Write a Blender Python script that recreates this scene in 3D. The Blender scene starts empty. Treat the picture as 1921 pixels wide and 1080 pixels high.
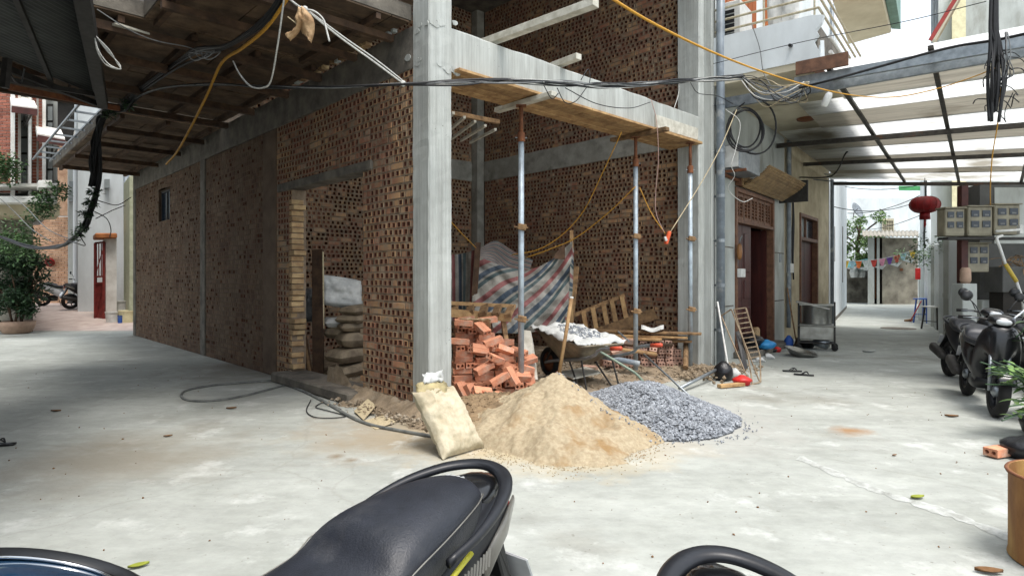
import bpy, math, random
import numpy as np
from mathutils import Vector, Matrix, noise as mnoise

random.seed(7)
R = math.radians
scn = bpy.context.scene
COL = scn.collection

# ------------------------------------------------------------------ camera
CAM_H = 1.40
F_PX = 1135.0                       # focal length in photo pixels (1921 wide)
CX, CY = 960.5, 520.0               # vanishing point of the view axis
cam_d = bpy.data.cameras.new("camera")
cam_d.sensor_width = 36.0
cam_d.lens = F_PX / 1921.0 * 36.0
cam_d.shift_y = -(540.0 - CY) / 1921.0
cam_d.clip_start = 0.05
cam_d.clip_end = 500.0
cam = bpy.data.objects.new("camera", cam_d)
cam.location = (0, 0, CAM_H)
cam.rotation_euler = (R(90), 0, 0)
COL.objects.link(cam)
scn.camera = cam

# ------------------------------------------------------------------ sky, sun, exposure
SUN_EL, SUN_AZ = R(70), R(148)      # azimuth measured from +Y towards +X; the sun stands behind the viewer's right shoulder
world = bpy.data.worlds.new("World")
scn.world = world
world.use_nodes = True
wn = world.node_tree.nodes
sky = wn.new("ShaderNodeTexSky")
sky.sky_type = 'NISHITA'
sky.sun_disc = False
sky.sun_elevation = SUN_EL
sky.sun_rotation = SUN_AZ
sky.air_density = 1.0
sky.dust_density = 6.0
sky.ozone_density = 1.0
bg = wn["Background"]
bg.inputs['Strength'].default_value = 0.15
veil = wn.new("ShaderNodeMixRGB")        # thin white cloud veil over the whole sky
cl = wn.new("ShaderNodeTexNoise"); cl.inputs['Scale'].default_value = 2.2; cl.inputs['Detail'].default_value = 6.0
cr_ = wn.new("ShaderNodeMapRange"); cr_.inputs['To Min'].default_value = 0.35; cr_.inputs['To Max'].default_value = 0.8
world.node_tree.links.new(cl.outputs[0], cr_.inputs[0]); world.node_tree.links.new(cr_.outputs[0], veil.inputs[0])
veil.inputs[2].default_value = (6.4, 6.9, 7.2, 1.0)
world.node_tree.links.new(sky.outputs[0], veil.inputs[1])
world.node_tree.links.new(veil.outputs[0], bg.inputs['Color'])

sun_d = bpy.data.lights.new("sun", 'SUN')
sun_d.energy = 1.5
sun_d.angle = R(20)
sun_d.color = (1.0, 0.98, 0.95)
sun = bpy.data.objects.new("sun", sun_d)
sdir = Vector((math.sin(SUN_AZ) * math.cos(SUN_EL), math.cos(SUN_AZ) * math.cos(SUN_EL), math.sin(SUN_EL)))
sun.rotation_euler = sdir.to_track_quat('Z', 'Y').to_euler()
sun.location = (0, 0, 20)
COL.objects.link(sun)

vs = scn.view_settings
vs.view_transform = 'Standard'
vs.look = 'None'
vs.exposure = 0.93
vs.gamma = 1.0
vs.use_curve_mapping = False
scn.cycles.max_bounces = 7
scn.cycles.diffuse_bounces = 4
scn.cycles.glossy_bounces = 3
scn.cycles.transmission_bounces = 6
scn.cycles.transparent_max_bounces = 10
scn.cycles.sample_clamp_indirect = 8.0

# ------------------------------------------------------------------ places read off the photograph
def W(u, v, Y):
    """world point on the ray of photo pixel (u,v) at distance Y"""
    return Vector(((u - CX) / F_PX * Y, Y, CAM_H - (v - CY) / F_PX * Y))
def G(u, v, z=0.0):
    return W(u, v, (CAM_H - z) * F_PX / (v - CY))
# frame of the house under construction: p along the front, q along the alley side wall
C0 = Vector((-0.804, 5.885, 0.0))
HA = R(43.69)
BM = Matrix.Translation(C0) @ Matrix.Rotation(HA, 4, 'Z')
BMI = BM.inverted()
# frame of the right hand house facade: t along the facade, w outwards over the lane
R0 = Vector((3.15, 9.6, 0.0))
RM = Matrix(((0.617, 0.787, 0, R0.x), (0.787, -0.617, 0, R0.y), (0, 0, 1, 0), (0, 0, 0, 1)))
def RW(t, w, z=0.0):
    return RM @ Vector((t, w, z))
def BL(p, q, z=0.0):
    return BM @ Vector((p, q, z))
def hit(u, v, o, n):
    d = W(u, v, 1.0) - Vector((0, 0, CAM_H)); c = Vector((0, 0, CAM_H))
    k = (Vector(o) - c).dot(Vector(n)) / d.dot(Vector(n))
    return c + d * k

# ------------------------------------------------------------------ materials
def _n(nt, t, **kw):
    n = nt.nodes.new(t)
    for k, v in kw.items():
        if k.startswith('i_'):
            n.inputs[k[2:].replace('_', ' ')].default_value = v
        else:
            setattr(n, k, v)
    return n
def c4(c):
    return (c[0], c[1], c[2], 1.0)
def hexc(r, g, b):
    f = lambda x: ((x / 255.0) / 12.92) if x / 255.0 <= 0.04045 else (((x / 255.0) + 0.055) / 1.055) ** 2.4
    return (f(r), f(g), f(b))
MATS = {}
def M(name, col, col2=None, rough=0.8, scale=6.0, detail=6.0, bump=0.0, bscale=60.0, metal=0.0, spec=0.4,
      col3=None, s3=1.5, t3=0.55, island=0.0, obrand=0.0, stretch=None, trans=0.0, coat=0.0, lo=0.35, hi=0.65, world_co=False, rvar=0.0):
    """noise-mottled principled material; col3 = larger stains; island/obrand = per piece brightness spread"""
    m = bpy.data.materials.new(name); m.use_nodes = True
    nt = m.node_tree; L = nt.links.new
    b = nt.nodes["Principled BSDF"]
    b.inputs['Roughness'].default_value = rough
    b.inputs['Metallic'].default_value = metal
    b.inputs['Specular IOR Level'].default_value = spec
    b.inputs['Coat Weight'].default_value = coat
    if trans: b.inputs['Transmission Weight'].default_value = trans
    tc = _n(nt, "ShaderNodeTexCoord")
    if world_co:
        geo0 = _n(nt, "ShaderNodeNewGeometry"); co = geo0.outputs['Position']
    else:
        co = tc.outputs['Object']
    if stretch:
        mp = _n(nt, "ShaderNodeMapping"); mp.inputs['Scale'].default_value = stretch
        L(co, mp.inputs['Vector']); co = mp.outputs[0]
    if col2 is None: col2 = tuple(x * 0.72 for x in col)
    nz = _n(nt, "ShaderNodeTexNoise", i_Scale=scale, i_Detail=detail, i_Roughness=0.62)
    L(co, nz.inputs['Vector'])
    rp = _n(nt, "ShaderNodeMapRange", i_From_Min=lo, i_From_Max=hi); L(nz.outputs[0], rp.inputs[0])
    mx = _n(nt, "ShaderNodeMixRGB"); mx.inputs[1].default_value = c4(col); mx.inputs[2].default_value = c4(col2)
    L(rp.outputs[0], mx.inputs[0]); out = mx.outputs[0]
    if col3 is not None:
        n3 = _n(nt, "ShaderNodeTexNoise", i_Scale=s3, i_Detail=5.0, i_Roughness=0.6); L(co, n3.inputs['Vector'])
        r3 = _n(nt, "ShaderNodeMapRange", i_From_Min=t3 - 0.04, i_From_Max=t3 + 0.14); L(n3.outputs[0], r3.inputs[0])
        m3 = _n(nt, "ShaderNodeMixRGB"); m3.inputs[2].default_value = c4(col3)
        L(r3.outputs[0], m3.inputs[0]); L(out, m3.inputs[1]); out = m3.outputs[0]
    if island or obrand:
        g = _n(nt, "ShaderNodeNewGeometry"); oi = _n(nt, "ShaderNodeObjectInfo")
        ad = _n(nt, "ShaderNodeMath", operation='ADD'); fr = _n(nt, "ShaderNodeMath", operation='FRACT')
        L(g.outputs['Random Per Island'], ad.inputs[0]); L(oi.outputs['Random'], ad.inputs[1]); L(ad.outputs[0], fr.inputs[0])
        k = max(island, obrand)
        mr = _n(nt, "ShaderNodeMapRange", i_To_Min=1 - k, i_To_Max=1 + k); L(fr.outputs[0], mr.inputs[0])
        ml = _n(nt, "ShaderNodeMixRGB", blend_type='MULTIPLY'); ml.inputs[0].default_value = 1.0
        L(out, ml.inputs[1]); L(mr.outputs[0], ml.inputs[2]); out = ml.outputs[0]
    L(out, b.inputs['Base Color'])
    if rvar:
        rr = _n(nt, "ShaderNodeMapRange", i_To_Min=rough - rvar, i_To_Max=rough + rvar); L(nz.outputs[0], rr.inputs[0]); L(rr.outputs[0], b.inputs['Roughness'])
    if bump:
        nb = _n(nt, "ShaderNodeTexNoise", i_Scale=bscale, i_Detail=8.0, i_Roughness=0.65); L(co, nb.inputs['Vector'])
        bp = _n(nt, "ShaderNodeBump", i_Strength=min(1.0, bump), i_Distance=0.01 * max(1.0, bump)); L(nb.outputs[0], bp.inputs['Height'])
        L(bp.outputs[0], b.inputs['Normal'])
    MATS[name] = m
    return m

# ------------------------------------------------------------------ mesh builder
class MB:
    def __init__(s):
        s.v = []; s.f = []; s.mi = []; s.cur = 0
    def _add(s, vs, fs):
        o = len(s.v)
        s.v.extend([tuple(x) for x in vs])
        for f in fs:
            s.f.append(tuple(i + o for i in f)); s.mi.append(s.cur)
    def box(s, c, size, rot=None):
        hx, hy, hz = size[0] / 2, size[1] / 2, size[2] / 2
        pts = [Vector((x, y, z)) for z in (-hz, hz) for x, y in ((-hx, -hy), (hx, -hy), (hx, hy), (-hx, hy))]
        if rot is not None: pts = [rot @ p for p in pts]
        c = Vector(c)
        s._add([p + c for p in pts], [(3, 2, 1, 0), (4, 5, 6, 7), (0, 1, 5, 4), (1, 2, 6, 5), (2, 3, 7, 6), (3, 0, 4, 7)])
        return s
    def aabb(s, a, b):
        return s.box([(a[i] + b[i]) / 2 for i in range(3)], [abs(b[i] - a[i]) for i in range(3)])
    def bar(s, a, b, w, h, up=(0, 0, 1)):
        """rectangular bar from a to b, w sideways, h along 'up'"""
        a = Vector(a); b = Vector(b); d = (b - a); ln = d.length; d.normalize()
        up = Vector(up); x = up.cross(d)
        if x.length < 1e-4: x = Vector((1, 0, 0)).cross(d)
        x.normalize(); z = d.cross(x)
        rot = Matrix((x, d, z)).transposed()
        return s.box((a + b) / 2, (w, ln, h), rot)
    def hexa(s, pts):
        s._add(pts, [(3, 2, 1, 0), (4, 5, 6, 7), (0, 1, 5, 4), (1, 2, 6, 5), (2, 3, 7, 6), (3, 0, 4, 7)]); return s
    def prism(s, poly, ext):
        """closed polygon (3d points) pushed along vector ext"""
        n = len(poly); e = Vector(ext)
        a = [Vector(p) for p in poly]; b = [p + e for p in a]
        s._add(a + b, [tuple(range(n))[::-1], tuple(range(n, 2 * n))] + [(i, (i + 1) % n, n + (i + 1) % n, n + i) for i in range(n)])
        return s
    def tube(s, pts, r, n=6, cap=True, close=False):
        pts = [Vector(p) for p in pts]; N = len(pts)
        rs = r if hasattr(r, '__len__') else [r] * N
        vs = []; fs = []; prev = None
        for i in range(N):
            if close: t = pts[(i + 1) % N] - pts[i - 1]
            else: t = pts[min(i + 1, N - 1)] - pts[max(i - 1, 0)]
            if t.length < 1e-9: t = Vector((0, 0, 1))
            t.normalize()
            if prev is None:
                a = Vector((0, 0, 1)) if abs(t.z) < 0.9 else Vector((1, 0, 0))
                x = a.cross(t).normalized()
            else:
                x = (prev - t * prev.dot(t))
                x = x.normalized() if x.length > 1e-6 else t.orthogonal().normalized()
            prev = x; y = t.cross(x)
            for k in range(n):
                an = 2 * math.pi * k / n
                vs.append(pts[i] + (x * math.cos(an) + y * math.sin(an)) * rs[i])
        m = N if close else N - 1
        for i in range(m):
            for k in range(n):
                a = i * n + k; b = i * n + (k + 1) % n; j = (i + 1) % N
                fs.append((a, b, j * n + (k + 1) % n, j * n + k))
        if cap and not close:
            fs.append(tuple(range(n))[::-1]); fs.append(tuple(range((N - 1) * n, N * n)))
        s._add(vs, fs); return s
    def lathe(s, prof, o=(0, 0, 0), n=20, axis=None, capb=True, capt=True):
        """profile of (radius, height) turned round an axis through o"""
        o = Vector(o); q = Vector(axis).to_track_quat('Z', 'Y').to_matrix() if axis is not None else Matrix.Identity(3)
        vs = []; fs = []
        for r, h in prof:
            for k in range(n):
                an = 2 * math.pi * k / n
                vs.append(o + q @ Vector((r * math.cos(an), r * math.sin(an), h)))
        for i in range(len(prof) - 1):
            for k in range(n):
                fs.append((i * n + k, i * n + (k + 1) % n, (i + 1) * n + (k + 1) % n, (i + 1) * n + k))
        if capb: fs.append(tuple(range(n))[::-1])
        if capt: fs.append(tuple(range((len(prof) - 1) * n, len(prof) * n)))
        s._add(vs, fs); return s
    def loft(s, secs, close=True, capa=True, capb=True):
        n = len(secs[0]); vs = [p for sec in secs for p in sec]; fs = []
        for i in range(len(secs) - 1):
            for k in range(n if close else n - 1):
                fs.append((i * n + k, i * n + (k + 1) % n, (i + 1) * n + (k + 1) % n, (i + 1) * n + k))
        if capa: fs.append(tuple(range(n))[::-1])
        if capb: fs.append(tuple(range((len(secs) - 1) * n, len(secs) * n)))
        s._add(vs, fs); return s
    def grid(s, rows):
        """rows of points -> open sheet"""
        n = len(rows[0]); vs = [p for r in rows for p in r]; fs = []
        for i in range(len(rows) - 1):
            for k in range(n - 1):
                fs.append((i * n + k, i * n + k + 1, (i + 1) * n + k + 1, (i + 1) * n + k))
        s._add(vs, fs); return s
    def xf(s, m):
        s.v = [tuple(m @ Vector(p)) for p in s.v]; return s
    def build(s, name, mat, parent=None, smooth=False, bevel=0.0, local=False, solid=0.0, sub=0, origin=None, auto=None, bseg=1):
        """one mesh object. Points are world coordinates unless local=True (then the parent's own)."""
        me = bpy.data.meshes.new(name)
        pts = s.v
        ob = bpy.data.objects.new(name, me)
        if parent is not None:
            ob.parent = parent
            if not local:
                inv = world_of(parent).inverted(); pts = [tuple(inv @ Vector(p)) for p in pts]
        elif not local:
            if origin is None:
                a = np.array(pts); origin = ((a[:, 0].min() + a[:, 0].max()) / 2, (a[:, 1].min() + a[:, 1].max()) / 2, a[:, 2].min())
            o = Vector(origin); pts = [(p[0] - o.x, p[1] - o.y, p[2] - o.z) for p in pts]
            ob.location = o
        me.from_pydata(pts, [], s.f)
        if not isinstance(mat, (list, tuple)): mat = [mat]
        for m in mat: me.materials.append(MATS[m] if isinstance(m, str) else m)
        if len(mat) > 1: me.polygons.foreach_set('material_index', s.mi)
        if smooth: me.polygons.foreach_set('use_smooth', [True] * len(me.polygons))
        me.update()
        COL.objects.link(ob)
        if solid:
            md = ob.modifiers.new('solid', 'SOLIDIFY'); md.thickness = solid; md.offset = 0
        if bevel:
            md = ob.modifiers.new('bevel', 'BEVEL'); md.width = bevel; md.segments = bseg; md.limit_method = 'ANGLE'; md.angle_limit = R(40)
        if sub:
            md = ob.modifiers.new('sub', 'SUBSURF'); md.levels = sub; md.render_levels = sub
        if auto is not None and smooth:
            try: me.set_sharp_from_angle(angle=R(auto))
            except Exception: pass
        return ob

def world_of(o):
    m = Matrix.LocRotScale(o.location, o.rotation_euler, o.scale)
    return world_of(o.parent) @ m if o.parent else m
def tag(o, label, cat, group=None, kind=None):
    if label: o['label'] = label
    if cat: o['category'] = cat
    if group: o['group'] = group
    if kind or cat: o['kind'] = kind or 'thing'
    return o
def thing(name, label, cat, loc=(0, 0, 0), rotz=0.0, group=None):
    o = bpy.data.objects.new(name, None); o.empty_display_size = 0.1
    o.location = loc; o.rotation_euler = (0, 0, rotz)
    COL.objects.link(o)
    return tag(o, label, cat, group, 'thing')
def struct(o):
    o['kind'] = 'structure'; return o
def copy_tree(o, parent=None):
    c = o.copy(); COL.objects.link(c); c.parent = parent
    for ch in list(o.children): copy_tree(ch, c)
    return c
def spline(pts, n=8):
    """Catmull-Rom through the points"""
    P = [Vector(p) for p in pts]; out = []
    if len(P) < 3:
        return [P[0].lerp(P[1], i / n) for i in range(n + 1)]
    P = [P[0] * 2 - P[1]] + P + [P[-1] * 2 - P[-2]]
    for i in range(1, len(P) - 2):
        a, b, c, d = P[i - 1:i + 3]
        for k in range(n):
            t = k / n
            out.append(0.5 * ((2 * b) + (c - a) * t + (2 * a - 5 * b + 4 * c - d) * t * t + (3 * b - a - 3 * c + d) * t ** 3))
    out.append(P[-2]); return out
def sag(a, b, s, n=14):
    a = Vector(a); b = Vector(b)
    return [a.lerp(b, i / n) - Vector((0, 0, s * 4 * (i / n) * (1 - i / n))) for i in range(n + 1)]
def fbm(x, y, z=0.0, o=4):
    return mnoise.fractal(Vector((x, y, z)), 0.9, 2.0, o)

# base materials
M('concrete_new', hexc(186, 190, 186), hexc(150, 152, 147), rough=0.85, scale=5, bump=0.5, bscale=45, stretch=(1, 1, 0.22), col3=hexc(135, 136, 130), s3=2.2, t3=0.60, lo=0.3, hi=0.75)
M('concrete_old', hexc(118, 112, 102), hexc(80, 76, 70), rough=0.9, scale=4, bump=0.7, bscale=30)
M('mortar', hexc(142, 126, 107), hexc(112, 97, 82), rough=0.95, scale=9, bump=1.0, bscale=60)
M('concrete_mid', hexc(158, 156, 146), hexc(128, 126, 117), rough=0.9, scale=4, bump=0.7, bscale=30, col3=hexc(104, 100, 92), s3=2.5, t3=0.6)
M('smeared_mortar', hexc(112, 94, 77), hexc(86, 70, 57), rough=0.95, scale=3, bump=1.0, bscale=35)
M('timber', hexc(178, 146, 102), hexc(134, 102, 68), rough=0.75, scale=9, bump=0.3, bscale=50, stretch=(1, 1, 1), island=0.2, obrand=0.15)
M('timber_old', hexc(150, 120, 85), hexc(98, 76, 54), rough=0.85, scale=12, bump=0.5, bscale=60, island=0.25, obrand=0.25)
M('timber_dark', hexc(92, 70, 52), hexc(58, 44, 34), rough=0.85, scale=8, bump=0.4, bscale=50, island=0.25, obrand=0.2)
M('timber_white', hexc(205, 203, 192), hexc(168, 164, 150), rough=0.7, scale=8, bump=0.3, bscale=40)
M('steel_prop', hexc(178, 192, 200), hexc(150, 160, 168), rough=0.45, scale=10, metal=0.25, col3=hexc(130, 105, 85), s3=6, t3=0.66)
M('rust', hexc(125, 78, 48), hexc(88, 54, 36), rough=0.8, scale=14, bump=0.4)
M('rope_yellow', hexc(200, 150, 50), hexc(165, 118, 40), rough=0.7, scale=80)
M('rope_white', hexc(205, 205, 200), hexc(165, 165, 160), rough=0.7, scale=60)
M('rope_cream', hexc(196, 182, 150), hexc(160, 146, 118), rough=0.7, scale=60)
M('cable_black', hexc(30, 31, 33), hexc(20, 20, 22), rough=0.55, scale=20)
M('cable_grey', hexc(120, 122, 122), hexc(90, 92, 92), rough=0.5, scale=20)
M('white_plastic', hexc(214, 214, 210), hexc(190, 190, 186), rough=0.45, scale=8)
M('dark_metal', hexc(62, 60, 58), hexc(44, 42, 40), rough=0.6, scale=12, metal=0.3)
M('galvanised', hexc(150, 156, 160), hexc(120, 126, 130), rough=0.4, scale=10, metal=0.6)
M('black_plastic', hexc(28, 29, 31), hexc(20, 21, 22), rough=0.42, scale=12)
M('rubber', hexc(36, 35, 34), hexc(24, 24, 24), rough=0.85, scale=12)

def pores(name):
    """small air holes and faint board marks of cast concrete"""
    m = MATS[name]; nt = m.node_tree; L = nt.links.new; b = nt.nodes["Principled BSDF"]
    src = b.inputs['Base Color'].links[0].from_socket; tc = _n(nt, "ShaderNodeTexCoord")
    vo = _n(nt, "ShaderNodeTexVoronoi", i_Scale=26.0); vo.inputs['Randomness'].default_value = 1.0; L(tc.outputs['Object'], vo.inputs['Vector'])
    n = _n(nt, "ShaderNodeTexNoise", i_Scale=3.0, i_Detail=2.0); L(tc.outputs['Object'], n.inputs['Vector'])
    rad = _n(nt, "ShaderNodeMapRange", i_From_Min=0.45, i_From_Max=0.75, i_To_Min=0.0, i_To_Max=0.17); L(n.outputs[0], rad.inputs[0])
    lt = _n(nt, "ShaderNodeMath", operation='LESS_THAN'); L(vo.outputs['Distance'], lt.inputs[0]); L(rad.outputs[0], lt.inputs[1])
    mp = _n(nt, "ShaderNodeMapping"); mp.inputs['Scale'].default_value = (38, 38, 0.6); L(tc.outputs['Object'], mp.inputs['Vector'])
    st = _n(nt, "ShaderNodeTexNoise", i_Scale=1.0, i_Detail=4.0); L(mp.outputs[0], st.inputs['Vector'])
    sr = _n(nt, "ShaderNodeMapRange", i_From_Min=0.35, i_From_Max=0.65, i_To_Min=0.86, i_To_Max=1.06); L(st.outputs[0], sr.inputs[0])
    m1 = _n(nt, "ShaderNodeMixRGB", blend_type='MULTIPLY'); m1.inputs[0].default_value = 1; L(src, m1.inputs[1]); L(sr.outputs[0], m1.inputs[2])
    m2 = _n(nt, "ShaderNodeMixRGB"); m2.inputs[2].default_value = c4(hexc(84, 84, 80)); k = _n(nt, "ShaderNodeMath", operation='MULTIPLY'); k.inputs[1].default_value = 0.75
    L(lt.outputs[0], k.inputs[0]); L(k.outputs[0], m2.inputs[0]); L(m1.outputs[0], m2.inputs[1]); L(m2.outputs[0], b.inputs['Base Color'])
pores('concrete_new')
# ================================================================== ground
def ground_material():
    m = M('ground_concrete', hexc(168, 171, 165), hexc(146, 149, 142), rough=0.8, scale=1.3, detail=10, bump=0.5, bscale=22,
          col3=hexc(128, 126, 116), s3=0.45, t3=0.60, world_co=True, lo=0.35, hi=0.7, spec=0.35)
    nt = m.node_tree; L = nt.links.new; b = nt.nodes["Principled BSDF"]
    src = b.inputs['Base Color'].links[0].from_socket
    g = _n(nt, "ShaderNodeNewGeometry")
    # fine streaks from trowelling
    mp = _n(nt, "ShaderNodeMapping"); mp.inputs['Scale'].default_value = (4.0, 6, 1); mp.inputs['Rotation'].default_value = (0, 0, R(32))
    L(g.outputs['Position'], mp.inputs['Vector'])
    n1 = _n(nt, "ShaderNodeTexNoise", i_Scale=1.6, i_Detail=9.0, i_Roughness=0.7); L(mp.outputs[0], n1.inputs['Vector'])
    r1 = _n(nt, "ShaderNodeMapRange", i_From_Min=0.35, i_From_Max=0.65, i_To_Min=0.90, i_To_Max=1.08); L(n1.outputs[0], r1.inputs[0])
    m1 = _n(nt, "ShaderNodeMixRGB", blend_type='MULTIPLY'); m1.inputs[0].default_value = 1.0
    L(src, m1.inputs[1]); L(r1.outputs[0], m1.inputs[2]); out = m1.outputs[0]
    mp2 = _n(nt, "ShaderNodeMapping"); mp2.inputs['Rotation'].default_value = (0, 0, R(-48)); mp2.inputs['Scale'].default_value = (0.35, 3.2, 1); L(g.outputs['Position'], mp2.inputs['Vector'])
    n4 = _n(nt, "ShaderNodeTexNoise", i_Scale=1.3, i_Detail=8.0, i_Roughness=0.6); L(mp2.outputs[0], n4.inputs['Vector'])
    r4 = _n(nt, "ShaderNodeMapRange", i_From_Min=0.38, i_From_Max=0.62, i_To_Min=0.93, i_To_Max=1.06); L(n4.outputs[0], r4.inputs[0])
    m4 = _n(nt, "ShaderNodeMixRGB", blend_type='MULTIPLY'); m4.inputs[0].default_value = 1.0; L(out, m4.inputs[1]); L(r4.outputs[0], m4.inputs[2]); out = m4.outputs[0]
    # small dark specks and pits
    n2 = _n(nt, "ShaderNodeTexNoise", i_Scale=26.0, i_Detail=3.0); L(g.outputs['Position'], n2.inputs['Vector'])
    r2 = _n(nt, "ShaderNodeMapRange", i_From_Min=0.66, i_From_Max=0.74, i_To_Max=0.55); L(n2.outputs[0], r2.inputs[0])
    m2 = _n(nt, "ShaderNodeMixRGB"); m2.inputs[2].default_value = c4(hexc(110, 106, 96)); L(r2.outputs[0], m2.inputs[0]); L(out, m2.inputs[1]); out = m2.outputs[0]
    # sand and earth trodden around the building site, other spills, and wider dull patches
    def spot(cx, cy, r0, r1, col, k, ns=1.4, amp=0.5):
        nonlocal out
        v = _n(nt, "ShaderNodeVectorMath", operation='DISTANCE'); v.inputs[1].default_value = (cx, cy, 0); L(g.outputs['Position'], v.inputs[0])
        n = _n(nt, "ShaderNodeTexNoise", i_Scale=ns, i_Detail=7.0, i_Roughness=0.65); L(g.outputs['Position'], n.inputs['Vector'])
        a = _n(nt, "ShaderNodeMath", operation='MULTIPLY_ADD'); a.inputs[1].default_value = (r1 - r0) * amp * 4; L(n.outputs[0], a.inputs[0]); L(v.outputs['Value'], a.inputs[2])
        off = (r1 - r0) * amp * 2
        rr = _n(nt, "ShaderNodeMapRange", i_From_Min=r0 + off, i_From_Max=r1 + off, i_To_Min=k, i_To_Max=0.0); L(a.outputs[0], rr.inputs[0])
        mm = _n(nt, "ShaderNodeMixRGB"); mm.inputs[2].default_value = c4(col); L(rr.outputs[0], mm.inputs[0]); L(out, mm.inputs[1]); out = mm.outputs[0]
    spot(0.35, 5.6, 0.75, 1.5, hexc(186, 166, 126), 0.75, 2.4)
    spot(-1.0, 5.5, 0.35, 1.1, hexc(150, 134, 108), 0.7, 2.4)
    spot(1.4, 6.0, 0.8, 1.5, hexc(168, 166, 160), 0.6, 2.4)
    nl = _n(nt, "ShaderNodeTexNoise", i_Scale=1.9, i_Detail=9.0, i_Roughness=0.7); L(g.outputs['Position'], nl.inputs['Vector'])
    rl = _n(nt, "ShaderNodeMapRange", i_From_Min=0.56, i_From_Max=0.66, i_To_Max=0.45); L(nl.outputs[0], rl.inputs[0])
    mm0 = _n(nt, "ShaderNodeMixRGB"); mm0.inputs[2].default_value = c4(hexc(206, 208, 204)); L(rl.outputs[0], mm0.inputs[0]); L(out, mm0.inputs[1]); out = mm0.outputs[0]
    nd_ = _n(nt, "ShaderNodeTexNoise", i_Scale=3.7, i_Detail=10.0, i_Roughness=0.75); L(g.outputs['Position'], nd_.inputs['Vector'])
    rd = _n(nt, "ShaderNodeMapRange", i_From_Min=0.60, i_From_Max=0.72, i_To_Max=0.5); L(nd_.outputs[0], rd.inputs[0])
    mm1 = _n(nt, "ShaderNodeMixRGB"); mm1.inputs[2].default_value = c4(hexc(138, 134, 122)); L(rd.outputs[0], mm1.inputs[0]); L(out, mm1.inputs[1]); out = mm1.outputs[0]
    vk = _n(nt, "ShaderNodeTexVoronoi", feature='DISTANCE_TO_EDGE', i_Scale=0.33); L(mp.outputs[0], vk.inputs['Vector'])
    wob = _n(nt, "ShaderNodeTexNoise", i_Scale=2.5, i_Detail=6.0); L(g.outputs['Position'], wob.inputs['Vector'])
    va = _n(nt, "ShaderNodeVectorMath", operation='MULTIPLY_ADD'); va.inputs[1].default_value = (0.35, 0.35, 0); L(wob.outputs['Color'], va.inputs[0]); L(g.outputs['Position'], va.inputs[2]); L(va.outputs[0], vk.inputs['Vector'])
    rk_ = _n(nt, "ShaderNodeMapRange", i_From_Min=0.0, i_From_Max=0.006, i_To_Min=0.2, i_To_Max=0.0); L(vk.outputs['Distance'], rk_.inputs[0])
    mm2 = _n(nt, "ShaderNodeMixRGB"); mm2.inputs[2].default_value = c4(hexc(120, 116, 106)); L(rk_.outputs[0], mm2.inputs[0]); L(out, mm2.inputs[1]); out = mm2.outputs[0]
    s = G(1595, 808); spot(s.x, s.y, 0.02, 0.22, hexc(150, 112, 70), 0.85, 5.0)
    s = G(632, 855); spot(s.x, s.y, 0.01, 0.09, hexc(120, 104, 80), 0.8, 8.0)
    s = G(660, 862); spot(s.x, s.y, 0.01, 0.07, hexc(120, 104, 80), 0.8, 8.0)
    s = G(220, 860); spot(s.x, s.y, 0.2, 1.1, hexc(132, 124, 108), 0.7, 1.6)  # broad duller patch on the left part of the lane
    s = G(480, 690); spot(s.x, s.y, 0.3, 1.3, hexc(112, 104, 92), 0.8, 1.6)  # darker brownish patch beside the long side wall
    L(out, b.inputs['Base Color'])
    return m
ground_material()
g = MB(); g._add([(-70, -12, 0), (70, -12, 0), (70, 130, 0), (-70, 130, 0)], [(0, 1, 2, 3)])
ground = struct(g.build('ground', 'ground_concrete', origin=(0, 0, 0)))
# low cement ridge along a pour joint, lower right
rp = [G(u, v) for u, v in ((1500, 858), (1560, 884), (1610, 905), (1660, 925), (1720, 944), (1790, 966), (1850, 990), (1921, 1016), (2010, 1050))]
m_ = MB(); rows = []
for i, p in enumerate(spline(rp, 6)):
    w = 0.032 + 0.026 * fbm(i * 0.6, 1.7); h = 0.012 + 0.006 * fbm(i * 0.5, 5.0)
    d = Vector((0.75, 0.66, 0)).normalized()
    rows.append([p + d * (k * w) + Vector((0, 0, max(0.004, h * (1 - k * k)) if abs(k) < 1 else 0.002)) for k in (-1.8, -0.9, -0.3, 0.3, 0.9, 1.8)])
m_.grid(rows)
M('cement_ridge', hexc(188, 191, 187), hexc(150, 152, 146), rough=0.85, scale=14, bump=0.6, world_co=True)
m_.build('joint_ridge', 'cement_ridge', ground, smooth=True)
# round drain cover far up the lane
p = G(1685, 616); MB().lathe([(0.42, 0.002), (0.42, 0.012), (0.36, 0.015), (0.34, 0.008), (0.3, 0.016)], p, 24).build('drain_cover', 'concrete_old', ground)

# ================================================================== house under construction
house = thing('house_under_construction', 'unfinished house of hollow brown bricks and bare concrete at the corner of two lanes', 'building', C0, HA)
M('brick_hole_shade', hexc(108, 68, 52), hexc(82, 50, 40), rough=0.95, scale=8, world_co=True)  # bare red clay of the holes, darkened so the recesses read shaded
M('brick_face', hexc(166, 132, 97), hexc(142, 98, 77), rough=0.9, scale=2.2, detail=3, bump=0.7, bscale=60, island=0.2, col3=hexc(142, 126, 106), s3=9, t3=0.50, lo=0.42, hi=0.58, world_co=True)
M('brick_smeared', hexc(110, 88, 69), hexc(90, 68, 54), rough=0.95, scale=2.5, detail=3, bump=0.9, bscale=50, island=0.2, col3=hexc(108, 90, 73), s3=2.2, t3=0.46, world_co=True)
def sheet_mesh(name, V, F, mat, hole_shade=None):
    me = bpy.data.meshes.new(name)
    me.from_pydata(V, [], F); me.materials.append(MATS[mat])
    if hole_shade is not None:
        me.materials.append(MATS['brick_hole_shade']); me.polygons.foreach_set('material_index', hole_shade)
    me.update(); return me

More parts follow.
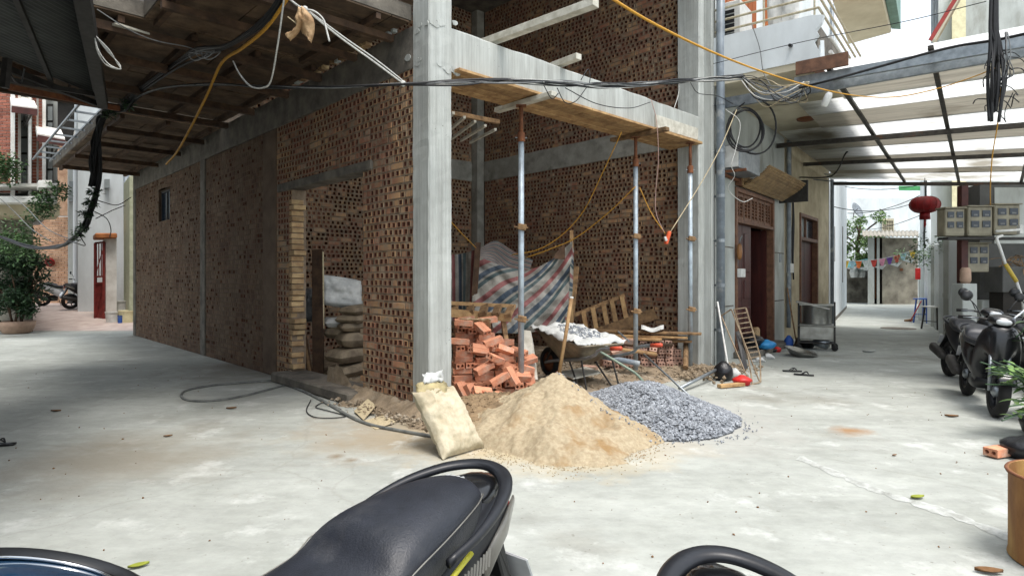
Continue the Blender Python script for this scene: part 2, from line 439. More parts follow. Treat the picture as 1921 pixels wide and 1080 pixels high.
PITCH, COURSE, STR = 0.090, 0.0765, 0.232
def brick_verts(w, h, hw, hh, hx=0.0, depth=0.055, back=0.008, jit=None):
    """front outline, hole and hole floor of one hollow brick seen end-on; local x along the course, y outwards, z up"""
    a, b = w / 2, h / 2
    O = [(-a, -back, -b), (a, -back, -b), (a, -back, b), (-a, -back, b)]
    c = 0.005
    Fv = [(-a + c, 0, -b + c), (a - c, 0, -b + c), (a - c, 0, b - c), (-a + c, 0, b - c)]
    if hw <= 0:
        return O + Fv, [(0, 1, 5, 4), (1, 2, 6, 5), (2, 3, 7, 6), (3, 0, 4, 7), (4, 5, 6, 7)], [0] * 5
    H = [(hx - hw / 2, 0, -hh / 2), (hx + hw / 2, 0, -hh / 2), (hx + hw / 2, 0, hh / 2), (hx - hw / 2, 0, hh / 2)]
    B = [(x, -depth, z) for x, y, z in H]
    f = []
    for k in range(4):
        j = (k + 1) % 4
        f += [(k, j, 4 + j, 4 + k), (4 + k, 4 + j, 8 + j, 8 + k), (8 + k, 8 + j, 12 + j, 12 + k)]
    f.append((12, 13, 14, 15))
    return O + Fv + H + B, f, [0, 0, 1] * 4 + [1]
VARIANTS = []
rv = random.Random(3)
for k in range(7):
    VARIANTS.append(brick_verts(PITCH - 0.013, COURSE - 0.013, rv.uniform(0.044, 0.056), rv.uniform(0.041, 0.050), rv.uniform(-0.005, 0.005), (0.012, 0.05, 0.10, 0.11, 0.12, 0.12, 0.07)[k]))
BLANK = brick_verts(PITCH - 0.013, COURSE - 0.013, 0, 0)
LONG = brick_verts(STR - 0.014, COURSE - 0.013, 0, 0)
SOLO_MESH = {}
SOLO = []          # candidates for single brick objects: (area, wall, kind, location, rz)

def brick_wall(name, o, sdir, ndir, s0, s1, z0, z1, holes=(), thick=0.2, face='brick_face', seed=1, solo=False, p_long=0.045, p_blank=0.10, toothed=None, label=None):
    """one wall plane in house coordinates: o origin, sdir along, ndir outwards"""
    rg = random.Random(seed)
    o = Vector(o); sd = Vector(sdir); nd = Vector(ndir); up = Vector((0, 0, 1))
    BV, BF, BI = [], [], []  # bricks, and which of their faces are hole clay in the shade-darkened colour
    MV, MF = [], []          # mortar bed
    def put(Vx, Fx, V, Fc, cs, cz, off, tw=0.0):
        b = len(V)
        for x, y, z in Vx:
            V.append(tuple(o + sd * (cs + x) + nd * (y + off) + up * (cz + z + tw * x)))
        for f in Fx: Fc.append(tuple(i + b for i in f))
    wall = bpy.data.objects.new(name, bpy.data.meshes.new(name)); wall.parent = house; COL.objects.link(wall)
    if label: wall['label'] = label
    rz = math.atan2(sd.y, sd.x)
    nrow = int(round((z1 - z0) / COURSE))
    ch = (z1 - z0) / nrow
    rec = 0.0035 if face == 'brick_face' else 0.006
    for r in range(nrow):
        zc = z0 + (r + 0.5) * ch
        s = s0 - rg.uniform(0, PITCH)
        ends = sorted([(h[0], h[1]) for h in holes if h[2] < zc < h[3]])
        while s < s1 - 0.002:
            kind = rg.random()
            w = STR if kind < p_long else PITCH * rg.uniform(0.97, 1.05)
            a, b = max(s, s0), min(s + w, s1)
            nxt = s + w
            skip = False
            for ha, hb in ends:
                if a >= ha - 1e-6 and a < hb: nxt = hb; skip = True; break
                if a < ha < b: b = ha; nxt = hb
            s = nxt
            if skip or b - a < 0.012: continue
            cs = (a + b) / 2; cw = b - a
            zw = 0.016 * fbm(cs * 0.55, zc * 0.45, seed * 1.7)        # courses wander a little
            smear = fbm(cs * 0.9, zc * 0.9, seed * 3.1) > 0.30 and rg.random() < 0.75
            off = rg.gauss(0, 0.0022); dz = rg.gauss(0, 0.0018); tw = rg.gauss(0, 0.012)
            full = abs(cw - w) < 1e-6
            if full and kind < p_long: geo, kd = LONG, 'L'
            elif full and kind < p_long + p_blank: geo, kd = BLANK, 'B'
            elif full: vi = 0 if smear else rg.randrange(7); geo, kd = VARIANTS[vi], vi
            else: geo, kd = brick_verts(max(0.008, cw - 0.012), COURSE - 0.013, 0, 0), None
            # mortar frame round the brick (open in the middle so that the holes stay hollow)
            iw = max(0.004, (cw - 0.013)) / 2; ih = (COURSE - 0.013) / 2
            if kd is None: iw = max(0.008, cw - 0.012) / 2
            if kd == 'L': iw = (STR - 0.014) / 2
            if isinstance(kd, int) or kd == 'B': iw = (PITCH - 0.013) / 2
            OV = [(a - cs, -rec, -ch / 2), (b - cs, -rec, -ch / 2), (b - cs, -rec, ch / 2), (a - cs, -rec, ch / 2)]
            IV = [(-iw, -rec, -ih), (iw, -rec, -ih), (iw, -rec, ih), (-iw, -rec, ih)]
            put(OV + IV, [(k, (k + 1) % 4, 4 + (k + 1) % 4, 4 + k) for k in range(4)], MV, MF, cs, zc + zw, 0.0)
            if solo and kd is not None:
                dz += zw; loc = o + sd * cs + nd * off + up * (zc + dz)
                wp = BM @ loc; dist = (wp - Vector((0, 0, CAM_H))).length
                SOLO.append((1.0 / dist, wall, kd, loc, rz, face, tw, (geo, cs, zc + dz, off), put, BV, BF, BI))
            else:
                put(geo[0], geo[1], BV, BF, cs, zc + zw + dz, off, tw); BI.extend(geo[2])
    wall['_fin'] = 1
    return wall, (BV, BI), BF, MV, MF, (o, sd, nd, s0, s1, z0, z1, holes, thick, face)

def finish_wall(rec):
    wall, (BV, BI), BF, MV, MF, (o, sd, nd, s0, s1, z0, z1, holes, thick, face) = rec
    del wall['_fin']
    up = Vector((0, 0, 1))
    # inner leaf behind the bricks, cut round the openings
    cuts = sorted(set([s0, s1] + [h[0] for h in holes] + [h[1] for h in holes])); cuts = [c for c in cuts if s0 <= c <= s1]
    for a, b in zip(cuts[:-1], cuts[1:]):
        zs = [(z0, z1)]
        for h in holes:
            if h[0] <= (a + b) / 2 <= h[1]:
                nz = []
                for lo, hi in zs:
                    if h[2] > lo: nz.append((lo, min(hi, h[2])))
                    if h[3] < hi: nz.append((max(lo, h[3]), hi))
                zs = [z for z in nz if z[1] - z[0] > 0.001]
        for lo, hi in zs:
            k = len(MV)
            pts = []
            for y in (-0.125, -thick):
                for ss, zz in ((a, lo), (b, lo), (b, hi), (a, hi)): pts.append(tuple(o + sd * ss + nd * y + up * zz))
            # side faces reach to the front
            MV.extend(pts)
            MF.extend([(k, k + 1, k + 2, k + 3), (k + 7, k + 6, k + 5, k + 4)])
            fr = len(MV)
            for ss, zz in ((a, lo), (b, lo), (b, hi), (a, hi)): MV.append(tuple(o + sd * ss + nd * (-0.0035) + up * zz))
            for i in range(4):
                j = (i + 1) % 4; MF.append((fr + i, k + 4 + i, k + 4 + j, fr + j))
    me = wall.data; me.from_pydata(MV, [], MF); me.materials.append(MATS['smeared_mortar' if face == 'brick_smeared' else 'mortar']); me.update()
    if BV:
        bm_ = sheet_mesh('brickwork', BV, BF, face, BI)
        ob = bpy.data.objects.new('brickwork', bm_); ob.parent = wall; ob['kind'] = 'stuff'; COL.objects.link(ob)

DOOR = (1.265, 3.13, 0.0, 2.58)
WALLS = []
# side wall along the dark lane: pier next to the corner, then the long smeared part
WALLS.append(brick_wall('side_wall', (0, 0, 0), (0, 1, 0), (-1, 0, 0), 0.25, 3.62, 0.0, 3.5, holes=[DOOR, (1.05, 3.6, 2.58, 2.70)], solo=True, seed=11, p_long=0.04, p_blank=0.09))
WALLS.append(brick_wall('side_wall', (0.006, 0, 0), (0, 1, 0), (-1, 0, 0), 4.12, 6.72, 0.0, 3.5, face='brick_smeared', seed=12, p_blank=0.84))
WALLS.append(brick_wall('side_wall', (0.006, 0, 0), (0, 1, 0), (-1, 0, 0), 6.98, 11.85, 0.0, 3.5, holes=[(8.98, 9.84, 2.57, 3.24)], face='brick_smeared', seed=13, p_blank=0.84, label='long shaded side wall with a small window opening'))
# long inner wall seen through the open front, ground floor and upper floor
WALLS.append(brick_wall('inner_wall', (5.25, 0, 0), (0, 1, 0), (-1, 0, 0), 0.37, 5.2, 0.0, 3.5, seed=21, solo=True, p_long=0.05))
WALLS.append(brick_wall('inner_wall', (5.25, 0, 0), (0, 1, 0), (-1, 0, 0), 0.37, 5.2, 3.92, 7.2, seed=22, p_long=0.05))
WALLS.append(brick_wall('back_wall', (0, 5.4, 0), (1, 0, 0), (0, -1, 0), 0.2, 5.04, 0.0, 3.5, seed=31, p_long=0.04))
WALLS.append(brick_wall('back_wall', (0, 5.4, 0), (1, 0, 0), (0, -1, 0), 0.2, 5.04, 3.92, 7.2, seed=32))
# the single bricks: the ones that show largest
SOLO.sort(key=lambda x: -x[0])
solo_side = [x for x in SOLO if x[1] is WALLS[0][0]][:230]
solo_in = [x for x in SOLO if x[1] is WALLS[3][0] and 0.9 < x[3].z < 3.3][:70]
chosen = set(id(x) for x in solo_side + solo_in)
for x in SOLO:
    area, wall, kd, loc, rz, face, tw, (geo, cs, zc, off), put, BV, BF, BI = x
    if id(x) in chosen:
        key = (kd, face)
        if key not in SOLO_MESH:
            vs_, fs_, ci_ = geo
            # in the mesh x runs along the course and -y is outwards after turning
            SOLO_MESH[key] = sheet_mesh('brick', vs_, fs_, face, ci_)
        b_ = bpy.data.objects.new('brick', SOLO_MESH[key]); b_.parent = wall
        rec_ = [w_ for w_ in WALLS if w_[0] is wall][0][5]
        sd_, nd_ = rec_[1], rec_[2]
        b_.matrix_local = Matrix(((sd_.x, nd_.x, 0, loc.x), (sd_.y, nd_.y, 0, loc.y), (tw, 0, 1, loc.z), (0, 0, 0, 1)))
        COL.objects.link(b_)
    else:
        put(geo[0], geo[1], BV, BF, cs, zc, off, tw); BI.extend(geo[2])
for rec_ in WALLS: finish_wall(rec_)

def hp(name, mat, boxes, bevel=0.012, parent=None, label=None):
    m = MB()
    for a, b in boxes: m.aabb(a, b)
    o = m.build(name, mat, parent or house, local=True, bevel=bevel)
    if label: o['label'] = label
    return o
# columns (house coordinates)
def rough_column(p0, p1, q0, q1, z0, z1, mat='concrete_new', label=None, amp=0.004, seed=0):
    """board-cast column with slightly wavering faces and chipped arrises"""
    m = MB(); nz = max(6, int((z1 - z0) / 0.07)); secs = []
    for i in range(nz + 1):
        z = z0 + (z1 - z0) * i / nz; sec = []
        def j(k): return amp * fbm(seed + k * 7.3, z * 1.7, 3.1) + (0.004 * fbm(seed + k * 3.1, z * 14.0, 1.0))
        c = 0.012 + 0.004 * abs(fbm(seed, z * 2.0, 4.4))
        for k, (p, q) in enumerate(((p0 + c, q0), ((p0 + p1) / 2, q0), (p1 - c, q0), (p1, q0 + c), (p1, (q0 + q1) / 2), (p1, q1 - c), (p1 - c, q1), (p0 + c, q1), (p0, q1 - c), (p0, (q0 + q1) / 2), (p0, q0 + c))):
            sec.append((p + j(k), q + j(k + 20), z))
        secs.append(sec)
    m.loft(secs)
    o = m.build('column', mat, house, local=True)
    if label: o['label'] = label
    return o
rough_column(-0.012, 0.27, -0.012, 0.27, 0.0, 7.2, amp=0.006, label='pale bare concrete corner column', seed=1)
rough_column(5.13, 5.42, -0.01, 0.37, 0.0, 7.2, label='concrete column beside the grey downpipe', seed=5)
rough_column(5.04, 5.24, 5.2, 5.4, 0.0, 7.2, mat='concrete_mid', seed=9)
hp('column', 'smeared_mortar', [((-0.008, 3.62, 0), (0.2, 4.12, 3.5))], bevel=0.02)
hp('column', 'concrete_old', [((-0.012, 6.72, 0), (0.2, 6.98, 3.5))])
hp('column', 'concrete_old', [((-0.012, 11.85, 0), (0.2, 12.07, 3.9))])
# ring beams with ragged cast faces
def rough_beam(a, b, w, h, mat, n=40, seed=0, chip=0.012, label=None, out=1):
    """beam from a to b (house coords, bottom outer edge), w inwards (given as vector), h up"""
    a = Vector(a); b = Vector(b); w = Vector(w); secs = []
    for i in range(n + 1):
        p = a.lerp(b, i / n); s_ = i * 0.31 + seed * 5
        j = lambda k, am: am * fbm(s_, k * 3.7, seed)
        up = Vector((0, 0, 1)); wn_ = w.normalized()
        sec = []
        for k, (x, z) in enumerate(((0, 0.012), (0, h * 0.5), (0, h - 0.015), (0.02, h), (1, h), (1, 0), (0.02, 0))):
            xo = x * w.length + j(k, 0.004); zo = z + (j(k + 9, chip) if z > h * 0.9 else j(k + 9, 0.003))
            sec.append(p + wn_ * xo + up * zo)
        secs.append(sec)
    o = MB().loft(secs).build('beam', mat, house, local=True)
    if label: o['label'] = label
    return o
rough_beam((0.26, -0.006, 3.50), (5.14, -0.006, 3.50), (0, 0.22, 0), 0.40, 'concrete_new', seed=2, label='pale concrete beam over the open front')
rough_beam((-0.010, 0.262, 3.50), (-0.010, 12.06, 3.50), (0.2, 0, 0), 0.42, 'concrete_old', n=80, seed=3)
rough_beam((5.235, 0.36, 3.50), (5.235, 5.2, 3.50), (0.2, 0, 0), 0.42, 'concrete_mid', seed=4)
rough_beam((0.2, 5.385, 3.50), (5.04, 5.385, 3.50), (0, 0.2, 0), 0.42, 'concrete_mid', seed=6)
# flakes and runs of grout where column and beams were cast together
rg = random.Random(15)
def flake(face, s, z, r, k):
    pts = []
    for j in range(9):
        a = 2 * math.pi * j / 9; rr = r * (0.8 + 0.4 * rg.random())
        ds, dz = rr * math.cos(a), rr * 0.7 * math.sin(a)
        pts.append((s + ds, -0.017 - 0.0003 * k, z + dz) if face == 'f' else (-0.017 - 0.0003 * (k - 20), s + ds, z + dz))
    MB().prism(pts, (0, 0.013, 0) if face == 'f' else (0.013, 0, 0)).build('grout_flake', 'concrete_new', house, local=True)
for k in range(11):
    flake('f', rg.uniform(0.02, 0.34), rg.choice((3.47, 3.5, 3.9, 3.92)) + rg.gauss(0, 0.025), rg.uniform(0.025, 0.055), k)
for k in range(9):
    flake('s', rg.uniform(0.03, 0.36), rg.choice((3.5, 3.55, 3.88)) + rg.gauss(0, 0.03), rg.uniform(0.02, 0.05), k + 20)
# lintel, step and floor of the side door
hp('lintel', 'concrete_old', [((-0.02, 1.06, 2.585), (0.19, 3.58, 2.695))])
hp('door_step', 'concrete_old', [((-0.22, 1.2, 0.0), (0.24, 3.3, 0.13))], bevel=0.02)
# toothed end of the wall left of the door: pale whole bricks left sticking out
rg = random.Random(5)
M('brick_pale', hexc(176, 152, 114), hexc(146, 116, 84), rough=0.9, scale=8, bump=0.6, obrand=0.3)
tooth = None
for k in range(30):
    z = 0.16 + k * COURSE
    if z > 2.5: break
    if rg.random() < 0.12: continue
    ext = rg.uniform(0.0, 0.045) + (0.05 if rg.random() < 0.15 else 0) if z > 0.9 else rg.choice((0.0, 0.03, 0.06, 0.10))
    m_ = MB(); m_.box((0.075, 3.13 - ext / 2 + 0.03, z + COURSE / 2), (0.17, ext + 0.06, COURSE - 0.014), Matrix.Rotation(rg.gauss(0, 0.03), 3, 'Z'))
    m_.build('brick', 'brick_pale', house, local=True, bevel=0.006)
for k in range(12):
    z = 0.2 + k * 2.4 * COURSE + rg.uniform(0, 0.03)
    if z > 1.6: break
    hp('brick', 'brick_face', [((0.01, 1.20, z), (0.17, 1.28 + rg.choice((0.0, 0.03, 0.06)), z + 0.06))], bevel=0.004)
# steel window frame in the small opening
hp('window', 'dark_metal', [((0.06, 8.98, 2.57), (0.10, 9.02, 3.24)), ((0.06, 9.80, 2.57), (0.10, 9.84, 3.24)), ((0.06, 9.02, 2.57), (0.10, 9.80, 2.61)), ((0.06, 9.02, 3.20), (0.10, 9.80, 3.24)), ((0.06, 9.39, 2.61), (0.10, 9.42, 3.20))], bevel=0)
M('dark_glass', hexc(30, 44, 58), hexc(22, 34, 46), rough=0.12, scale=2, spec=0.6)
hp('pane', 'dark_glass', [((0.075, 9.02, 2.61), (0.083, 9.39, 3.20)), ((0.075, 9.42, 2.61), (0.083, 9.80, 3.20))], bevel=0, parent=bpy.data.objects['window'])
# upper floor: side wall stub and top slab added to darken the inside, rear rooms (plain, mostly hidden)
hp('unseen_upper_wall', 'mortar', [((0.0, 0.28, 4.28), (0.2, 5.38, 7.2))], bevel=0)
hp('rear_block', 'mortar', [((0.21, 5.61, 0.0), (5.4, 12.0, 7.2))], bevel=0)
hp('shading_top_slab', 'concrete_old', [((-0.3, -0.25, 7.2), (5.5, 12.2, 7.36))], bevel=0)
# outer leaf behind the inner wall is the neighbour; close the gap
hp('party_wall', 'concrete_old', [((5.46, 0.4, 0.0), (5.5, 5.6, 7.2))], bevel=0)

# earth floor inside, heaped towards the edges (house coordinates turned into the world)
M('earth', hexc(150, 134, 112), hexc(112, 98, 80), rough=0.97, scale=7, bump=1.0, bscale=70, col3=hexc(168, 158, 142), s3=1.6, t3=0.55)
def earth_z(p, q):
    e = min(1.0, max(0.0, (q + 0.55) / 0.5))
    return 0.012 + e * (0.05 + 0.045 * fbm(p * 1.3, q * 1.3, 2.0) + 0.022 * fbm(p * 6, q * 6, 5.0) + 0.01 * fbm(p * 19, q * 19, 5.0)) - (1 - e) * 0.03
m_ = MB(); rows = []
for i in range(150):
    q = -0.62 + i * 0.04
    rows.append([(0.205 + k * 0.042, q, earth_z(0.205 + k * 0.042, q)) for k in range(120)])
m_.grid(rows); o_ = m_.build('earth_floor', 'earth', house, local=True, smooth=True)

# sloppy mortar and earth banked against the foot of the side wall pier and corner
m_ = MB(); rows = []
for i in range(90):
    q = -0.55 + i * 0.03; row = []
    for k in range(16):
        p = 0.02 - k * 0.028
        edge = 0.24 + 0.16 * fbm(q * 1.8, 4.0) + 0.05 * fbm(q * 8, 2)
        if q > 1.3: edge = max(0.0, edge - (q - 1.3) * 0.5)
        if q < -0.1: edge += (q + 0.1) * 0.25
        d = max(0.0, 1 - (-p) / max(edge, 0.02))
        z = d * (0.16 + 0.05 * fbm(q * 3, p * 3)) + (0.02 * fbm(q * 14, p * 14, 3) if d > 0 else 0) * min(1, d * 3)
        row.append((p, q, max(-0.01, z - 0.006)))
    rows.append(row)
m_.grid(rows); m_.build('earth_bank', 'earth', house, local=True, smooth=True)

# ------------------------------------------------------------------ cantilever over the lane with its timber shuttering
canopy = thing('shuttered_slab', 'low concrete overhang with timber shuttering boards above the dark side lane', 'overhang', BL(-1.2, 3.0, 3.93), HA)
def cp(name, mat, boxes, bevel=0.0, label=None):
    m = MB()
    for a, b in boxes: m.aabb(a, b)
    m.xf(BM); o = m.build(name, mat, canopy, bevel=bevel)
    if label: o['label'] = label
    return o
M('shutter_board', hexc(112, 92, 72), hexc(72, 58, 46), rough=0.85, scale=5, bump=0.4, bscale=40, obrand=0.3, island=0.2)
cp('slab', 'concrete_old', [((-1.98, 0.30, 3.985), (-0.002, 2.05, 4.14)), ((-3.0, 2.07, 3.985), (-0.002, 5.70, 4.14))])
cp('slab', 'concrete_old', [((-1.55, 5.86, 3.90), (-0.002, 12.2, 4.06))])
rg = random.Random(8)
def boards(p0, p1, q0, q1, z, bw, seed):
    q = q0; rg = random.Random(seed)
    while q < q1 - 0.05:
        w = min(bw * rg.uniform(0.8, 1.25), q1 - q); p = p0
        while p < p1 - 0.05:
            l = min(rg.choice((0.55, 0.7, 0.95, 1.2)), p1 - p)
            cp('board', 'shutter_board', [((p + 0.006, q + 0.006, z - 0.018 + rg.uniform(-0.006, 0.006)), (p + l - 0.006, q + w - 0.006, z))])
            p += l
        q += w
boards(-1.98, -0.02, 0.30, 2.05, 3.98, 0.34, 1)
boards(-3.0, -0.02, 2.07, 5.70, 3.98, 0.42, 2)
boards(-1.55, -0.02, 5.86, 12.2, 3.895, 0.55, 3)
# battens and joists under the boards
for k in range(3):
    p = -1.9 + k * 0.75; cp('joist', 'timber_dark', [((p, 0.31, 3.90), (p + 0.05, 2.03, 3.956))])
for k in range(5):
    p = -2.85 + k * 0.66; cp('joist', 'timber_dark', [((p, 2.1, 3.89), (p + 0.06, 5.66, 3.955))])
for k in range(3):
    p = -1.45 + k * 0.62; cp('joist', 'timber_dark', [((p, 5.9, 3.81), (p + 0.06, 12.1, 3.872))])
for q in (2.15, 3.1, 4.3, 5.4):
    cp('bearer', 'timber_dark', [((-2.95, q, 3.80), (-0.05, q + 0.075, 3.887))])
for q in (0.55, 1.3):
    cp('bearer', 'timber_dark', [((-2.0, q, 3.83), (-0.05, q + 0.06, 3.897))])
for q in (6.6, 8.0, 9.6, 11.2):
    cp('bearer', 'timber_dark', [((-1.5, q, 3.73), (-0.05, q + 0.07, 3.807))])
# pale plank and packing pieces wedged along the wall head
a_ = hit(212, 46, (0, 0, 3.86), (0, 0, 1)); b_ = hit(300, 74, (0, 0, 3.86), (0, 0, 1))
MB().bar(a_, b_, 0.11, 0.02).build('plank', 'timber_white', canopy)
rg = random.Random(4)
for k in range(26):
    q = 0.34 + k * 0.10
    if rg.random() < 0.25: continue
    cp('packing_piece', rg.choice(('concrete_new', 'timber_old', 'brick_pale')), [((-0.06 - rg.uniform(0, 0.04), q, 3.93), (-0.012, q + rg.uniform(0.05, 0.09), 3.93 + rg.uniform(0.03, 0.05)))], bevel=0.004)
# steel brackets along the outer edge of the far overhang
for k in range(9):
    q = 6.0 + k * 0.7; p = -1.56
    m_ = MB(); m_.bar(BL(p, q, 3.98), BL(p - 0.34, q, 3.98), 0.03, 0.03); m_.build('bracket', 'galvanised', canopy)
for p in (-1.60, -1.90):
    MB().bar(BL(p, 5.9, 4.01), BL(p, 12.2, 4.01), 0.03, 0.03).build('rail', 'galvanised', canopy)

# house across the dark lane, left of the picture: added unseen to shade the lane, it carries the corrugated canopy
ah = thing('unseen_opposite_house', 'unseen tall rendered house across the dark lane, added at the left to shade it', 'building', BL(-5.5, 2.0, 0), HA)
m_ = MB().aabb((-7.5, -2.5, 0), (-4.35, 8.4, 8.5)); m_.xf(BM); m_.build('wall', 'concrete_old', ah)
for q in (-1.2, 2.6, 5.4):
    m_ = MB().aabb((-4.40, q, 0.9), (-4.335, q + 1.2, 2.3)); m_.xf(BM); w_ = m_.build('window', 'dark_metal', ah)
    m_ = MB().aabb((-4.334, q + 0.06, 0.96), (-4.325, q + 1.14, 2.24)); m_.xf(BM); m_.build('pane', 'dark_glass', w_)
m_ = MB().aabb((-4.40, 0.7, 0.0), (-4.335, 1.7, 2.2)); m_.xf(BM); m_.build('door', 'timber_dark', ah)
# ================================================================== right hand house with doors and balcony
M('render_grey', hexc(176, 180, 176), hexc(150, 153, 148), rough=0.85, scale=2.2, bump=0.3, bscale=40, col3=hexc(132, 132, 122), s3=1.1, t3=0.6, stretch=(1, 1, 0.45))
M('render_beige', hexc(190, 178, 150), hexc(160, 148, 122), rough=0.85, scale=2.0, bump=0.25, bscale=40, col3=hexc(142, 130, 104), s3=0.8, t3=0.58)
M('render_white', hexc(214, 220, 222), hexc(192, 197, 198), rough=0.85, scale=1.6, bump=0.2, bscale=40, col3=hexc(160, 162, 156), s3=0.9, t3=0.66, stretch=(1, 1, 0.4))
M('red_door', hexc(78, 34, 28), hexc(52, 22, 20), rough=0.45, scale=10, stretch=(1, 1, 0.12), bump=0.15)
M('brown_wood', hexc(120, 84, 62), hexc(88, 60, 44), rough=0.6, scale=10, bump=0.2, obrand=0.1)
M('slat_brown', hexc(160, 134, 96), hexc(122, 98, 68), rough=0.6, scale=8, bump=0.2, obrand=0.12)
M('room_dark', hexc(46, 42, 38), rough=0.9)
M('pipe_grey', hexc(128, 138, 146), hexc(104, 112, 120), rough=0.4, scale=6, col3=hexc(176, 178, 176), s3=4, t3=0.6)
M('soffit', hexc(206, 198, 176), hexc(182, 172, 148), rough=0.85, scale=1.5, col3=hexc(160, 146, 118), s3=0.7, t3=0.6)
M('glass_pale', hexc(150, 156, 156), rough=0.15, scale=2)
def rb(m, t0, t1, w0, w1, z0, z1):
    pts = [RW(t, w, z) for z in (z0, z1) for t, w in ((t0, w0), (t0, w1), (t1, w1), (t1, w0))]
    return m.hexa(pts)
def rpart(name, mat, boxes, parent, bevel=0.0, label=None):
    m = MB()
    for b in boxes: rb(m, *b)
    o = m.build(name, mat, parent, bevel=bevel)
    if label: o['label'] = label
    return o
nb = thing('neighbour_house', 'grey rendered house with dark red doors and a broken balcony beside the building site', 'building', R0, 0)
rpart('wall', 'render_grey', [(0.05, 1.18, -0.25, 0.0, 0, 4.42), (3.59, 4.45, -0.25, 0.0, 0, 4.42), (1.18, 3.59, -0.25, -0.01, 2.98, 4.42)], nb)
rpart('wall', 'render_beige', [(4.45, 5.85, -0.25, -0.012, 0, 4.42), (7.75, 9.2, -0.25, -0.012, 0, 4.42), (5.85, 7.75, -0.25, -0.012, 2.92, 4.42)], nb)
rpart('wall', 'render_white', [(0.2, 9.2, -0.25, -0.002, 4.42, 9.0)], nb, label='upper storey wall')
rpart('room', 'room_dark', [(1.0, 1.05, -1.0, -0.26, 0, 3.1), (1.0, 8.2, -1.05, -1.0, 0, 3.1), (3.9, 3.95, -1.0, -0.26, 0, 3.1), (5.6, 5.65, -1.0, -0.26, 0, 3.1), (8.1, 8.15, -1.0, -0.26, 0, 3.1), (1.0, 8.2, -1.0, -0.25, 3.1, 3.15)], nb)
# groove lines of the stucco bands
for z in (0.9, 1.9):
    rpart('groove', 'concrete_old', [(0.2, 1.1, -0.004, 0.004, z, z + 0.022)], nb)
    rpart('groove', 'concrete_old', [(3.7, 4.4, -0.004, 0.004, z, z + 0.022)], nb)
# first door: frame, transom of louvred panels, one leaf shut and one open
rpart('door_frame', 'brown_wood', [(1.18, 1.27, -0.16, 0.03, 0.1, 2.98), (3.50, 3.59, -0.16, 0.03, 0.1, 2.98), (1.27, 3.50, -0.16, 0.03, 2.90, 2.98), (1.27, 3.50, -0.16, 0.03, 2.36, 2.42)], nb, 0.006)
tr = None
for k in range(5):
    t0 = 1.30 + k * 0.44
    fr_ = rpart('transom_panel', 'brown_wood', [(t0, t0 + 0.05, -0.10, -0.02, 2.42, 2.90), (t0 + 0.37, t0 + 0.42, -0.10, -0.02, 2.42, 2.90), (t0 + 0.05, t0 + 0.37, -0.10, -0.02, 2.42, 2.48), (t0 + 0.05, t0 + 0.37, -0.10, -0.02, 2.84, 2.90), (t0 + 0.19, t0 + 0.23, -0.10, -0.02, 2.48, 2.84)], nb)
    for j in range(6):
        z = 2.49 + j * 0.06
        m_ = MB(); c_ = RW(t0 + 0.21, -0.06, z + 0.03)
        m_.bar(RW(t0 + 0.05, -0.06, z + 0.02), RW(t0 + 0.37, -0.06, z + 0.02), 0.07, 0.018, up=RW(0, 0.5, 1.0) - RW(0, 0, 0)); m_.build('louvre', 'brown_wood', fr_)
def leaf(t0, t1, w, z0, z1, name, ang=None):
    lf = rpart(name, 'red_door', [(t0, t1, w - 0.04, w, z0, z1)], nb, 0.004)
    for zz in ((z0 + 0.12, z0 + 0.75), (z0 + 0.9, z0 + 1.25), (z0 + 1.4, z1 - 0.15)):
        rpart('door_panel', 'red_door', [(t0 + 0.09, t1 - 0.09, w, w + 0.015, zz[0], zz[1])], lf, 0.012)
    return lf
leaf(1.27, 1.82, -0.08, 0.1, 2.36, 'door')
leaf(1.84, 2.36, -0.08, 0.1, 2.36, 'door')
m_ = MB().bar(RW(3.46, -0.1, 1.23), RW(3.46, -0.75, 1.23), 0.04, 2.25); m_.build('door', 'red_door', nb)['label'] = 'open door leaf swung inwards'
rpart('door_step', 'concrete_old', [(1.1, 3.7, -0.98, 0.32, 0.0, 0.11)], nb, 0.012)
# second door
rpart('door_frame', 'brown_wood', [(5.85, 5.94, -0.2, 0.02, 0, 2.92), (7.66, 7.75, -0.2, 0.02, 0, 2.92), (5.94, 7.66, -0.2, 0.02, 2.84, 2.92), (5.94, 7.66, -0.2, 0.02, 2.28, 2.36)], nb, 0.006)
leaf(5.94, 6.80, -0.12, 0.03, 2.28, 'door')
rpart('door', 'red_door', [(6.82, 7.66, -0.16, -0.12, 0.03, 2.28)], nb)
rpart('transom_window', 'brown_wood', [(6.72, 6.80, -0.15, -0.06, 2.36, 2.84)], nb)
rpart('pane', 'glass_pale', [(5.94, 6.72, -0.11, -0.10, 2.36, 2.84)], nb)
rpart('pane', 'dark_glass', [(6.80, 7.66, -0.11, -0.10, 2.36, 2.84)], nb)
# roller shutter housing faced with brown slats
sh = thing_ = None
hs = rpart('shutter_box', 'brown_wood', [(1.2, 3.6, 0.0, 0.10, 3.0, 3.18)], nb)
for k in range(9):
    f0 = k / 9.0
    z = 3.0 + 0.34 * f0; w = 0.12 + 0.40 * math.sin(f0 * math.pi / 2.2)
    MB().bar(RW(1.3 + 0.01 * k, w, z), RW(3.9 + 0.01 * k, w, z), 0.066, 0.02, up=RW(0, -0.5, 1) - RW(0, 0, 0)).build('slat', 'slat_brown', hs)
for k in range(5):
    z = 3.0 + k * 0.035
    rpart('slat', 'slat_brown', [(1.24, 3.56, 0.10, 0.115 + 0.004 * k, z, z + 0.031)], hs)
rpart('end_plate', 'dark_metal', [(4.02, 4.07, 0.0, 0.56, 2.96, 3.40)], hs)
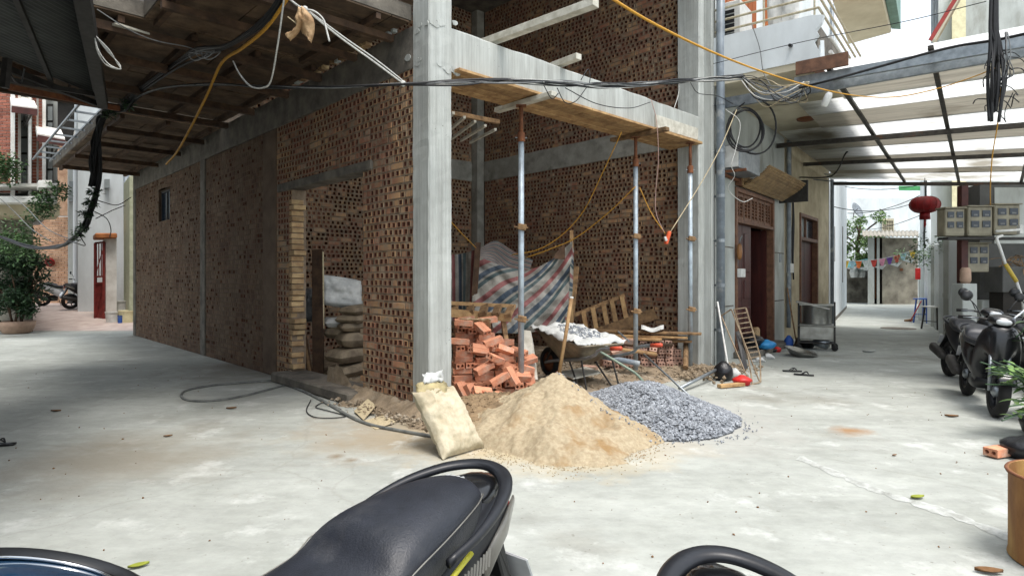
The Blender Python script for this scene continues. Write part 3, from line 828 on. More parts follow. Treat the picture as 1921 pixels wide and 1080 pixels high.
# balcony
bal = rpart('balcony', 'soffit', [(0.0, 9.2, 0.0, 1.56, 4.42, 4.52)], nb, label='pale balcony slab over the doors')
def ragged_panel():
    """side parapet with a broken outer edge"""
    m = MB(); prof = [(0, 4.52), (1.50, 4.52), (1.56, 4.42), (1.585, 4.60), (1.53, 4.70), (1.50, 4.78), (1.56, 4.86), (1.53, 4.93), (1.60, 5.02), (1.63, 5.12), (1.48, 5.155), (0, 5.17)]
    m.prism([RW(-0.02, w, z) for w, z in prof], RW(0.09, 0, 0) - RW(0, 0, 0))
    return m.build('parapet', 'render_white', bal, label_ := None) if False else m.build('parapet', 'render_white', bal)
ragged_panel()['label'] = 'white side parapet with a broken outer edge and rust streaks'
rpart('parapet', 'concrete_old', [(0.12, 9.2, 1.46, 1.52, 4.52, 5.10)], bal)
for w_, z0_, z1_, tw_ in ((1.56, 4.50, 4.74, 0.25), (1.60, 4.55, 4.80, -0.3), (1.57, 4.44, 4.62, 0.4)):
    MB().bar(RW(0.06, w_, z0_), RW(0.10, w_ + 0.05 * tw_, z1_), 0.05, 0.02).build('broken_chip', 'render_white', bal)
rpart('broken_slab', 'brown_wood', [(0.05, 0.5, 1.50, 1.85, 4.33, 4.415)], bal)
M('rail_cream', hexc(190, 182, 158), hexc(150, 140, 116), rough=0.5, scale=12)
for z in (5.27, 5.44, 5.62, 5.80):
    MB().tube([RW(0.03, 0.0, z), RW(0.03, 1.56, z - 0.01)], 0.019, 8).build('rail', 'rail_cream', bal)
for z in (5.25, 5.42, 5.60):
    MB().tube([RW(0.03, 1.56, z), RW(9.1, 1.56, z)], 0.019, 8).build('rail', 'rail_cream', bal)
for w in (0.05, 0.8, 1.5):
    MB().tube([RW(0.03, w, 5.1), RW(0.03, w, 5.85)], 0.014, 6).build('rail_post', 'rail_cream', bal)
for z, w in ((4.58, 1.60), (4.75, 1.62), (4.98, 1.61)):
    MB().tube([RW(0.5, w, z), RW(9.0, w, z)], 0.028, 8).build('pipe', 'white_plastic', bal)
MB().tube([RW(-0.02, 1.2, 4.78), RW(-0.11, 1.2, 4.76)], 0.024, 10).build('drain_spout', 'black_plastic', bal)
for t_, w_ in ((3.0, 0.75), (6.3, 0.75)):
    MB().lathe([(0.17, 0.0), (0.16, -0.03), (0.06, -0.05)], RW(t_, w_, 4.415), 20).build('ceiling_rose', 'rust', bal)
# upstairs behind the balcony: louvred shutters, air conditioner, curtain, washing
M('orange_wood', hexc(186, 112, 62), hexc(150, 84, 44), rough=0.6, scale=9, stretch=(1, 1, 0.1))
for t0, t1 in ((0.55, 1.05), (1.5, 2.3), (3.0, 3.8)):
    f_ = rpart('upper_shutter', 'orange_wood', [(t0, t1, 0.0, 0.04, 4.55, 6.9)], nb)
    for j in range(9):
        tt = t0 + 0.04 + (t1 - t0 - 0.08) * j / 9
        rpart('slat', 'orange_wood', [(tt, tt + 0.03, 0.04, 0.06, 4.6, 6.8)], f_)
ac = thing('air_conditioner', 'white outdoor air conditioner unit with dark grille behind the balcony rail', 'air conditioner', RW(0.55, 0.35, 5.0))
rpart('casing', 'white_plastic', [(0.14, 0.75, 0.12, 0.42, 5.05, 5.75)], ac, 0.01)
for j in range(7):
    rpart('grille_bar', 'black_plastic', [(0.120, 0.138, 0.15, 0.33, 5.11 + j * 0.075, 5.16 + j * 0.075)], ac)
m_ = MB(); rows = []
for i in range(10):
    rows.append([RW(0.55 + 0.05 * math.sin(i * 0.9 + k), 0.72 + k * 0.05 + 0.03 * math.sin(k * 2.1), 6.4 - i * 0.135) for k in range(10)])
o_ = m_.grid(rows).build('laundry_sheet', 'white_plastic', smooth=True, solid=0.008); tag(o_, 'white washing hung to dry behind the balcony rail', 'laundry')
# sill of the corner: downpipe and flat strip beside the building site
dp = thing('downpipe', 'tall grey drain pipe with clips between brick site and rendered house', 'pipe', RW(0.02, 0.1, 0))
MB().tube([RW(0.0, 0.16, 0.0), RW(0.0, 0.16, 8.0)], 0.065, 14).build('pipe', 'pipe_grey', dp, smooth=True)
for z in (0.55, 1.25, 1.95, 2.65, 3.35, 4.1):
    MB().lathe([(0.072, 0), (0.072, 0.05)], RW(0.0, 0.16, z), 14).build('clip', 'galvanised', dp)
    MB().bar(RW(0.0, 0.08, z + 0.025), RW(0.02, 0.0, z + 0.025), 0.05, 0.03).build('bracket', 'galvanised', dp)
rpart('wall_strip', 'concrete_new', [(-0.14, 0.05, -0.3, 0.06, 0, 8.0)], nb)
# metal cabinet on the wall under the balcony and the channel above
cb = thing('cable_cabinet', 'weathered white metal cabinet hanging under the balcony below coiled cables', 'cabinet', RW(0.6, 0.3, 3.2))
rpart('case', 'galvanised', [(0.18, 1.25, 0.03, 0.40, 3.12, 3.50)], cb, 0.01)
rpart('door', 'white_plastic', [(0.16, 0.178, 0.06, 0.38, 3.14, 3.48)], cb, 0.004)
rpart('bracket', 'rust', [(0.2, 1.3, 0.03, 0.08, 3.06, 3.10), (0.15, 0.2, 0.03, 0.5, 3.06, 3.10)], cb)
MB().bar(RW(0.15, 0.1, 4.16), RW(0.15, 3.9, 4.16), 0.06, 0.16).build('steel_channel', 'galvanised', None)
tag(bpy.data.objects['steel_channel'], 'grey steel channel running out from the wall under the balcony', 'beam')
MB().bar(RW(0.15, 0.0, 4.16), RW(0.15, 0.09, 4.16), 0.12, 0.2).build('wall_plate', 'galvanised', bpy.data.objects['steel_channel'])
# cable coils hung over the cabinet
for k, (dr, dx, dz) in enumerate(((0.34, 0.0, 0.0), (0.31, 0.03, -0.02), (0.42, 0.28, 0.03), (0.29, -0.02, 0.01))):
    c_ = W(1398 + dx * 60, 243, 9.35 + 0.03 * k)
    pts = [c_ + Vector((dr * 0.85 * math.cos(a), 0.10 * math.sin(a * 2 + k) * 0.4, dr * math.sin(a) + dz)) for a in [2 * math.pi * i / 28 for i in range(28)]]
    if k == 0:
        coil = thing('cable_coil', 'black cable wound in loops above the metal cabinet', 'cable', c_)
    MB().tube(pts, 0.014, 6, close=True).build('loop', 'cable_black', coil, smooth=True)
# conduit and cables on the wall between the doors
cd = thing('wall_conduit', 'bundle of grey conduit and black cables running down between the two doors', 'conduit', RW(4.75, 0.05, 0))
for k, (t, r_, mt, z0) in enumerate(((4.62, 0.045, 'pipe_grey', 0.3), (4.74, 0.03, 'cable_grey', 0.6), (4.84, 0.022, 'cable_black', 1.5), (4.90, 0.018, 'cable_black', 1.35))):
    MB().tube(spline([RW(t + 0.04 * math.sin(j * 1.7 + k), 0.05 + 0.03 * (k > 1), z0 + (3.5 - z0) * j / 5) for j in range(6)] if k > 1 else [RW(t, 0.05, z0), RW(t, 0.05, 3.6), RW(t, 0.05, 4.38)], 5), r_, 8).build('conduit', mt, cd, smooth=True)
rpart('junction_box', 'white_plastic', [(4.6, 4.86, 0.0, 0.1, 1.5, 1.7)], cd, 0.006)
o_ = rpart('number_plate', 'galvanised', [(4.05, 4.2, 0.0, 0.012, 1.72, 1.90)], None); tag(o_, 'small metal number plate on the pilaster right of the first door', 'plate')
lp = thing('wall_lamp', 'orange lantern lamp on the left jamb of the first door', 'lamp', RW(1.14, 0.06, 1.6))
MB().lathe([(0.02, 0), (0.042, 0.05), (0.05, 0.14), (0.042, 0.24), (0.02, 0.28)], RW(1.14, 0.09, 1.70), 14).build('shade', M('lamp_amber', hexc(140, 96, 54), rough=0.4), lp, smooth=True)
MB().tube(spline([RW(1.14, 0.09, 2.02), RW(1.2, 0.12, 2.12), RW(1.25, 0.05, 1.95), RW(1.24, 0.03, 1.6)], 5), 0.008, 5).build('lead', 'cable_grey', lp)
o_ = rpart('socket_box', 'white_plastic', [(1.2, 1.42, 0.03, 0.11, 1.40, 1.55)], None, 0.008); tag(o_, 'white socket box fixed beside the first dark red door', 'socket')

# ------------------------------------------------------------------ white house further up the lane
B0 = RW(9.2, 0.0); D2 = Vector((0.514, 0.858, 0)); N2 = Vector((0.858, -0.514, 0))
def W2(t, w, z): return B0 + D2 * t + N2 * w + Vector((0, 0, z))
def b2(name, mat, boxes, parent, bevel=0.0):
    m = MB()
    for t0, t1, w0, w1, z0, z1 in boxes: m.hexa([W2(t, w, z) for z in (z0, z1) for t, w in ((t0, w0), (t0, w1), (t1, w1), (t1, w0))])
    return m.build(name, mat, parent, bevel=bevel)
wh = thing('white_house', 'bright white rendered house further up the right hand lane', 'building', B0)
b2('wall', 'render_white', [(0.02, 12.4, -4.0, 0.0, 0.0, 9.5)], wh)
b2('window', 'concrete_old', [(2.6, 2.75, -0.05, 0.012, 1.9, 3.0)], wh)
b2('window', 'concrete_old', [(8.0, 8.5, -0.05, 0.012, 1.2, 3.4)], wh)
b2('base_stain', 'concrete_old', [(0.02, 12.38, 0.0, 0.008, 0.0, 0.12)], wh)
MB().tube([W2(0.1, 0.07, 0.0), W2(0.1, 0.07, 9.0)], 0.05, 10).build('downpipe', 'pipe_grey', wh, smooth=True)
p0, p1, p2_, p3_ = W(1590, 84, 14.6), W(1676, 62, 13.6), W(1650, -60, 9.6), W(1555, -60, 10.2)
z_ = 7.0
def at_z(u, v, z): return hit(u, v, (0, 0, z), (0, 0, 1))
poly = [at_z(1592, 84, 7.0), at_z(1672, 62, 7.0), at_z(1648, -40, 7.0), at_z(1545, -40, 7.0)]
MB().prism(poly, (0, 0, 0.35)).build('upper_balcony', 'soffit', wh, bevel=0.02)
MB().prism([poly[1] + Vector((0.02, 0.02, 0.1)), poly[1] + Vector((0.25, 0.05, 0.1)), poly[2] + Vector((0.25, 0, 0.1)), poly[2] + Vector((0.02, 0, 0.1))], (0, 0, 0.9)).build('upper_parapet', M('teal_trim', hexc(120, 150, 140), rough=0.8), wh)

# ------------------------------------------------------------------ canopy of clear and metal sheets over the lane
M('steel_dark', hexc(70, 66, 60), hexc(48, 44, 40), rough=0.6, scale=10, metal=0.3, col3=hexc(110, 76, 52), s3=5, t3=0.62)
def sheet_mat(name, col, trans, rough, dirt):
    """corrugated sheet, partly letting daylight through, with dirt streaks along the ribs"""
    m = bpy.data.materials.new(name); m.use_nodes = True; nt = m.node_tree; L = nt.links.new; b = nt.nodes["Principled BSDF"]
    g = _n(nt, "ShaderNodeNewGeometry"); mp = _n(nt, "ShaderNodeMapping"); mp.vector_type = 'TEXTURE'
    mp.inputs['Rotation'].default_value = (0, 0, R(-38)); mp.inputs['Scale'].default_value = (1.6, 0.09, 1.0); L(g.outputs['Position'], mp.inputs['Vector'])
    n = _n(nt, "ShaderNodeTexNoise", i_Scale=1.0, i_Detail=7.0, i_Roughness=0.65); L(mp.outputs[0], n.inputs['Vector'])
    r = _n(nt, "ShaderNodeMapRange", i_From_Min=0.38, i_From_Max=0.68); L(n.outputs[0], r.inputs[0])
    n2 = _n(nt, "ShaderNodeTexNoise", i_Scale=0.9, i_Detail=6.0); L(g.outputs['Position'], n2.inputs['Vector'])
    r2 = _n(nt, "ShaderNodeMapRange", i_From_Min=0.55, i_From_Max=0.72); L(n2.outputs[0], r2.inputs[0])
    mx = _n(nt, "ShaderNodeMixRGB"); mx.inputs[1].default_value = c4(col); mx.inputs[2].default_value = c4(tuple(x * (1 - dirt) for x in col)); L(r.outputs[0], mx.inputs[0])
    m2 = _n(nt, "ShaderNodeMixRGB"); m2.inputs[2].default_value = c4(tuple(x * y for x, y in zip(col, (0.36, 0.33, 0.28)))); L(r2.outputs[0], m2.inputs[0]); L(mx.outputs[0], m2.inputs[1])
    L(m2.outputs[0], b.inputs['Base Color']); b.inputs['Roughness'].default_value = rough
    tl = _n(nt, "ShaderNodeBsdfTranslucent"); L(m2.outputs[0], tl.inputs[0])
    ms = _n(nt, "ShaderNodeMixShader"); ms.inputs[0].default_value = trans
    L(b.outputs[0], ms.inputs[1]); L(tl.outputs[0], ms.inputs[2]); L(ms.outputs[0], nt.nodes['Material Output'].inputs[0])
    MATS[name] = m
sheet_mat('clear_sheet', (0.86, 0.88, 0.87), 0.85, 0.35, 0.28)
sheet_mat('metal_sheet', hexc(186, 180, 166), 0.3, 0.55, 0.35)
CAN = {}
def canopy_pt(t, w):
    """height of the sheets: highest near the balcony, falling up the lane and outwards"""
    a = min(1.0, max(0.0, t / 9.4)); b = w / 4.0
    return RW(t, w, 4.26 - 0.18 * a + b * (-0.03 * (1 - a) - 0.40 * a))
lc = thing('lane_canopy', 'steel framed canopy of clear and dull metal corrugated sheets over the right lane', 'canopy', RW(4.5, 2.5, 4.0))
edges = [-0.35, 0.55, 1.35, 2.1, 3.1, 4.1, 5.0, 6.0, 6.7, 7.7, 8.3, 9.4]
for k in range(len(edges) - 1):
    t0, t1 = edges[k] - 0.03, edges[k + 1] + 0.03
    wa = 1.66 if t0 < 1.0 else 1.0 if t0 < 2.2 else 0.25 if t0 < 8 else 0.05
    rows = []
    nw = 10; nt_ = max(24, int((t1 - t0) / 0.02))
    for i in range(nw + 1):
        w = wa + (6.2 - wa) * i / nw
        rows.append([canopy_pt(t0 + (t1 - t0) * j / nt_, w) + Vector((0, 0, 0.05 + 0.012 * (k % 2) + 0.011 * math.cos(math.pi * j) + 0.004 * fbm(i, j * 0.2, k))) for j in range(nt_ + 1)])
    MB().grid(rows).build('roof_sheet', 'clear_sheet' if k % 2 == 0 else 'metal_sheet', lc, smooth=True)
for t, h, w0 in ((-0.25, 0.13, 1.3), (3.77, 0.09, 0.02), (6.1, 0.08, 0.02), (9.3, 0.09, 0.02)):
    MB().bar(canopy_pt(t, w0) - Vector((0, 0, h / 2 + 0.02)), canopy_pt(t, 6.2) - Vector((0, 0, h / 2 + 0.02)), 0.06, h).build('cross_beam', 'galvanised' if t < 0 else 'steel_dark', lc)
for w in (1.75, 2.9, 4.1, 5.3):
    pts = [canopy_pt(t, w) + Vector((0, 0, 0.012)) for t in (-0.4, 2, 4, 6, 8, 9.4)]
    for a_, b_ in zip(pts[:-1], pts[1:]):
        MB().bar(a_, b_, 0.06, 0.045).build('purlin', 'steel_dark', lc)
rpart('fascia', 'brown_wood', [(-0.42, -0.38, 1.35, 2.0, 4.22, 4.40)], lc)
for k in range(2):
    w = (3.9, 6.0)[k]
    MB().bar(canopy_pt(9.3, w) - Vector((0, 0, 0.1)), RW(9.3, w, 0.0), 0.09, 0.09).build('post', 'steel_dark', lc)
o_ = MB().lathe([(0.03, -0.1), (0.045, -0.08), (0.05, 0.06), (0.03, 0.1)], W(1551, 187, 8.3), 12, axis=(0.3, -0.4, 1)).build('camera_housing', 'white_plastic', smooth=True)
tag(o_, 'small white bullet camera under the canopy beam', 'camera')

# ------------------------------------------------------------------ far end of the lane
M('old_plaster', hexc(150, 144, 130), hexc(104, 98, 88), rough=0.9, scale=1.8, bump=0.6, bscale=20, col3=hexc(74, 68, 60), s3=0.9, t3=0.58)
SKEW = 0.63          # the lane runs off to the right: buildings are set square to it
def fb(m, u0, u1, v0, v1, Y0, Y1):
    """box whose front face fills the given photo rectangle at distance Y0 and reaches back to Y1"""
    a = W(u0, v0, Y0); b = W(u1, v1, Y0); k = SKEW * (Y1 - Y0)
    return m.hexa([(a.x, Y0, b.z), (b.x, Y0, b.z), (b.x + k, Y1, b.z), (a.x + k, Y1, b.z), (a.x, Y0, a.z), (b.x, Y0, a.z), (b.x + k, Y1, a.z), (a.x + k, Y1, a.z)])
def fpart(name, mat, rects, parent, Y0, Y1, bevel=0.0):
    m = MB()
    for r in rects: fb(m, *r, Y0, Y1)
    return m.build(name, mat, parent, bevel=bevel)
sh = thing('plaster_shed', 'stained plaster shed with a corrugated roof closing the end of the right lane', 'shed', G(1680, 571))
fpart('wall', 'old_plaster', [(1662, 1720, 446, 572, 0, 0)] if False else [(1655, 1722, 446, 571)], sh, 31.5, 35)
fpart('pillar', 'render_grey', [(1628, 1640, 446, 571)], sh, 31.3, 31.8)
fpart('pillar', 'render_grey', [(1645, 1650, 446, 571)], sh, 31.4, 31.8)
fpart('opening', 'room_dark', [(1640, 1655, 446, 571)], sh, 31.9, 35)
fpart('shutter', 'rust', [(1641, 1644, 446, 560)], sh, 31.6, 31.8)
fpart('vent_brick', 'rust', [(1688, 1694, 503, 508)], sh, 31.45, 31.6)
m_ = MB(); rows = []
for i in range(5):
    rows.append([W(1618 + k * 1.9, 443 - i * 2.5, 30.6 + i * 1.3) + Vector((0, 0, 0.05 * math.cos(k * math.pi / 2 * 1.0))) for k in range(56)])
m_.grid(rows).build('roof', 'metal_sheet', sh, smooth=True, solid=0.03)
fb2 = thing('lane_end_wall', 'low dark wall under a green awning left of the plaster shed', 'wall', G(1608, 570))
fpart('wall', 'old_plaster', [(1580, 1629, 500, 571)], fb2, 33.5, 34)
m_ = MB(); m_.prism([W(1585, 495, 33.4), W(1628, 486, 33.4), W(1628, 490, 32.0), W(1585, 505, 32.0)], (0, 0, 0.04)); m_.build('awning', M('awning_green', hexc(60, 130, 128), rough=0.6), fb2)
for k, (u, v) in enumerate(((1603, 511), (1617, 511))):
    o_ = MB().lathe([(0.02, 0.3), (0.18, 0.22), (0.26, 0.0), (0.18, -0.28)], W(u, v, 33.3), 9).build('hung_cloth', 'white_plastic')
    tag(o_, ('white cloth hung under the green awning, the left of two', 'white cloth hung under the green awning, the right of two')[k], 'cloth', 'cloths under the green awning')
wb = thing('distant_white_building', 'overexposed white building with a lattice window behind the shed', 'building', G(1660, 560))
fpart('wall', 'render_white', [(1586, 1742, 372, 560)], wb, 46, 52)
fpart('upper_wall', 'render_white', [(1560, 1625, 300, 372), (1625, 1800, 320, 372)], wb, 50, 56)
lw_ = fpart('lattice_window', 'rail_cream', [(1655, 1677, 410, 414), (1655, 1657, 414, 440), (1675, 1677, 414, 440)], wb, 45.8, 46.0)
for i in range(5):
    fpart('lattice_bar', 'rail_cream', [(1659.5 + i * 3.2, 1660.7 + i * 3.2, 414, 440)], lw_, 45.85, 45.95)
for i in range(4):
    fpart('lattice_bar', 'rail_cream', [(1657, 1675, 419 + i * 6, 420.2 + i * 6)], lw_, 45.87, 45.93)
fpart('window_recess', 'old_plaster', [(1657, 1675, 414, 440)], lw_, 45.96, 46.05)
o_ = fpart('green_sign', M('sign_green', hexc(70, 150, 90), rough=0.5), [(1686, 1730, 349, 357)], None, 40, 40.1); tag(o_, 'green sign strip high above the lane end', 'sign')
dsh = thing('satellite_dish', 'pale satellite dish on the roof edge above the trees', 'dish', W(1604, 398, 34))
MB().lathe([(0.0, 0.0), (0.2, 0.02), (0.36, 0.08), (0.46, 0.16), (0.45, 0.17), (0.34, 0.10), (0.0, 0.03)], W(1604, 396, 34), 20, axis=(0.6, -0.9, 0.5), capb=False, capt=False).build('bowl', 'galvanised', dsh, smooth=True)
MB().tube([W(1600, 412, 34.4), W(1602, 398, 34.1), W(1609, 392, 33.5)], 0.02, 6).build('arm', 'dark_metal', dsh)
# bunting
fl = thing('bunting', 'string of small coloured triangular flags across the lane end', 'bunting', W(1655, 490, 27))
FC = {'yellow': (232, 190, 60), 'white': (220, 222, 216), 'orange': (232, 120, 60), 'pink': (226, 150, 170), 'purple': (110, 70, 150), 'sky': (170, 205, 215), 'red': (205, 70, 60)}
for k_, c_ in FC.items(): M('flag_' + k_, hexc(*c_), rough=0.7)
string = spline([W(1587, 489, 27), W(1620, 489, 27), W(1660, 484, 27), (W(1695, 475, 27)), W(1722, 467, 27)], 8)
MB().tube(string, 0.01, 4).build('string', 'rope_white', fl)
fcols = ['yellow', 'sky', 'orange', 'white', 'red', 'pink', 'purple', 'red', 'sky', 'white', 'yellow']
for k, cn in enumerate(fcols):
    f0 = (k + 0.3) / len(fcols); p = string[int(f0 * (len(string) - 1))]
    w_, h_ = 0.16, 0.32
    MB().prism([p + Vector((-w_, 0, 0)), p + Vector((w_, 0.03, 0)), p + Vector((0.06, 0.02, -h_)), p + Vector((-0.05, 0.02, -h_))], (0.0, 0.008, 0)).build('flag', 'flag_' + cn, fl)
    q_ = p + Vector((0.3, 0.05, -0.32 - 0.05 * (k % 2)))
    if k % 2 == 0 and k < 9: MB().prism([q_ + Vector((-0.3, 0, 0)), q_ + Vector((0.3, 0.03, 0.1)), q_ + Vector((0.1, 0.02, -0.12))], (0.0, 0.008, 0)).build('flag', 'flag_white', fl)

# ------------------------------------------------------------------ right side of the lane
ft = thing('garden_fence', 'white concrete fence of posts and rails along the right side of the lane', 'fence', Vector((11.2, 15.6, 0)))
fa, fb_ = Vector((13.6, 19.9, 0)), Vector((9.35, 12.6, 0))
NP = 9
for k in range(NP):
    p = fa.lerp(fb_, k / (NP - 1)); wd = 0.30 if k in (0, NP - 1) else 0.17
    MB().box(p + Vector((0, 0, 1.15)), (wd, wd, 2.3), Matrix.Rotation(R(30), 3, 'Z')).build('post', 'render_white' if k % 3 else 'render_grey', ft, bevel=0.012)
for z in (0.95, 2.2):
    MB().bar(fa + Vector((0.03, 0, z)), fb_ + Vector((0.03, 0, z)), 0.12, 0.11).build('rail', 'render_grey', ft, bevel=0.01)
MB().bar(fa + Vector((0.45, -0.2, 0.9)), fb_ + Vector((0.45, -0.2, 0.9)), 0.15, 1.8).build('garden_wall', 'old_plaster', ft)
pl = thing('lane_pillar', 'slim white concrete pole with cables behind the red lantern', 'pole', G(1732, 600))
MB().tube([Vector((13.45, 19.7, 0)), Vector((13.45, 19.7, 6.0))], [0.16, 0.12], 12).build('shaft', 'render_white', pl, smooth=True)
for k in range(3):
    MB().tube(spline([Vector((13.35, 19.55, 1 + j * 0.9)) + Vector((0.05 * math.sin(j * 2 + k), 0, 0)) for j in range(6)], 4), 0.015, 5).build('cable', 'cable_black', pl)
o_ = fpart('red_box', M('red_paint', hexc(196, 44, 40), hexc(160, 30, 30), rough=0.5), [(1717, 1727, 503, 524)], None, 18.6, 18.8, 0.01); tag(o_, 'small red box hung on the pillar below the lantern', 'box')
# lantern
ln = thing('red_lantern', 'round dark red festival lantern hanging over the lane', 'lantern', W(1735, 385, 14.0))
M('lantern_red', hexc(146, 22, 26), hexc(104, 14, 18), rough=0.55, scale=6)
c_ = W(1735, 384, 14.0); prof = []
for i in range(11):
    a = math.pi * i / 10; prof.append((0.06 + 0.25 * math.sin(a), -0.19 * math.cos(a)))
m_ = MB().lathe(prof, c_, 28); m_.build('shade', 'lantern_red', ln, smooth=True)
for k in range(14):
    a = 2 * math.pi * k / 14
    MB().tube([c_ + Vector(((r_ + 0.004) * math.cos(a), (r_ + 0.004) * math.sin(a), h_)) for r_, h_ in prof], 0.006, 4).build('rib', 'lantern_red', ln)
MB().lathe([(0.11, -0.34), (0.105, -0.20), (0.07, -0.18)], c_, 18).build('skirt', 'lantern_red', ln, smooth=True)
MB().lathe([(0.012, -0.52), (0.03, -0.46), (0.02, -0.36), (0.01, -0.34)], c_, 8).build('tassel', 'lantern_red', ln)
MB().tube([c_ + Vector((0, 0, 0.18)), c_ + Vector((0, 0, 0.62))], 0.008, 5).build('cord', 'cable_black', ln)
# wall that carries the electricity meters
mw = thing('meter_wall', 'rendered wall toned dark for canopy shade and lean-to carrying the electricity meters', 'wall', W(1870, 640, 10.6))
M('shaded_render', hexc(92, 92, 90), hexc(66, 66, 64), rough=0.9, scale=1.6, bump=0.3)  # grey darkened in colour for the shade under the canopy
MB().aabb((8.35, 10.8, 0), (13.5, 11.1, 3.05)).build('wall', 'shaded_render', mw)
MB().aabb((8.6, 10.78, 2.0), (10.2, 10.798, 3.0)).build('plaster_patch', 'render_grey', mw)
MB().aabb((8.2, 10.55, 0.0), (8.5, 10.8, 1.0)).build('pier', 'render_grey', mw, bevel=0.01)
o_ = MB().bar(W(1805, 640, 10.2), W(1806, 349, 10.2), 0.11, 0.11); o_ = o_.build('steel_post', M('oxide_red', hexc(82, 42, 36), hexc(58, 30, 27), rough=0.6), None); tag(o_, 'dark red steel post below the meter boxes', 'post')
o_ = MB().lathe([(0.06, 0), (0.08, 0.05), (0.075, 0.22), (0.05, 0.26)], Vector((7.42, 9.9, 1.30)), 16).build('clay_pot', M('terracotta_pale', hexc(178, 150, 130), rough=0.85), None, smooth=True)
tag(o_, 'pale clay jar standing on the pier beside the dark red post', 'jar')
o_ = MB().aabb((7.3, 9.8, 0), (7.54, 10.05, 1.298)).build('brick_pier', 'render_grey', None, bevel=0.01); tag(o_, 'low rendered pier behind the parked scooters', 'pier')
M('meter_case', hexc(146, 140, 120), hexc(114, 108, 92), rough=0.5, scale=5, col3=hexc(110, 100, 80), s3=2, t3=0.6)
def meter(u0, u1, v0, v1, Y, label, rows=2, cols=2, ang=0.0):
    a = W(u0, v1, Y); b = W(u1, v0, Y); t = thing('meter_box', label, 'meter box', ((a.x + b.x) / 2, Y, a.z), 0, 'electricity meter boxes')
    wx, hz = b.x - a.x, b.z - a.z
    MB().aabb((a.x, Y, a.z), (b.x, Y + 0.2, b.z)).build('case', 'meter_case', t, bevel=0.012)
    MB().aabb((a.x - 0.015, Y - 0.03, b.z + 0.002), (b.x + 0.015, Y + 0.21, b.z + 0.022)).build('hood', 'meter_case', t)
    for i in range(rows):
        for j in range(cols):
            x0 = a.x + wx * (0.12 + j * 0.46); z0 = a.z + hz * (0.30 + i * 0.36)
            w_ = MB().aabb((x0, Y - 0.012, z0), (x0 + wx * 0.32, Y + 0.002, z0 + hz * 0.22)).build('meter_window', 'dark_glass', t)
            MB().aabb((x0 + wx * 0.08, Y - 0.016, z0 + hz * 0.03), (x0 + wx * 0.24, Y - 0.012, z0 + hz * 0.09)).build('dial', 'cable_grey', w_)
    MB().aabb((a.x + wx * 0.04, Y - 0.006, a.z + hz * 0.08), (b.x - wx * 0.04, Y - 0.001, a.z + hz * 0.20)).build('flap', 'meter_case', t)
    return t
meter(1773, 1810, 391, 443, 9.9, 'grey electricity meter box, leftmost of the top row')
meter(1816, 1862, 388, 443, 9.9, 'cream electricity meter box in the middle of the top row')
meter(1866, 1914, 384, 440, 9.9, 'cream electricity meter box at the right end of the top row')
meter(1815, 1856, 457, 510, 10.2, 'lone meter box below the top row of boxes')
MB().aabb((7.1, 9.85, W(1800, 449, 9.9).z), (8.8, 10.1, W(1800, 445, 9.9).z)).build('shelf_angle', 'dark_metal', mw)
# fluorescent tube lamp and lamp pole leaning by the meters
tl_ = thing('tube_lamp', 'white tube lamp fixed below the right meter box', 'lamp', W(1890, 433, 9.8))
MB().tube([W(1868, 434, 9.7), W(1912, 431, 9.7)], 0.02, 10).build('tube', 'white_plastic', tl_, smooth=True)
MB().box(W(1914, 430, 9.72), (0.06, 0.06, 0.14)).build('holder', 'white_plastic', tl_)
pb = thing('pipe_pole', 'white pipe with a yellow end leaning in the dark corner below the meters', 'pipe', W(1895, 520, 9.6))
MB().tube(spline([W(1880, 442, 9.6), W(1870, 447, 9.55), W(1876, 465, 9.5), W(1886, 495, 9.5)], 5), 0.022, 8).build('pipe', 'white_plastic', pb, smooth=True)
MB().tube([W(1886, 495, 9.5), W(1907, 528, 9.5)], 0.03, 8).build('sleeve', M('yellow_plastic', hexc(196, 170, 70), rough=0.5), pb, smooth=True)
MB().tube([W(1907, 528, 9.5), W(1918, 560, 9.5), G(1925, 660)], 0.02, 8).build('tail', 'white_plastic', pb, smooth=True)
ct = thing('crate_shelf', 'crate of dry stems standing on a grey block in the dark corner', 'crate', W(1895, 545, 10.3))
MB().aabb((W(1872, 500, 10.3).x, 10.2, W(1872, 548, 10.3).z), (W(1925, 500, 10.3).x, 10.6, W(1872, 500, 10.3).z)).build('block', 'shaded_render', ct, bevel=0.01)
MB().aabb((W(1872, 500, 10.3).x + 0.05, 10.25, 0), (W(1925, 500, 10.3).x - 0.05, 10.55, W(1872, 548, 10.3).z)).build('stand', 'room_dark', ct)
rg = random.Random(2)
for k in range(14):
    b_ = W(1878 + rg.uniform(0, 40), 500, 10.3)
    MB().tube(spline([b_, b_ + Vector((rg.uniform(-0.15, 0.15), rg.uniform(-0.2, 0.1), rg.uniform(0.05, 0.2))), b_ + Vector((rg.uniform(-0.35, 0.35), rg.uniform(-0.3, 0.1), rg.uniform(-0.15, 0.22)))], 4), 0.006, 4).build('stem', 'timber_old', ct)
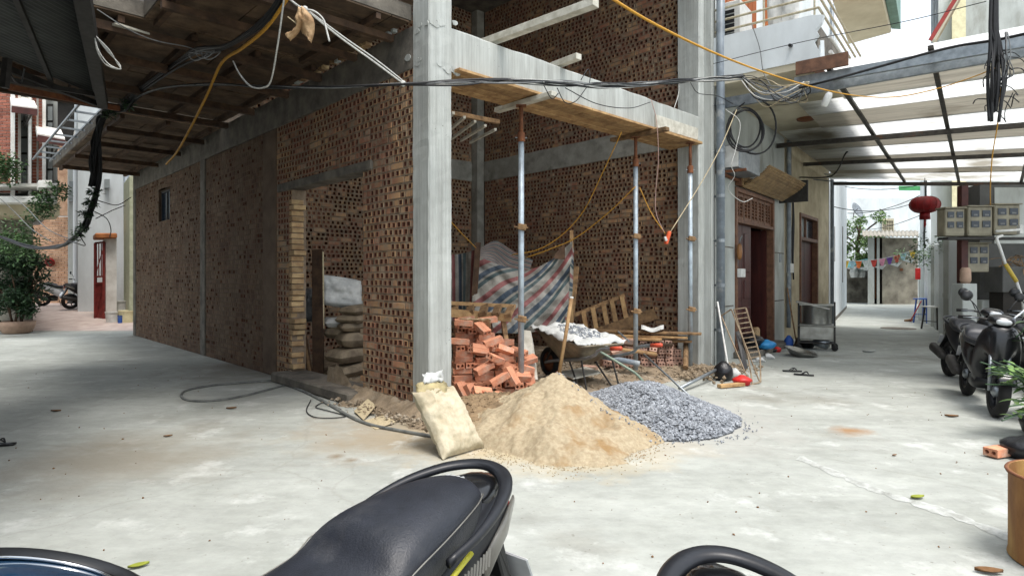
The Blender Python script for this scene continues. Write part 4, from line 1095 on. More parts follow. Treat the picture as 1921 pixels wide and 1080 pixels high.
# tables and stools set out along the fence
def stool(p, h, w, mt, lt, label, cat, rz=0.3):
    t = thing('folding_table' if cat == 'table' else 'stool', label, cat, p, rz)
    MB().box((0, 0, h - 0.015), (w, w * 0.75, 0.03)).build('top', mt, t, local=True, bevel=0.008)
    for sx in (-1, 1):
        for sy in (-1, 1):
            MB().bar((sx * w * 0.36, sy * w * 0.26, h - 0.03), (sx * w * 0.47, sy * w * 0.35, 0.0), 0.035, 0.035).build('leg', lt, t, local=True)
        MB().bar((sx * w * 0.42, -w * 0.3, h * 0.35), (sx * w * 0.42, w * 0.3, h * 0.35), 0.02, 0.02).build('stretcher', lt, t, local=True)
M('blue_plastic', hexc(50, 92, 170), hexc(40, 76, 146), rough=0.45)
stool(G(1735, 605), 0.75, 0.55, 'blue_plastic', 'blue_plastic', 'blue plastic stool beside the fence up the lane', 'stool', 0.5)
stool(G(1756, 617), 0.62, 0.6, 'white_plastic', 'dark_metal', 'small white folding table with dark legs behind the scooters', 'table', 0.4)
br = thing('broom', 'red handled broom lying against the blue stool', 'broom', G(1715, 603))
MB().tube([G(1708, 603) + Vector((0, 0, 0.02)), W(1728, 565, 17.5)], 0.018, 6).build('handle', 'red_paint', br)
MB().bar(G(1700, 603) + Vector((0, 0, 0.03)), G(1712, 602) + Vector((0, 0, 0.05)), 0.12, 0.05).build('head', 'timber_old', br)
# building high behind the canopy on the right
SKEW = 0.70
tb = thing('tall_grey_building', 'tall pale building rising above the right end of the canopy', 'building', Vector((17, 20, 0)))
fpart('wall', 'render_white', [(1746, 1812, -30, 560)], tb, 20.0, 26)
fpart('wall', 'render_grey', [(1812, 2100, -30, 560)], tb, 19.6, 26)
M('cream_wall', hexc(222, 216, 180), hexc(200, 192, 156), rough=0.8)
fpart('pilaster', 'cream_wall', [(1786, 1812, -30, 500)], tb, 19.4, 19.99)
ro = [W(1746, 78, 19.2), W(1756, 82, 17.5), W(1802, 2, 17.0), W(1800, -20, 19.2)]
MB().prism(ro, (0, 0, 0.10)).build('roof', 'render_beige', tb)
MB().bar(W(1745, 76, 17.4), W(1800, -14, 17.0), 0.06, 0.10).build('roof_edge', M('roof_red', hexc(160, 60, 54), rough=0.6), tb)
for k in range(3):
    fpart('conduit', 'pipe_grey', [(1749 + k * 5, 1750.3 + k * 5, -300, 90)], tb, 19.9, 19.99)
# ================================================================== left side: end of the dark lane
M('red_brick_far', hexc(158, 100, 82), hexc(126, 76, 62), rough=0.9, scale=4, bump=0.3, island=0.2)
M('pink_brick', hexc(206, 170, 140), hexc(176, 136, 108), rough=0.9, scale=4, bump=0.3, island=0.16, obrand=0.1)
M('pink_tile', hexc(190, 176, 168), hexc(166, 148, 140), rough=0.8, scale=3, bump=0.2)
M('trim_white', hexc(226, 224, 218), hexc(200, 196, 188), rough=0.8, scale=3)
# raised courtyard beyond the gate
m_ = MB(); rows = []
for i in range(9):
    Y = 15.8 + i * 2.2
    rows.append([Vector((x_, Y, 0.004 + min(0.36, max(0.0, (Y - 16.0) * 0.095)))) for x_ in (-30, -22, -17, -14, -12, -10.4, -8)])
m_.grid(rows); struct(m_.build('courtyard', 'pink_tile'))
def crt(u, v):
    """point on the courtyard paving seen at pixel (u,v)"""
    for i in range(2000):
        Y = 14 + i * 0.02; z = min(0.36, max(0.0, (Y - 16.0) * 0.095)) + 0.004
        if W(u, v, Y).z <= z: return W(u, v, Y)
    return G(u, v)
# white house behind the brick wall, with its pipe
SKEW = -0.76
lwh = thing('pale_house', 'pale blue white house behind the far end of the brick side wall', 'building', G(200, 600))
fpart('wall', 'render_white', [(146, 262, 120, 600)], lwh, 19.4, 27)
fpart('wall_return', 'render_grey', [(128, 146, 180, 590)], lwh, 24.0, 27)
MB().tube([W(238, 604, 18.9), W(236, 260, 18.9)], 0.075, 10).build('downpipe', 'pipe_grey', lwh, smooth=True)
fpart('window', 'glass_pale', [(130, 140, 340, 378)], lwh, 23.7, 23.99)
fpart('vent', 'glass_pale', [(196, 206, 336, 352)], lwh, 19.2, 19.39)
M('lime_render', hexc(188, 190, 164), hexc(164, 166, 140), rough=0.85)
o_ = fpart('lime_strip_wall', 'lime_render', [(243, 256, 330, 612)], None, 17.2, 18.6); tag(o_, 'narrow yellowish wall strip at the far end of the brick wall', 'wall')
# gate pillar with tiled cap and red iron gate
gp = thing('gate_pillar', 'white gate pillar with an orange tiled cap', 'pillar', G(203, 604))
fpart('shaft', 'trim_white', [(196, 219, 447, 606)], gp, 17.9, 18.4)
fpart('cap', M('cap_orange', hexc(176, 112, 66), hexc(140, 84, 48), rough=0.8), [(178, 220, 437, 447)], gp, 17.7, 18.6, 0.03)
ig = thing('iron_gate', 'open dark red iron gate leaf beside the white pillar', 'gate', G(188, 600))
M('gate_red', hexc(126, 48, 44), hexc(92, 34, 32), rough=0.55, scale=8)
ga, gb = W(195, 454, 17.85), W(179, 456, 17.95)
ga0, gb0 = Vector((ga.x, ga.y, 0.03)), Vector((gb.x, gb.y, 0.03))
for a_, b_ in ((ga, ga0), (gb, gb0)): MB().bar(a_, b_, 0.06, 0.06).build('stile', 'gate_red', ig)
for f_ in (0.0, 0.42, 0.5, 1.0): MB().bar(ga.lerp(ga0, f_), gb.lerp(gb0, f_), 0.05, 0.05).build('rail', 'gate_red', ig)
for f_ in (0.3, 0.6): MB().bar(ga.lerp(gb, f_), ga.lerp(gb, f_).lerp(ga0.lerp(gb0, f_), 0.42), 0.02, 0.02).build('bar', 'gate_red', ig)
MB().bar(ga.lerp(gb, 0.1).lerp(ga0, 0.5), gb.lerp(gb0, 0.98), 0.025, 0.02).build('bar', 'gate_red', ig)
MB().bar(ga.lerp(ga0, 0.05), gb.lerp(gb0, 0.40), 0.02, 0.02).build('bar', 'gate_red', ig)
MB().hexa([ga0.lerp(ga, 0.02), gb0.lerp(gb, 0.02), gb0.lerp(gb, 0.02) + Vector((0, 0.01, 0)), ga0.lerp(ga, 0.02) + Vector((0, 0.01, 0)), ga0.lerp(ga, 0.49), gb0.lerp(gb, 0.49), gb0.lerp(gb, 0.49) + Vector((0, 0.01, 0)), ga0.lerp(ga, 0.49) + Vector((0, 0.01, 0))]).build('sheet', 'gate_red', ig)
# pink brick wall at the back of the yard: real courses
pw = thing('pink_brick_wall', 'sunlit pinkish brick wall at the back of the courtyard', 'wall', crt(110, 560))
a_ = W(60, 410, 24.5); x0, x1 = W(40, 410, 24.5).x, W(148, 410, 24.5).x; z1 = W(60, 405, 24.5).z
MB().aabb((x0, 24.53, 0.3), (x1, 24.7, z1)).build('mortar_bed', 'trim_white', pw)
m_ = MB(); rg = random.Random(9); z = 0.34; r_ = 0
while z < z1 - 0.1:
    x = x0 - (0.12 if r_ % 2 else 0)
    while x < x1:
        a0, a1 = max(x, x0) + 0.008, min(x + 0.25, x1) - 0.008
        if a1 - a0 > 0.03: m_.aabb((a0, 24.5 + rg.uniform(-0.004, 0.004), z + 0.008), (a1, 24.535, z + 0.092))
        x += 0.25
    z += 0.1; r_ += 1
o_ = m_.build('brick_courses', 'pink_brick', pw); o_['kind'] = 'stuff'
o_ = MB().lathe([(0.02, -0.2), (0.16, -0.1), (0.18, 0.05), (0.1, 0.16), (0.02, 0.2)], W(93, 492, 24.3), 12, axis=(0, -0.3, 1)).build('paper_lantern', 'lantern_red', smooth=True); tag(o_, 'small red lantern against the pink brick wall', 'lantern')
# house with red brick piers, white trim and balconies
rh = thing('red_brick_house', 'tall red brick house with white trim, awnings and planted balcony', 'building', G(20, 620))
SKEW = -0.86
Yh = 14.5
def hb(name, mat, rects, y0, y1, bevel=0.0, parent=None): return fpart(name, mat, rects, parent or rh, y0, y1, bevel)
hb('wall', 'render_grey', [(-180, 108, 60, 385)], 15.2, 21)
def brick_panel(u0, u1, v0, v1, Y):
    a = W(u0, v1, Y); b = W(u1, v0, Y)
    bed = MB().aabb((a.x, Y + 0.02, a.z), (b.x, Y + 0.10, b.z)).build('brick_pier', 'trim_white', rh)
    m = MB(); z = a.z; r = 0
    while z < b.z - 0.04:
        x = a.x - (0.11 if r % 2 else 0)
        while x < b.x:
            c0, c1 = max(x, a.x) + 0.007, min(x + 0.22, b.x) - 0.007
            if c1 - c0 > 0.02: m.aabb((c0, Y, z + 0.007), (c1, Y + 0.03, z + 0.068))
            x += 0.22
        z += 0.075; r += 1
    o = m.build('brick_courses', 'red_brick_far', bed); o['kind'] = 'stuff'
for u0, u1 in ((-30, 20), (28, 33), (60, 68), (72, 80)): brick_panel(u0, u1, 170, 362, 14.6)
for u0, u1 in ((20, 28), (54, 59), (80, 86), (-60, -40)): hb('white_pilaster', 'trim_white', [(u0, u1, 110, 372)], 14.45, 15.2)
for u0, u1 in ((34, 53), (88, 100)):
    f_ = hb('window', 'dark_metal', [(u0, u1, 195, 352)], 15.05, 15.19)
    for j in range(5): hb('pane', 'glass_pale', [(u0 + 1.5, u1 - 1.5, 200 + j * 30, 226 + j * 30)], 15.0, 15.04, parent=f_)
# upper storey: pilasters, brick strips and windows
for u0, u1 in ((6, 13), (24, 29), (44, 49), (62, 67), (76, 82), (90, 98)): hb('white_pilaster', 'trim_white', [(u0, u1, 60, 172)], 15.1, 15.2)
for u0, u1 in ((14, 23), (30, 43), (50, 60)): hb('upper_window', 'orange_wood', [(u0, u1, 115, 175)], 15.15, 15.19)
# sloping white awnings with iron brackets
for (ua, va, ub, vb) in ((18, 188, 70, 212), (66, 242, 122, 270)):
    a_, b_ = W(ua, va, 14.9), W(ub, vb, 13.6)
    m_ = MB().prism([a_, W(ub - 8, vb - 18, 14.9), b_, W(ua + 4, va + 18, 13.4)], (0, 0, 0.12)); o_ = m_.build('awning', 'trim_white', rh)
    MB().bar(W(ua + 4, va + 17, 13.38), W(ub, vb - 1, 13.58), 0.05, 0.14).build('fascia', 'oxide_red', o_)
    MB().tube([W(ub - 24, vb + 26, 14.7), W(ub - 12, vb + 4, 13.9), W(ub - 24, vb + 6, 14.7), W(ub - 26, vb + 26, 14.7)], 0.022, 5).build('iron_bracket', 'dark_metal', o_)
# balcony with planters
bl_ = hb('balcony', 'trim_white', [(-60, 108, 368, 380), (-60, 108, 344, 350)], 13.9, 15.2)
hb('balcony_soffit', 'render_beige', [(-60, 112, 380, 404)], 14.3, 15.4, parent=bl_)
for k in range(12): hb('baluster', 'dark_metal', [(-40 + k * 9, -39 + k * 9, 296, 344)], 14.0, 14.03, parent=bl_)
for v in (296, 312, 328): hb('baluster', 'dark_metal', [(-50, 24, v, v + 1.5)], 13.95, 13.98, parent=bl_)
hb('planter', 'trim_white', [(72, 98, 338, 352)], 13.5, 13.9, 0.01, parent=bl_)
hb('ground_floor', 'old_plaster', [(-180, 62, 404, 640)], 15.6, 20)
# dark building and walls seen behind through the gap under the corrugated canopy
SKEW = -0.8
dbk = thing('dark_stairwell_building', 'building with a dark recess and pink edged white wall beyond the lane', 'building', G(130, 590))
fpart('recess', 'room_dark', [(100, 148, 190, 260)], dbk, 22.5, 23)
fpart('wall', 'render_white', [(60, 146, 100, 190)], dbk, 23, 27)
fpart('wall', 'pink_brick', [(100, 130, 260, 404)], dbk, 25.0, 27)
fpart('stripe', M('awning_teal', hexc(90, 160, 160), rough=0.6), [(104, 146, 162, 174)], dbk, 22.4, 22.6)
fpart('ledge', 'cream_wall', [(100, 158, 178, 188)], dbk, 22.3, 22.9)
MB().prism([W(150, 190, 21.5), W(172, 190, 21.5), W(150, 262, 21.5), W(136, 262, 21.5)], (0, 1.0, 0)).build('stair_flank', 'trim_white', dbk)
# distant blocks high in the gap between the canopies
hi = thing('distant_tower', 'pale tower with a pebble dashed pier seen through the gap in the roofs', 'building', W(225, 600, 26))
SKEW = -0.7
fpart('wall', 'render_white', [(120, 250, -700, 600)], hi, 30, 36)
fpart('pier', M('pebble_dash', hexc(190, 176, 152), hexc(128, 112, 96), rough=0.95, scale=30, bump=0.8), [(248, 300, -500, 600)], hi, 28, 30)
for k in range(4): fpart('band', 'pipe_grey', [(222 + k * 6, 224 + k * 6, -700, 200)], hi, 29.8, 29.99)

# corrugated canopy at the upper left, with its frame
M('dark_sheet', hexc(74, 78, 76), hexc(56, 58, 58), rough=0.6, scale=3)
dcn = thing('dark_corrugated_canopy', 'dark corrugated sheet canopy at the upper left over the lane', 'canopy', W(90, 120, 5.2))
zc_ = 3.55
cA = at_z(188, 182, zc_); eL = Vector((1.61, -2.58, 0)).normalized(); eF = Vector((-0.10, -1.26, 0)).normalized()
rows = []
for i in range(150):
    rows.append([cA + eL * (i * 0.034) + eF * (k * 0.9) + Vector((0, 0, 0.009 * math.cos(i * math.pi / 1.5) + 0.01 * k)) for k in range(4)])
MB().grid(rows).build('roof_sheet', 'dark_sheet', dcn, smooth=True, solid=0.004)
for f_ in (0.05, 0.7, 1.5, 2.3):
    MB().bar(cA + eF * f_ - Vector((0, 0, 0.035)), cA + eF * f_ + eL * 5.0 - Vector((0, 0, 0.035)), 0.04, 0.045).build('purlin', 'dark_metal', dcn)
MB().bar(cA + eL * 0.0 + eF * -0.04 - Vector((0, 0, 0.07)), cA + eL * 5.0 + eF * -0.04 - Vector((0, 0, 0.07)), 0.10, 0.13).build('edge_beam', 'dark_metal', dcn)
MB().bar(cA - Vector((0, 0, 0.10)), cA + eF * 2.7 - Vector((0, 0, 0.06)), 0.05, 0.06).build('edge_bar', 'dark_metal', dcn)
MB().bar(W(14, 110, 5.3), W(8, 165, 5.3), 0.05, 0.05).build('hanger', 'dark_metal', dcn)
MB().bar(W(-40, 140, 6.0), W(182, 178, 6.9), 0.035, 0.05).build('frame_bar', 'dark_metal', dcn)
MB().bar(W(18, 164, 6.2), W(222, 204, 7.6), 0.05, 0.06).build('frame_bar', 'rust', dcn)
MB().tube(spline([W(12, 132, 5.4), W(22, 143, 5.4), (W(30, 154, 5.6)), W(40, 155, 5.7), W(46, 128, 5.5)], 5), 0.008, 5).build('loose_wire', 'cable_black', dcn)
# the canopy hangs on the house across the lane by two brackets, out of the picture
for f_ in (1.2, 3.4):
    MB().bar(cA + eL * f_ + eF * 1.5 - Vector((0, 0, 0.06)), cA + eL * f_ + Vector((-1.5, -1.6, -0.1)), 0.06, 0.08).build('bracket', 'dark_metal', dcn)

# paint buckets by the wall
def bucket(p, r, h, mat, label, lid=None):
    t = thing('paint_bucket', label, 'bucket', p, 0, 'buckets by the pale house')
    MB().lathe([(r * 0.86, 0), (r, h), (r * 1.06, h), (r * 1.06, h - 0.03), (r * 1.0, h - 0.035)], (0, 0, 0), 20, capt=False).build('body', mat, t, local=True, smooth=True, auto=40)
    MB().lathe([(r * 0.98, h - 0.05), (r * 0.98, h - 0.045)], (0, 0, 0), 20).build('contents', lid or 'white_plastic', t, local=True)
    MB().tube([(r * 1.06 * math.cos(a), r * 1.06 * math.sin(a), h - 0.03 - 0.12 * math.sin(a * 0.5) ** 2) for a in [math.pi * k / 12 for k in range(13)]], 0.006, 5).build('handle', 'galvanised', t, local=True)
M('cream_plastic', hexc(226, 218, 180), hexc(204, 196, 156), rough=0.5)
bk = G(214, 605)
bucket(G(212, 612), 0.19, 0.42, 'white_plastic', 'white paint bucket standing behind the cream one')
bucket(G(239, 612), 0.22, 0.46, 'cream_plastic', 'cream paint bucket nearest the yellowish wall strip')
bucket(G(229, 607), 0.25, 0.44, 'white_plastic', 'lower of two stacked white buckets by the pale house')
bucket(G(229, 607) + Vector((0, 0, 0.40)), 0.27, 0.30, 'white_plastic', 'upper of two stacked white buckets, nearly level with the pillar foot')
bucket(G(226, 613), 0.07, 0.32, 'blue_plastic', 'slim blue tub between the white and cream buckets')
# ------------------------------------------------------------------ potted bush on the left
def leaf_cloud(rg, pts, size, n, mat, name, parent, flat=0.5, aspect=0.42):
    m = MB()
    for i in range(n):
        c, rad = rg.choice(pts); c = Vector(c)
        d = Vector((rg.gauss(0, 1), rg.gauss(0, 1), rg.gauss(0, 1))).normalized() * rad * rg.random() ** 0.45
        p = c + d
        a = Vector((rg.gauss(0, 1), rg.gauss(0, 1), rg.gauss(0, flat) - 0.25)).normalized()
        b = a.cross(Vector((rg.gauss(0, 0.5), rg.gauss(0, 0.5), 1))).normalized()
        s = size * rg.uniform(0.6, 1.3); nrm = a.cross(b)
        m._add([p, p + a * s * 0.45 + b * s * aspect * 0.5 + nrm * s * 0.06, p + a * s, p + a * s * 0.45 - b * s * aspect * 0.5 + nrm * s * 0.06], [(0, 1, 2), (0, 2, 3)])
    o = m.build(name, mat, parent); o['kind'] = 'stuff'; return o
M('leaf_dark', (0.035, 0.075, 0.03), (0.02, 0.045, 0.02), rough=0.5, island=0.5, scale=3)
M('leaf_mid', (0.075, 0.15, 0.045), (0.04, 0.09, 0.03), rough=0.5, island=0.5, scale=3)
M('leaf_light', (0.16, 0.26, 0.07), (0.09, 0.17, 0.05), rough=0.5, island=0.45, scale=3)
rg = random.Random(21)
bp_ = G(32, 625)
bush = thing('potted_bush', 'dense dark green bush in a round grey pot at the left edge', 'plant', bp_)
MB().lathe([(0.24, 0.0), (0.30, 0.03), (0.37, 0.20), (0.39, 0.30), (0.36, 0.31), (0.33, 0.26)], bp_, 24, capt=False).build('pot', 'terracotta_pale', bush, smooth=True)
MB().lathe([(0.34, 0.25), (0.02, 0.27)], bp_, 16).build('soil', 'earth', bush)
for k in range(9):
    a = rg.uniform(0, 6.28); t_ = bp_ + Vector((0.5 * math.cos(a), 0.4 * math.sin(a), rg.uniform(1.0, 1.9)))
    MB().tube(spline([bp_ + Vector((0.1 * math.cos(a), 0.1 * math.sin(a), 0.25)), bp_ + Vector((0.2 * math.cos(a + 0.4), 0.2 * math.sin(a + 0.4), 0.7)), t_], 4), [0.022] * 5 + [0.012] * 4, 6).build('stem', 'timber_dark', bush)
cl = [(bp_ + Vector((rg.uniform(-0.6, 0.32), rg.uniform(-0.4, 0.4), rg.uniform(0.55, 2.0))), rg.uniform(0.22, 0.38)) for k in range(22)]
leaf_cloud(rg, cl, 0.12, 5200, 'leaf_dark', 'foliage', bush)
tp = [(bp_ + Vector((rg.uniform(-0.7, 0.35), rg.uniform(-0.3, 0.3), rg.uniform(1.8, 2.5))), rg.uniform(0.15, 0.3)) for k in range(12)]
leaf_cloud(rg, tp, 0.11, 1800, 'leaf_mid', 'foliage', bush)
# hanging plants on the balcony of the red brick house
for k, (u, v, rr, lab) in enumerate(((88, 372, 0.26, 'trailing green plant in the white balcony planter'), (4, 318, 0.3, 'green plant behind the balcony rail at the left edge'), (30, 440, 0.45, 'leafy climber under the balcony at the left edge'))):
    c_ = W(u, v, 13.6)
    pt = thing('balcony_plant', lab, 'plant', c_)
    MB().tube(spline([c_ + Vector((0, 0, 0.25)), c_, c_ + Vector((0.1, 0, -0.3))], 3), 0.01, 4).build('stem', 'timber_dark', pt)
    leaf_cloud(rg, [(c_ + Vector((rg.uniform(-0.25, 0.25), 0, rg.uniform(-0.3, 0.25))), rr) for j in range(4)], 0.10, 900, 'leaf_mid', 'foliage', pt)
# tree at the far end of the right lane
tr0 = G(1600, 566); tr0 = Vector((W(1612, 520, 37).x, 37, 0))
tree = thing('lane_end_tree', 'light green tree rising behind the shed at the lane end', 'tree', tr0)
MB().tube(spline([tr0, tr0 + Vector((0.1, 0, 1.6)), tr0 + Vector((-0.1, 0.1, 3.2)), tr0 + Vector((0.1, 0, 4.6))], 5), [0.17 - 0.008 * k for k in range(16)], 8).build('trunk', 'timber_dark', tree)
for k in range(6):
    a = k * 1.05; MB().tube(spline([tr0 + Vector((0, 0, 2.2 + 0.3 * k)), tr0 + Vector((0.5 * math.cos(a), 0.5 * math.sin(a), 2.8 + 0.3 * k)), tr0 + Vector((1.2 * math.cos(a), 0.9 * math.sin(a), 3.1 + 0.32 * k))], 4), 0.05, 5).build('limb', 'timber_dark', tree)
cl = [(tr0 + Vector((rg.uniform(-1.3, 1.5), rg.uniform(-0.9, 0.9), rg.uniform(1.6, 5.0))), rg.uniform(0.35, 0.6)) for k in range(24)]
leaf_cloud(rg, cl, 0.22, 5200, 'leaf_light', 'crown', tree)
# small plant climbing on the garden fence
for k, (p_, lab) in enumerate(((Vector((12.1, 17.2, 2.0)), 'thin plant straggling over the far half of the white fence'), (Vector((10.6, 14.6, 2.0)), 'thin plant straggling over the near half of the white fence'))):
    cp_ = thing('fence_plant', lab, 'plant', p_)
    MB().tube(spline([p_ + Vector((0.3, 0, -2.0)), p_ + Vector((0.2, 0, -0.8)), p_], 4), 0.015, 5).build('stem', 'timber_dark', cp_)
    leaf_cloud(rg, [(p_ + Vector((rg.uniform(-0.6, 0.6), rg.uniform(-0.9, 0.9), rg.uniform(-0.3, 0.3))), 0.25) for j in range(5)], 0.09, 500, 'leaf_mid', 'foliage', cp_)
# ================================================================== sand, gravel and earth heaps
M('sand', hexc(184, 170, 143), hexc(158, 142, 115), rough=0.97, scale=30, detail=8, bump=1.0, bscale=140, col3=hexc(150, 122, 84), s3=3.2, t3=0.57)
M('sand_damp', hexc(152, 130, 100), hexc(122, 102, 78), rough=0.97, scale=24, detail=8, bump=1.0, bscale=120, col3=hexc(104, 88, 68), s3=5, t3=0.56)
def gauss(x, y, cx, cy, sx, sy, a=0.0):
    dx, dy = x - cx, y - cy; c, s = math.cos(a), math.sin(a)
    u, v = (dx * c + dy * s) / sx, (-dx * s + dy * c) / sy
    return u * u + v * v
def sand_h(x, y):
    wx, wy = x + 0.13 * fbm(x * 1.1, y * 1.1, 11), y + 0.13 * fbm(x * 1.1, y * 1.1, 17)
    d = math.sqrt(gauss(wx, wy, 0.40, 5.60, 0.84, 1.10))
    rim = 1.0 + 0.12 * fbm(x * 1.6, y * 1.6, 7)
    h = 0.50 * max(0.0, 1 - d / rim) ** 0.92
    h = min(h, 0.42 + 0.10 * h)
    if h > 0: h *= 1 + 0.10 * fbm(x * 2.4, y * 2.4, 21)
    # scooped hollows on the near flank
    for cx, cy, r, dp in ((0.22, 5.02, 0.14, 0.09), (0.50, 4.98, 0.12, 0.085), (0.68, 5.02, 0.12, 0.08), (0.80, 5.14, 0.10, 0.07), (0.34, 5.16, 0.14, 0.04), (0.60, 5.30, 0.2, 0.04), (0.05, 5.5, 0.16, 0.05)):
        g_ = gauss(x, y, cx, cy, r, r * 0.8); h -= dp * math.exp(-g_) if h > 0.02 else 0
    if h > 0.004: h += 0.024 * fbm(x * 5, y * 5, 1) + 0.012 * fbm(x * 17, y * 17, 2) + 0.005 * fbm(x * 45, y * 45, 2)
    return h
def heap(name, fn, x0, x1, y0, y1, step, mat):
    m = MB(); nx = int((x1 - x0) / step); ny = int((y1 - y0) / step)
    H = [[fn(x0 + i * step, y0 + j * step) for i in range(nx + 1)] for j in range(ny + 1)]
    idx = {}; V = []; Fc = []
    def vid(i, j):
        if (i, j) not in idx: idx[(i, j)] = len(V); V.append((x0 + i * step, y0 + j * step, max(H[j][i], -0.004)))
        return idx[(i, j)]
    for j in range(ny):
        for i in range(nx):
            if max(H[j][i], H[j][i + 1], H[j + 1][i], H[j + 1][i + 1]) > 0.0:
                Fc.append((vid(i, j), vid(i + 1, j), vid(i + 1, j + 1), vid(i, j + 1)))
    m._add(V, Fc); return m.build(name, mat, None, smooth=True)
def damp_h(x, y):
    d = math.sqrt(gauss(x, y, -0.18, 6.0, 0.75, 0.95, 0.2)); rim = 1 + 0.18 * fbm(x * 2.0, y * 2.0, 3)
    h = 0.30 * max(0.0, 1 - d / rim) ** 1.0
    h = min(h, 0.17 + 0.12 * h)
    if h > 0.004: h += 0.022 * fbm(x * 9, y * 9, 4) + 0.014 * fbm(x * 25, y * 25, 5)
    return h
def gravel_h(x, y):
    d = math.sqrt(gauss(x, y, 1.35, 6.15, 0.88, 1.02, 0.35)); rim = 1 + 0.08 * fbm(x * 1.7, y * 1.7, 9)
    h = 0.38 * max(0.0, 1 - d / rim) ** 0.95
    h = min(h, 0.26 + 0.15 * h)
    return h + (0.01 * fbm(x * 8, y * 8, 4) if h > 0.003 else 0)
o_ = heap('sand_heap', sand_h, -0.75, 1.75, 4.3, 6.9, 0.0125, 'sand'); tag(o_, 'yellow sand heap with scooped hollows in front of the corner site', 'sand heap')
rg = random.Random(39)
def fringe(r):
    a = r.uniform(0, 6.28); d = 1 + abs(r.gauss(0, 0.16)) - 0.12; return 0.40 + 0.86 * d * math.cos(a), 5.60 + 1.10 * d * math.sin(a)
o_ = heap('damp_sand_heap', damp_h, -1.1, 0.8, 4.8, 7.2, 0.016, 'sand_damp'); tag(o_, 'darker damp sand between the cement bag and the yellow heap', 'sand heap')
M('gravel_bed', hexc(110, 112, 116), hexc(76, 78, 82), rough=0.95, scale=60, bump=1.0, bscale=90)
gv = thing('gravel_heap', 'blue grey crushed stone heap right of the yellow sand', 'gravel heap', (1.42, 6.15, 0))
o_ = heap('bed', lambda x, y: gravel_h(x, y) - 0.012, 0.3, 2.7, 4.8, 7.5, 0.02, 'gravel_bed'); o_.parent = gv; o_.location = Vector(o_.location) - Vector(gv.location)
M('gravel_stone', hexc(154, 158, 163), hexc(114, 118, 124), rough=0.9, island=0.32, scale=20)
rg = random.Random(31)
STN = [(1, 0, 0), (-1, 0, 0), (0, 1, 0), (0, -1, 0), (0, 0, 1), (0, 0, -1)]
STF = [(0, 2, 4), (2, 1, 4), (1, 3, 4), (3, 0, 4), (2, 0, 5), (1, 2, 5), (3, 1, 5), (0, 3, 5)]
def stones(n, fn, zfun, smin, smax, name, mat, parent):
    V = []; Fc = []
    while n > 0:
        x, y = fn(rg); z = zfun(x, y)
        if z is None: n -= 1; continue
        s = rg.uniform(smin, smax); e = (rg.uniform(0.6, 1.3), rg.uniform(0.6, 1.2), rg.uniform(0.45, 0.9)); b = len(V)
        q = Matrix.Rotation(rg.uniform(0, 6.28), 3, 'Z') @ Matrix.Rotation(rg.uniform(-0.9, 0.9), 3, 'X')
        for p in STN:
            v = q @ Vector((p[0] * s * e[0] * rg.uniform(0.7, 1.2), p[1] * s * e[1] * rg.uniform(0.7, 1.2), p[2] * s * e[2]))
            V.append((x + v.x, y + v.y, z + v.z))
        Fc += [tuple(i + b for i in f) for f in STF]; n -= 1
    m = MB(); m._add(V, Fc); o = m.build(name, mat, parent); o['kind'] = 'stuff'; return o
def gz(x, y):
    h = gravel_h(x, y)
    return h if h > 0.012 else None
stones(30000, lambda r: (r.uniform(0.35, 2.6), r.uniform(4.9, 7.3)), gz, 0.006, 0.025, 'crushed_stone', 'gravel_stone', gv)
def stray(r):
    a = r.uniform(0, 6.28); d = 1 + abs(r.gauss(0, 0.07)); c, s = math.cos(0.35), math.sin(0.35)
    u, v = 0.90 * d * math.cos(a), 1.02 * d * math.sin(a); return 1.35 + u * c - v * s, 6.15 + u * s + v * c
stones(260, stray, lambda x, y: 0.008 + max(0, sand_h(x, y)), 0.006, 0.014, 'stray_stones', 'gravel_stone', gv)
o_ = stones(2600, fringe, lambda x, y: 0.003 if sand_h(x, y) < 0.01 and gravel_h(x, y) < 0.01 else None, 0.003, 0.009, 'sand_fringe', 'sand', None)
tag(o_, 'thin fringe of sand grains and crumbs around the yellow sand heap', 'sand', None, 'stuff')
# clods on the damp sand and along the foot of the walls
rg = random.Random(33)
o_ = stones(900, lambda r: (r.uniform(-0.9, 0.6), r.uniform(5.0, 7.0)), lambda x, y: damp_h(x, y) + 0.004 if damp_h(x, y) > 0.01 and sand_h(x, y) < damp_h(x, y) else None, 0.006, 0.02, 'clods', 'sand_damp', None)
tag(o_, 'small clods scattered over the damp sand', 'clods', None, 'stuff')
def foot(r):
    p = BL(-abs(r.gauss(0.12, 0.12)), r.uniform(-0.5, 1.4)); return p.x, p.y
o_ = stones(500, foot, lambda x, y: 0.02 + 0.05 * rg.random(), 0.008, 0.028, 'rubble_crumbs', 'earth', None)
tag(o_, 'crumbs of mortar and earth along the foot of the brick pier', 'rubble', None, 'stuff')
def floor_spot(r): p = BL(r.uniform(0.4, 5.0), r.uniform(-0.5, 2.6)); return p.x, p.y
def floor_z(x, y):
    l = BMI @ Vector((x, y, 0)); return earth_z(l.x, l.y) + 0.008
o_ = stones(1500, floor_spot, floor_z, 0.008, 0.035, 'site_rubble', 'earth', None)
tag(o_, 'rubble strewn over the earth floor of the open site', 'rubble', None, 'stuff')

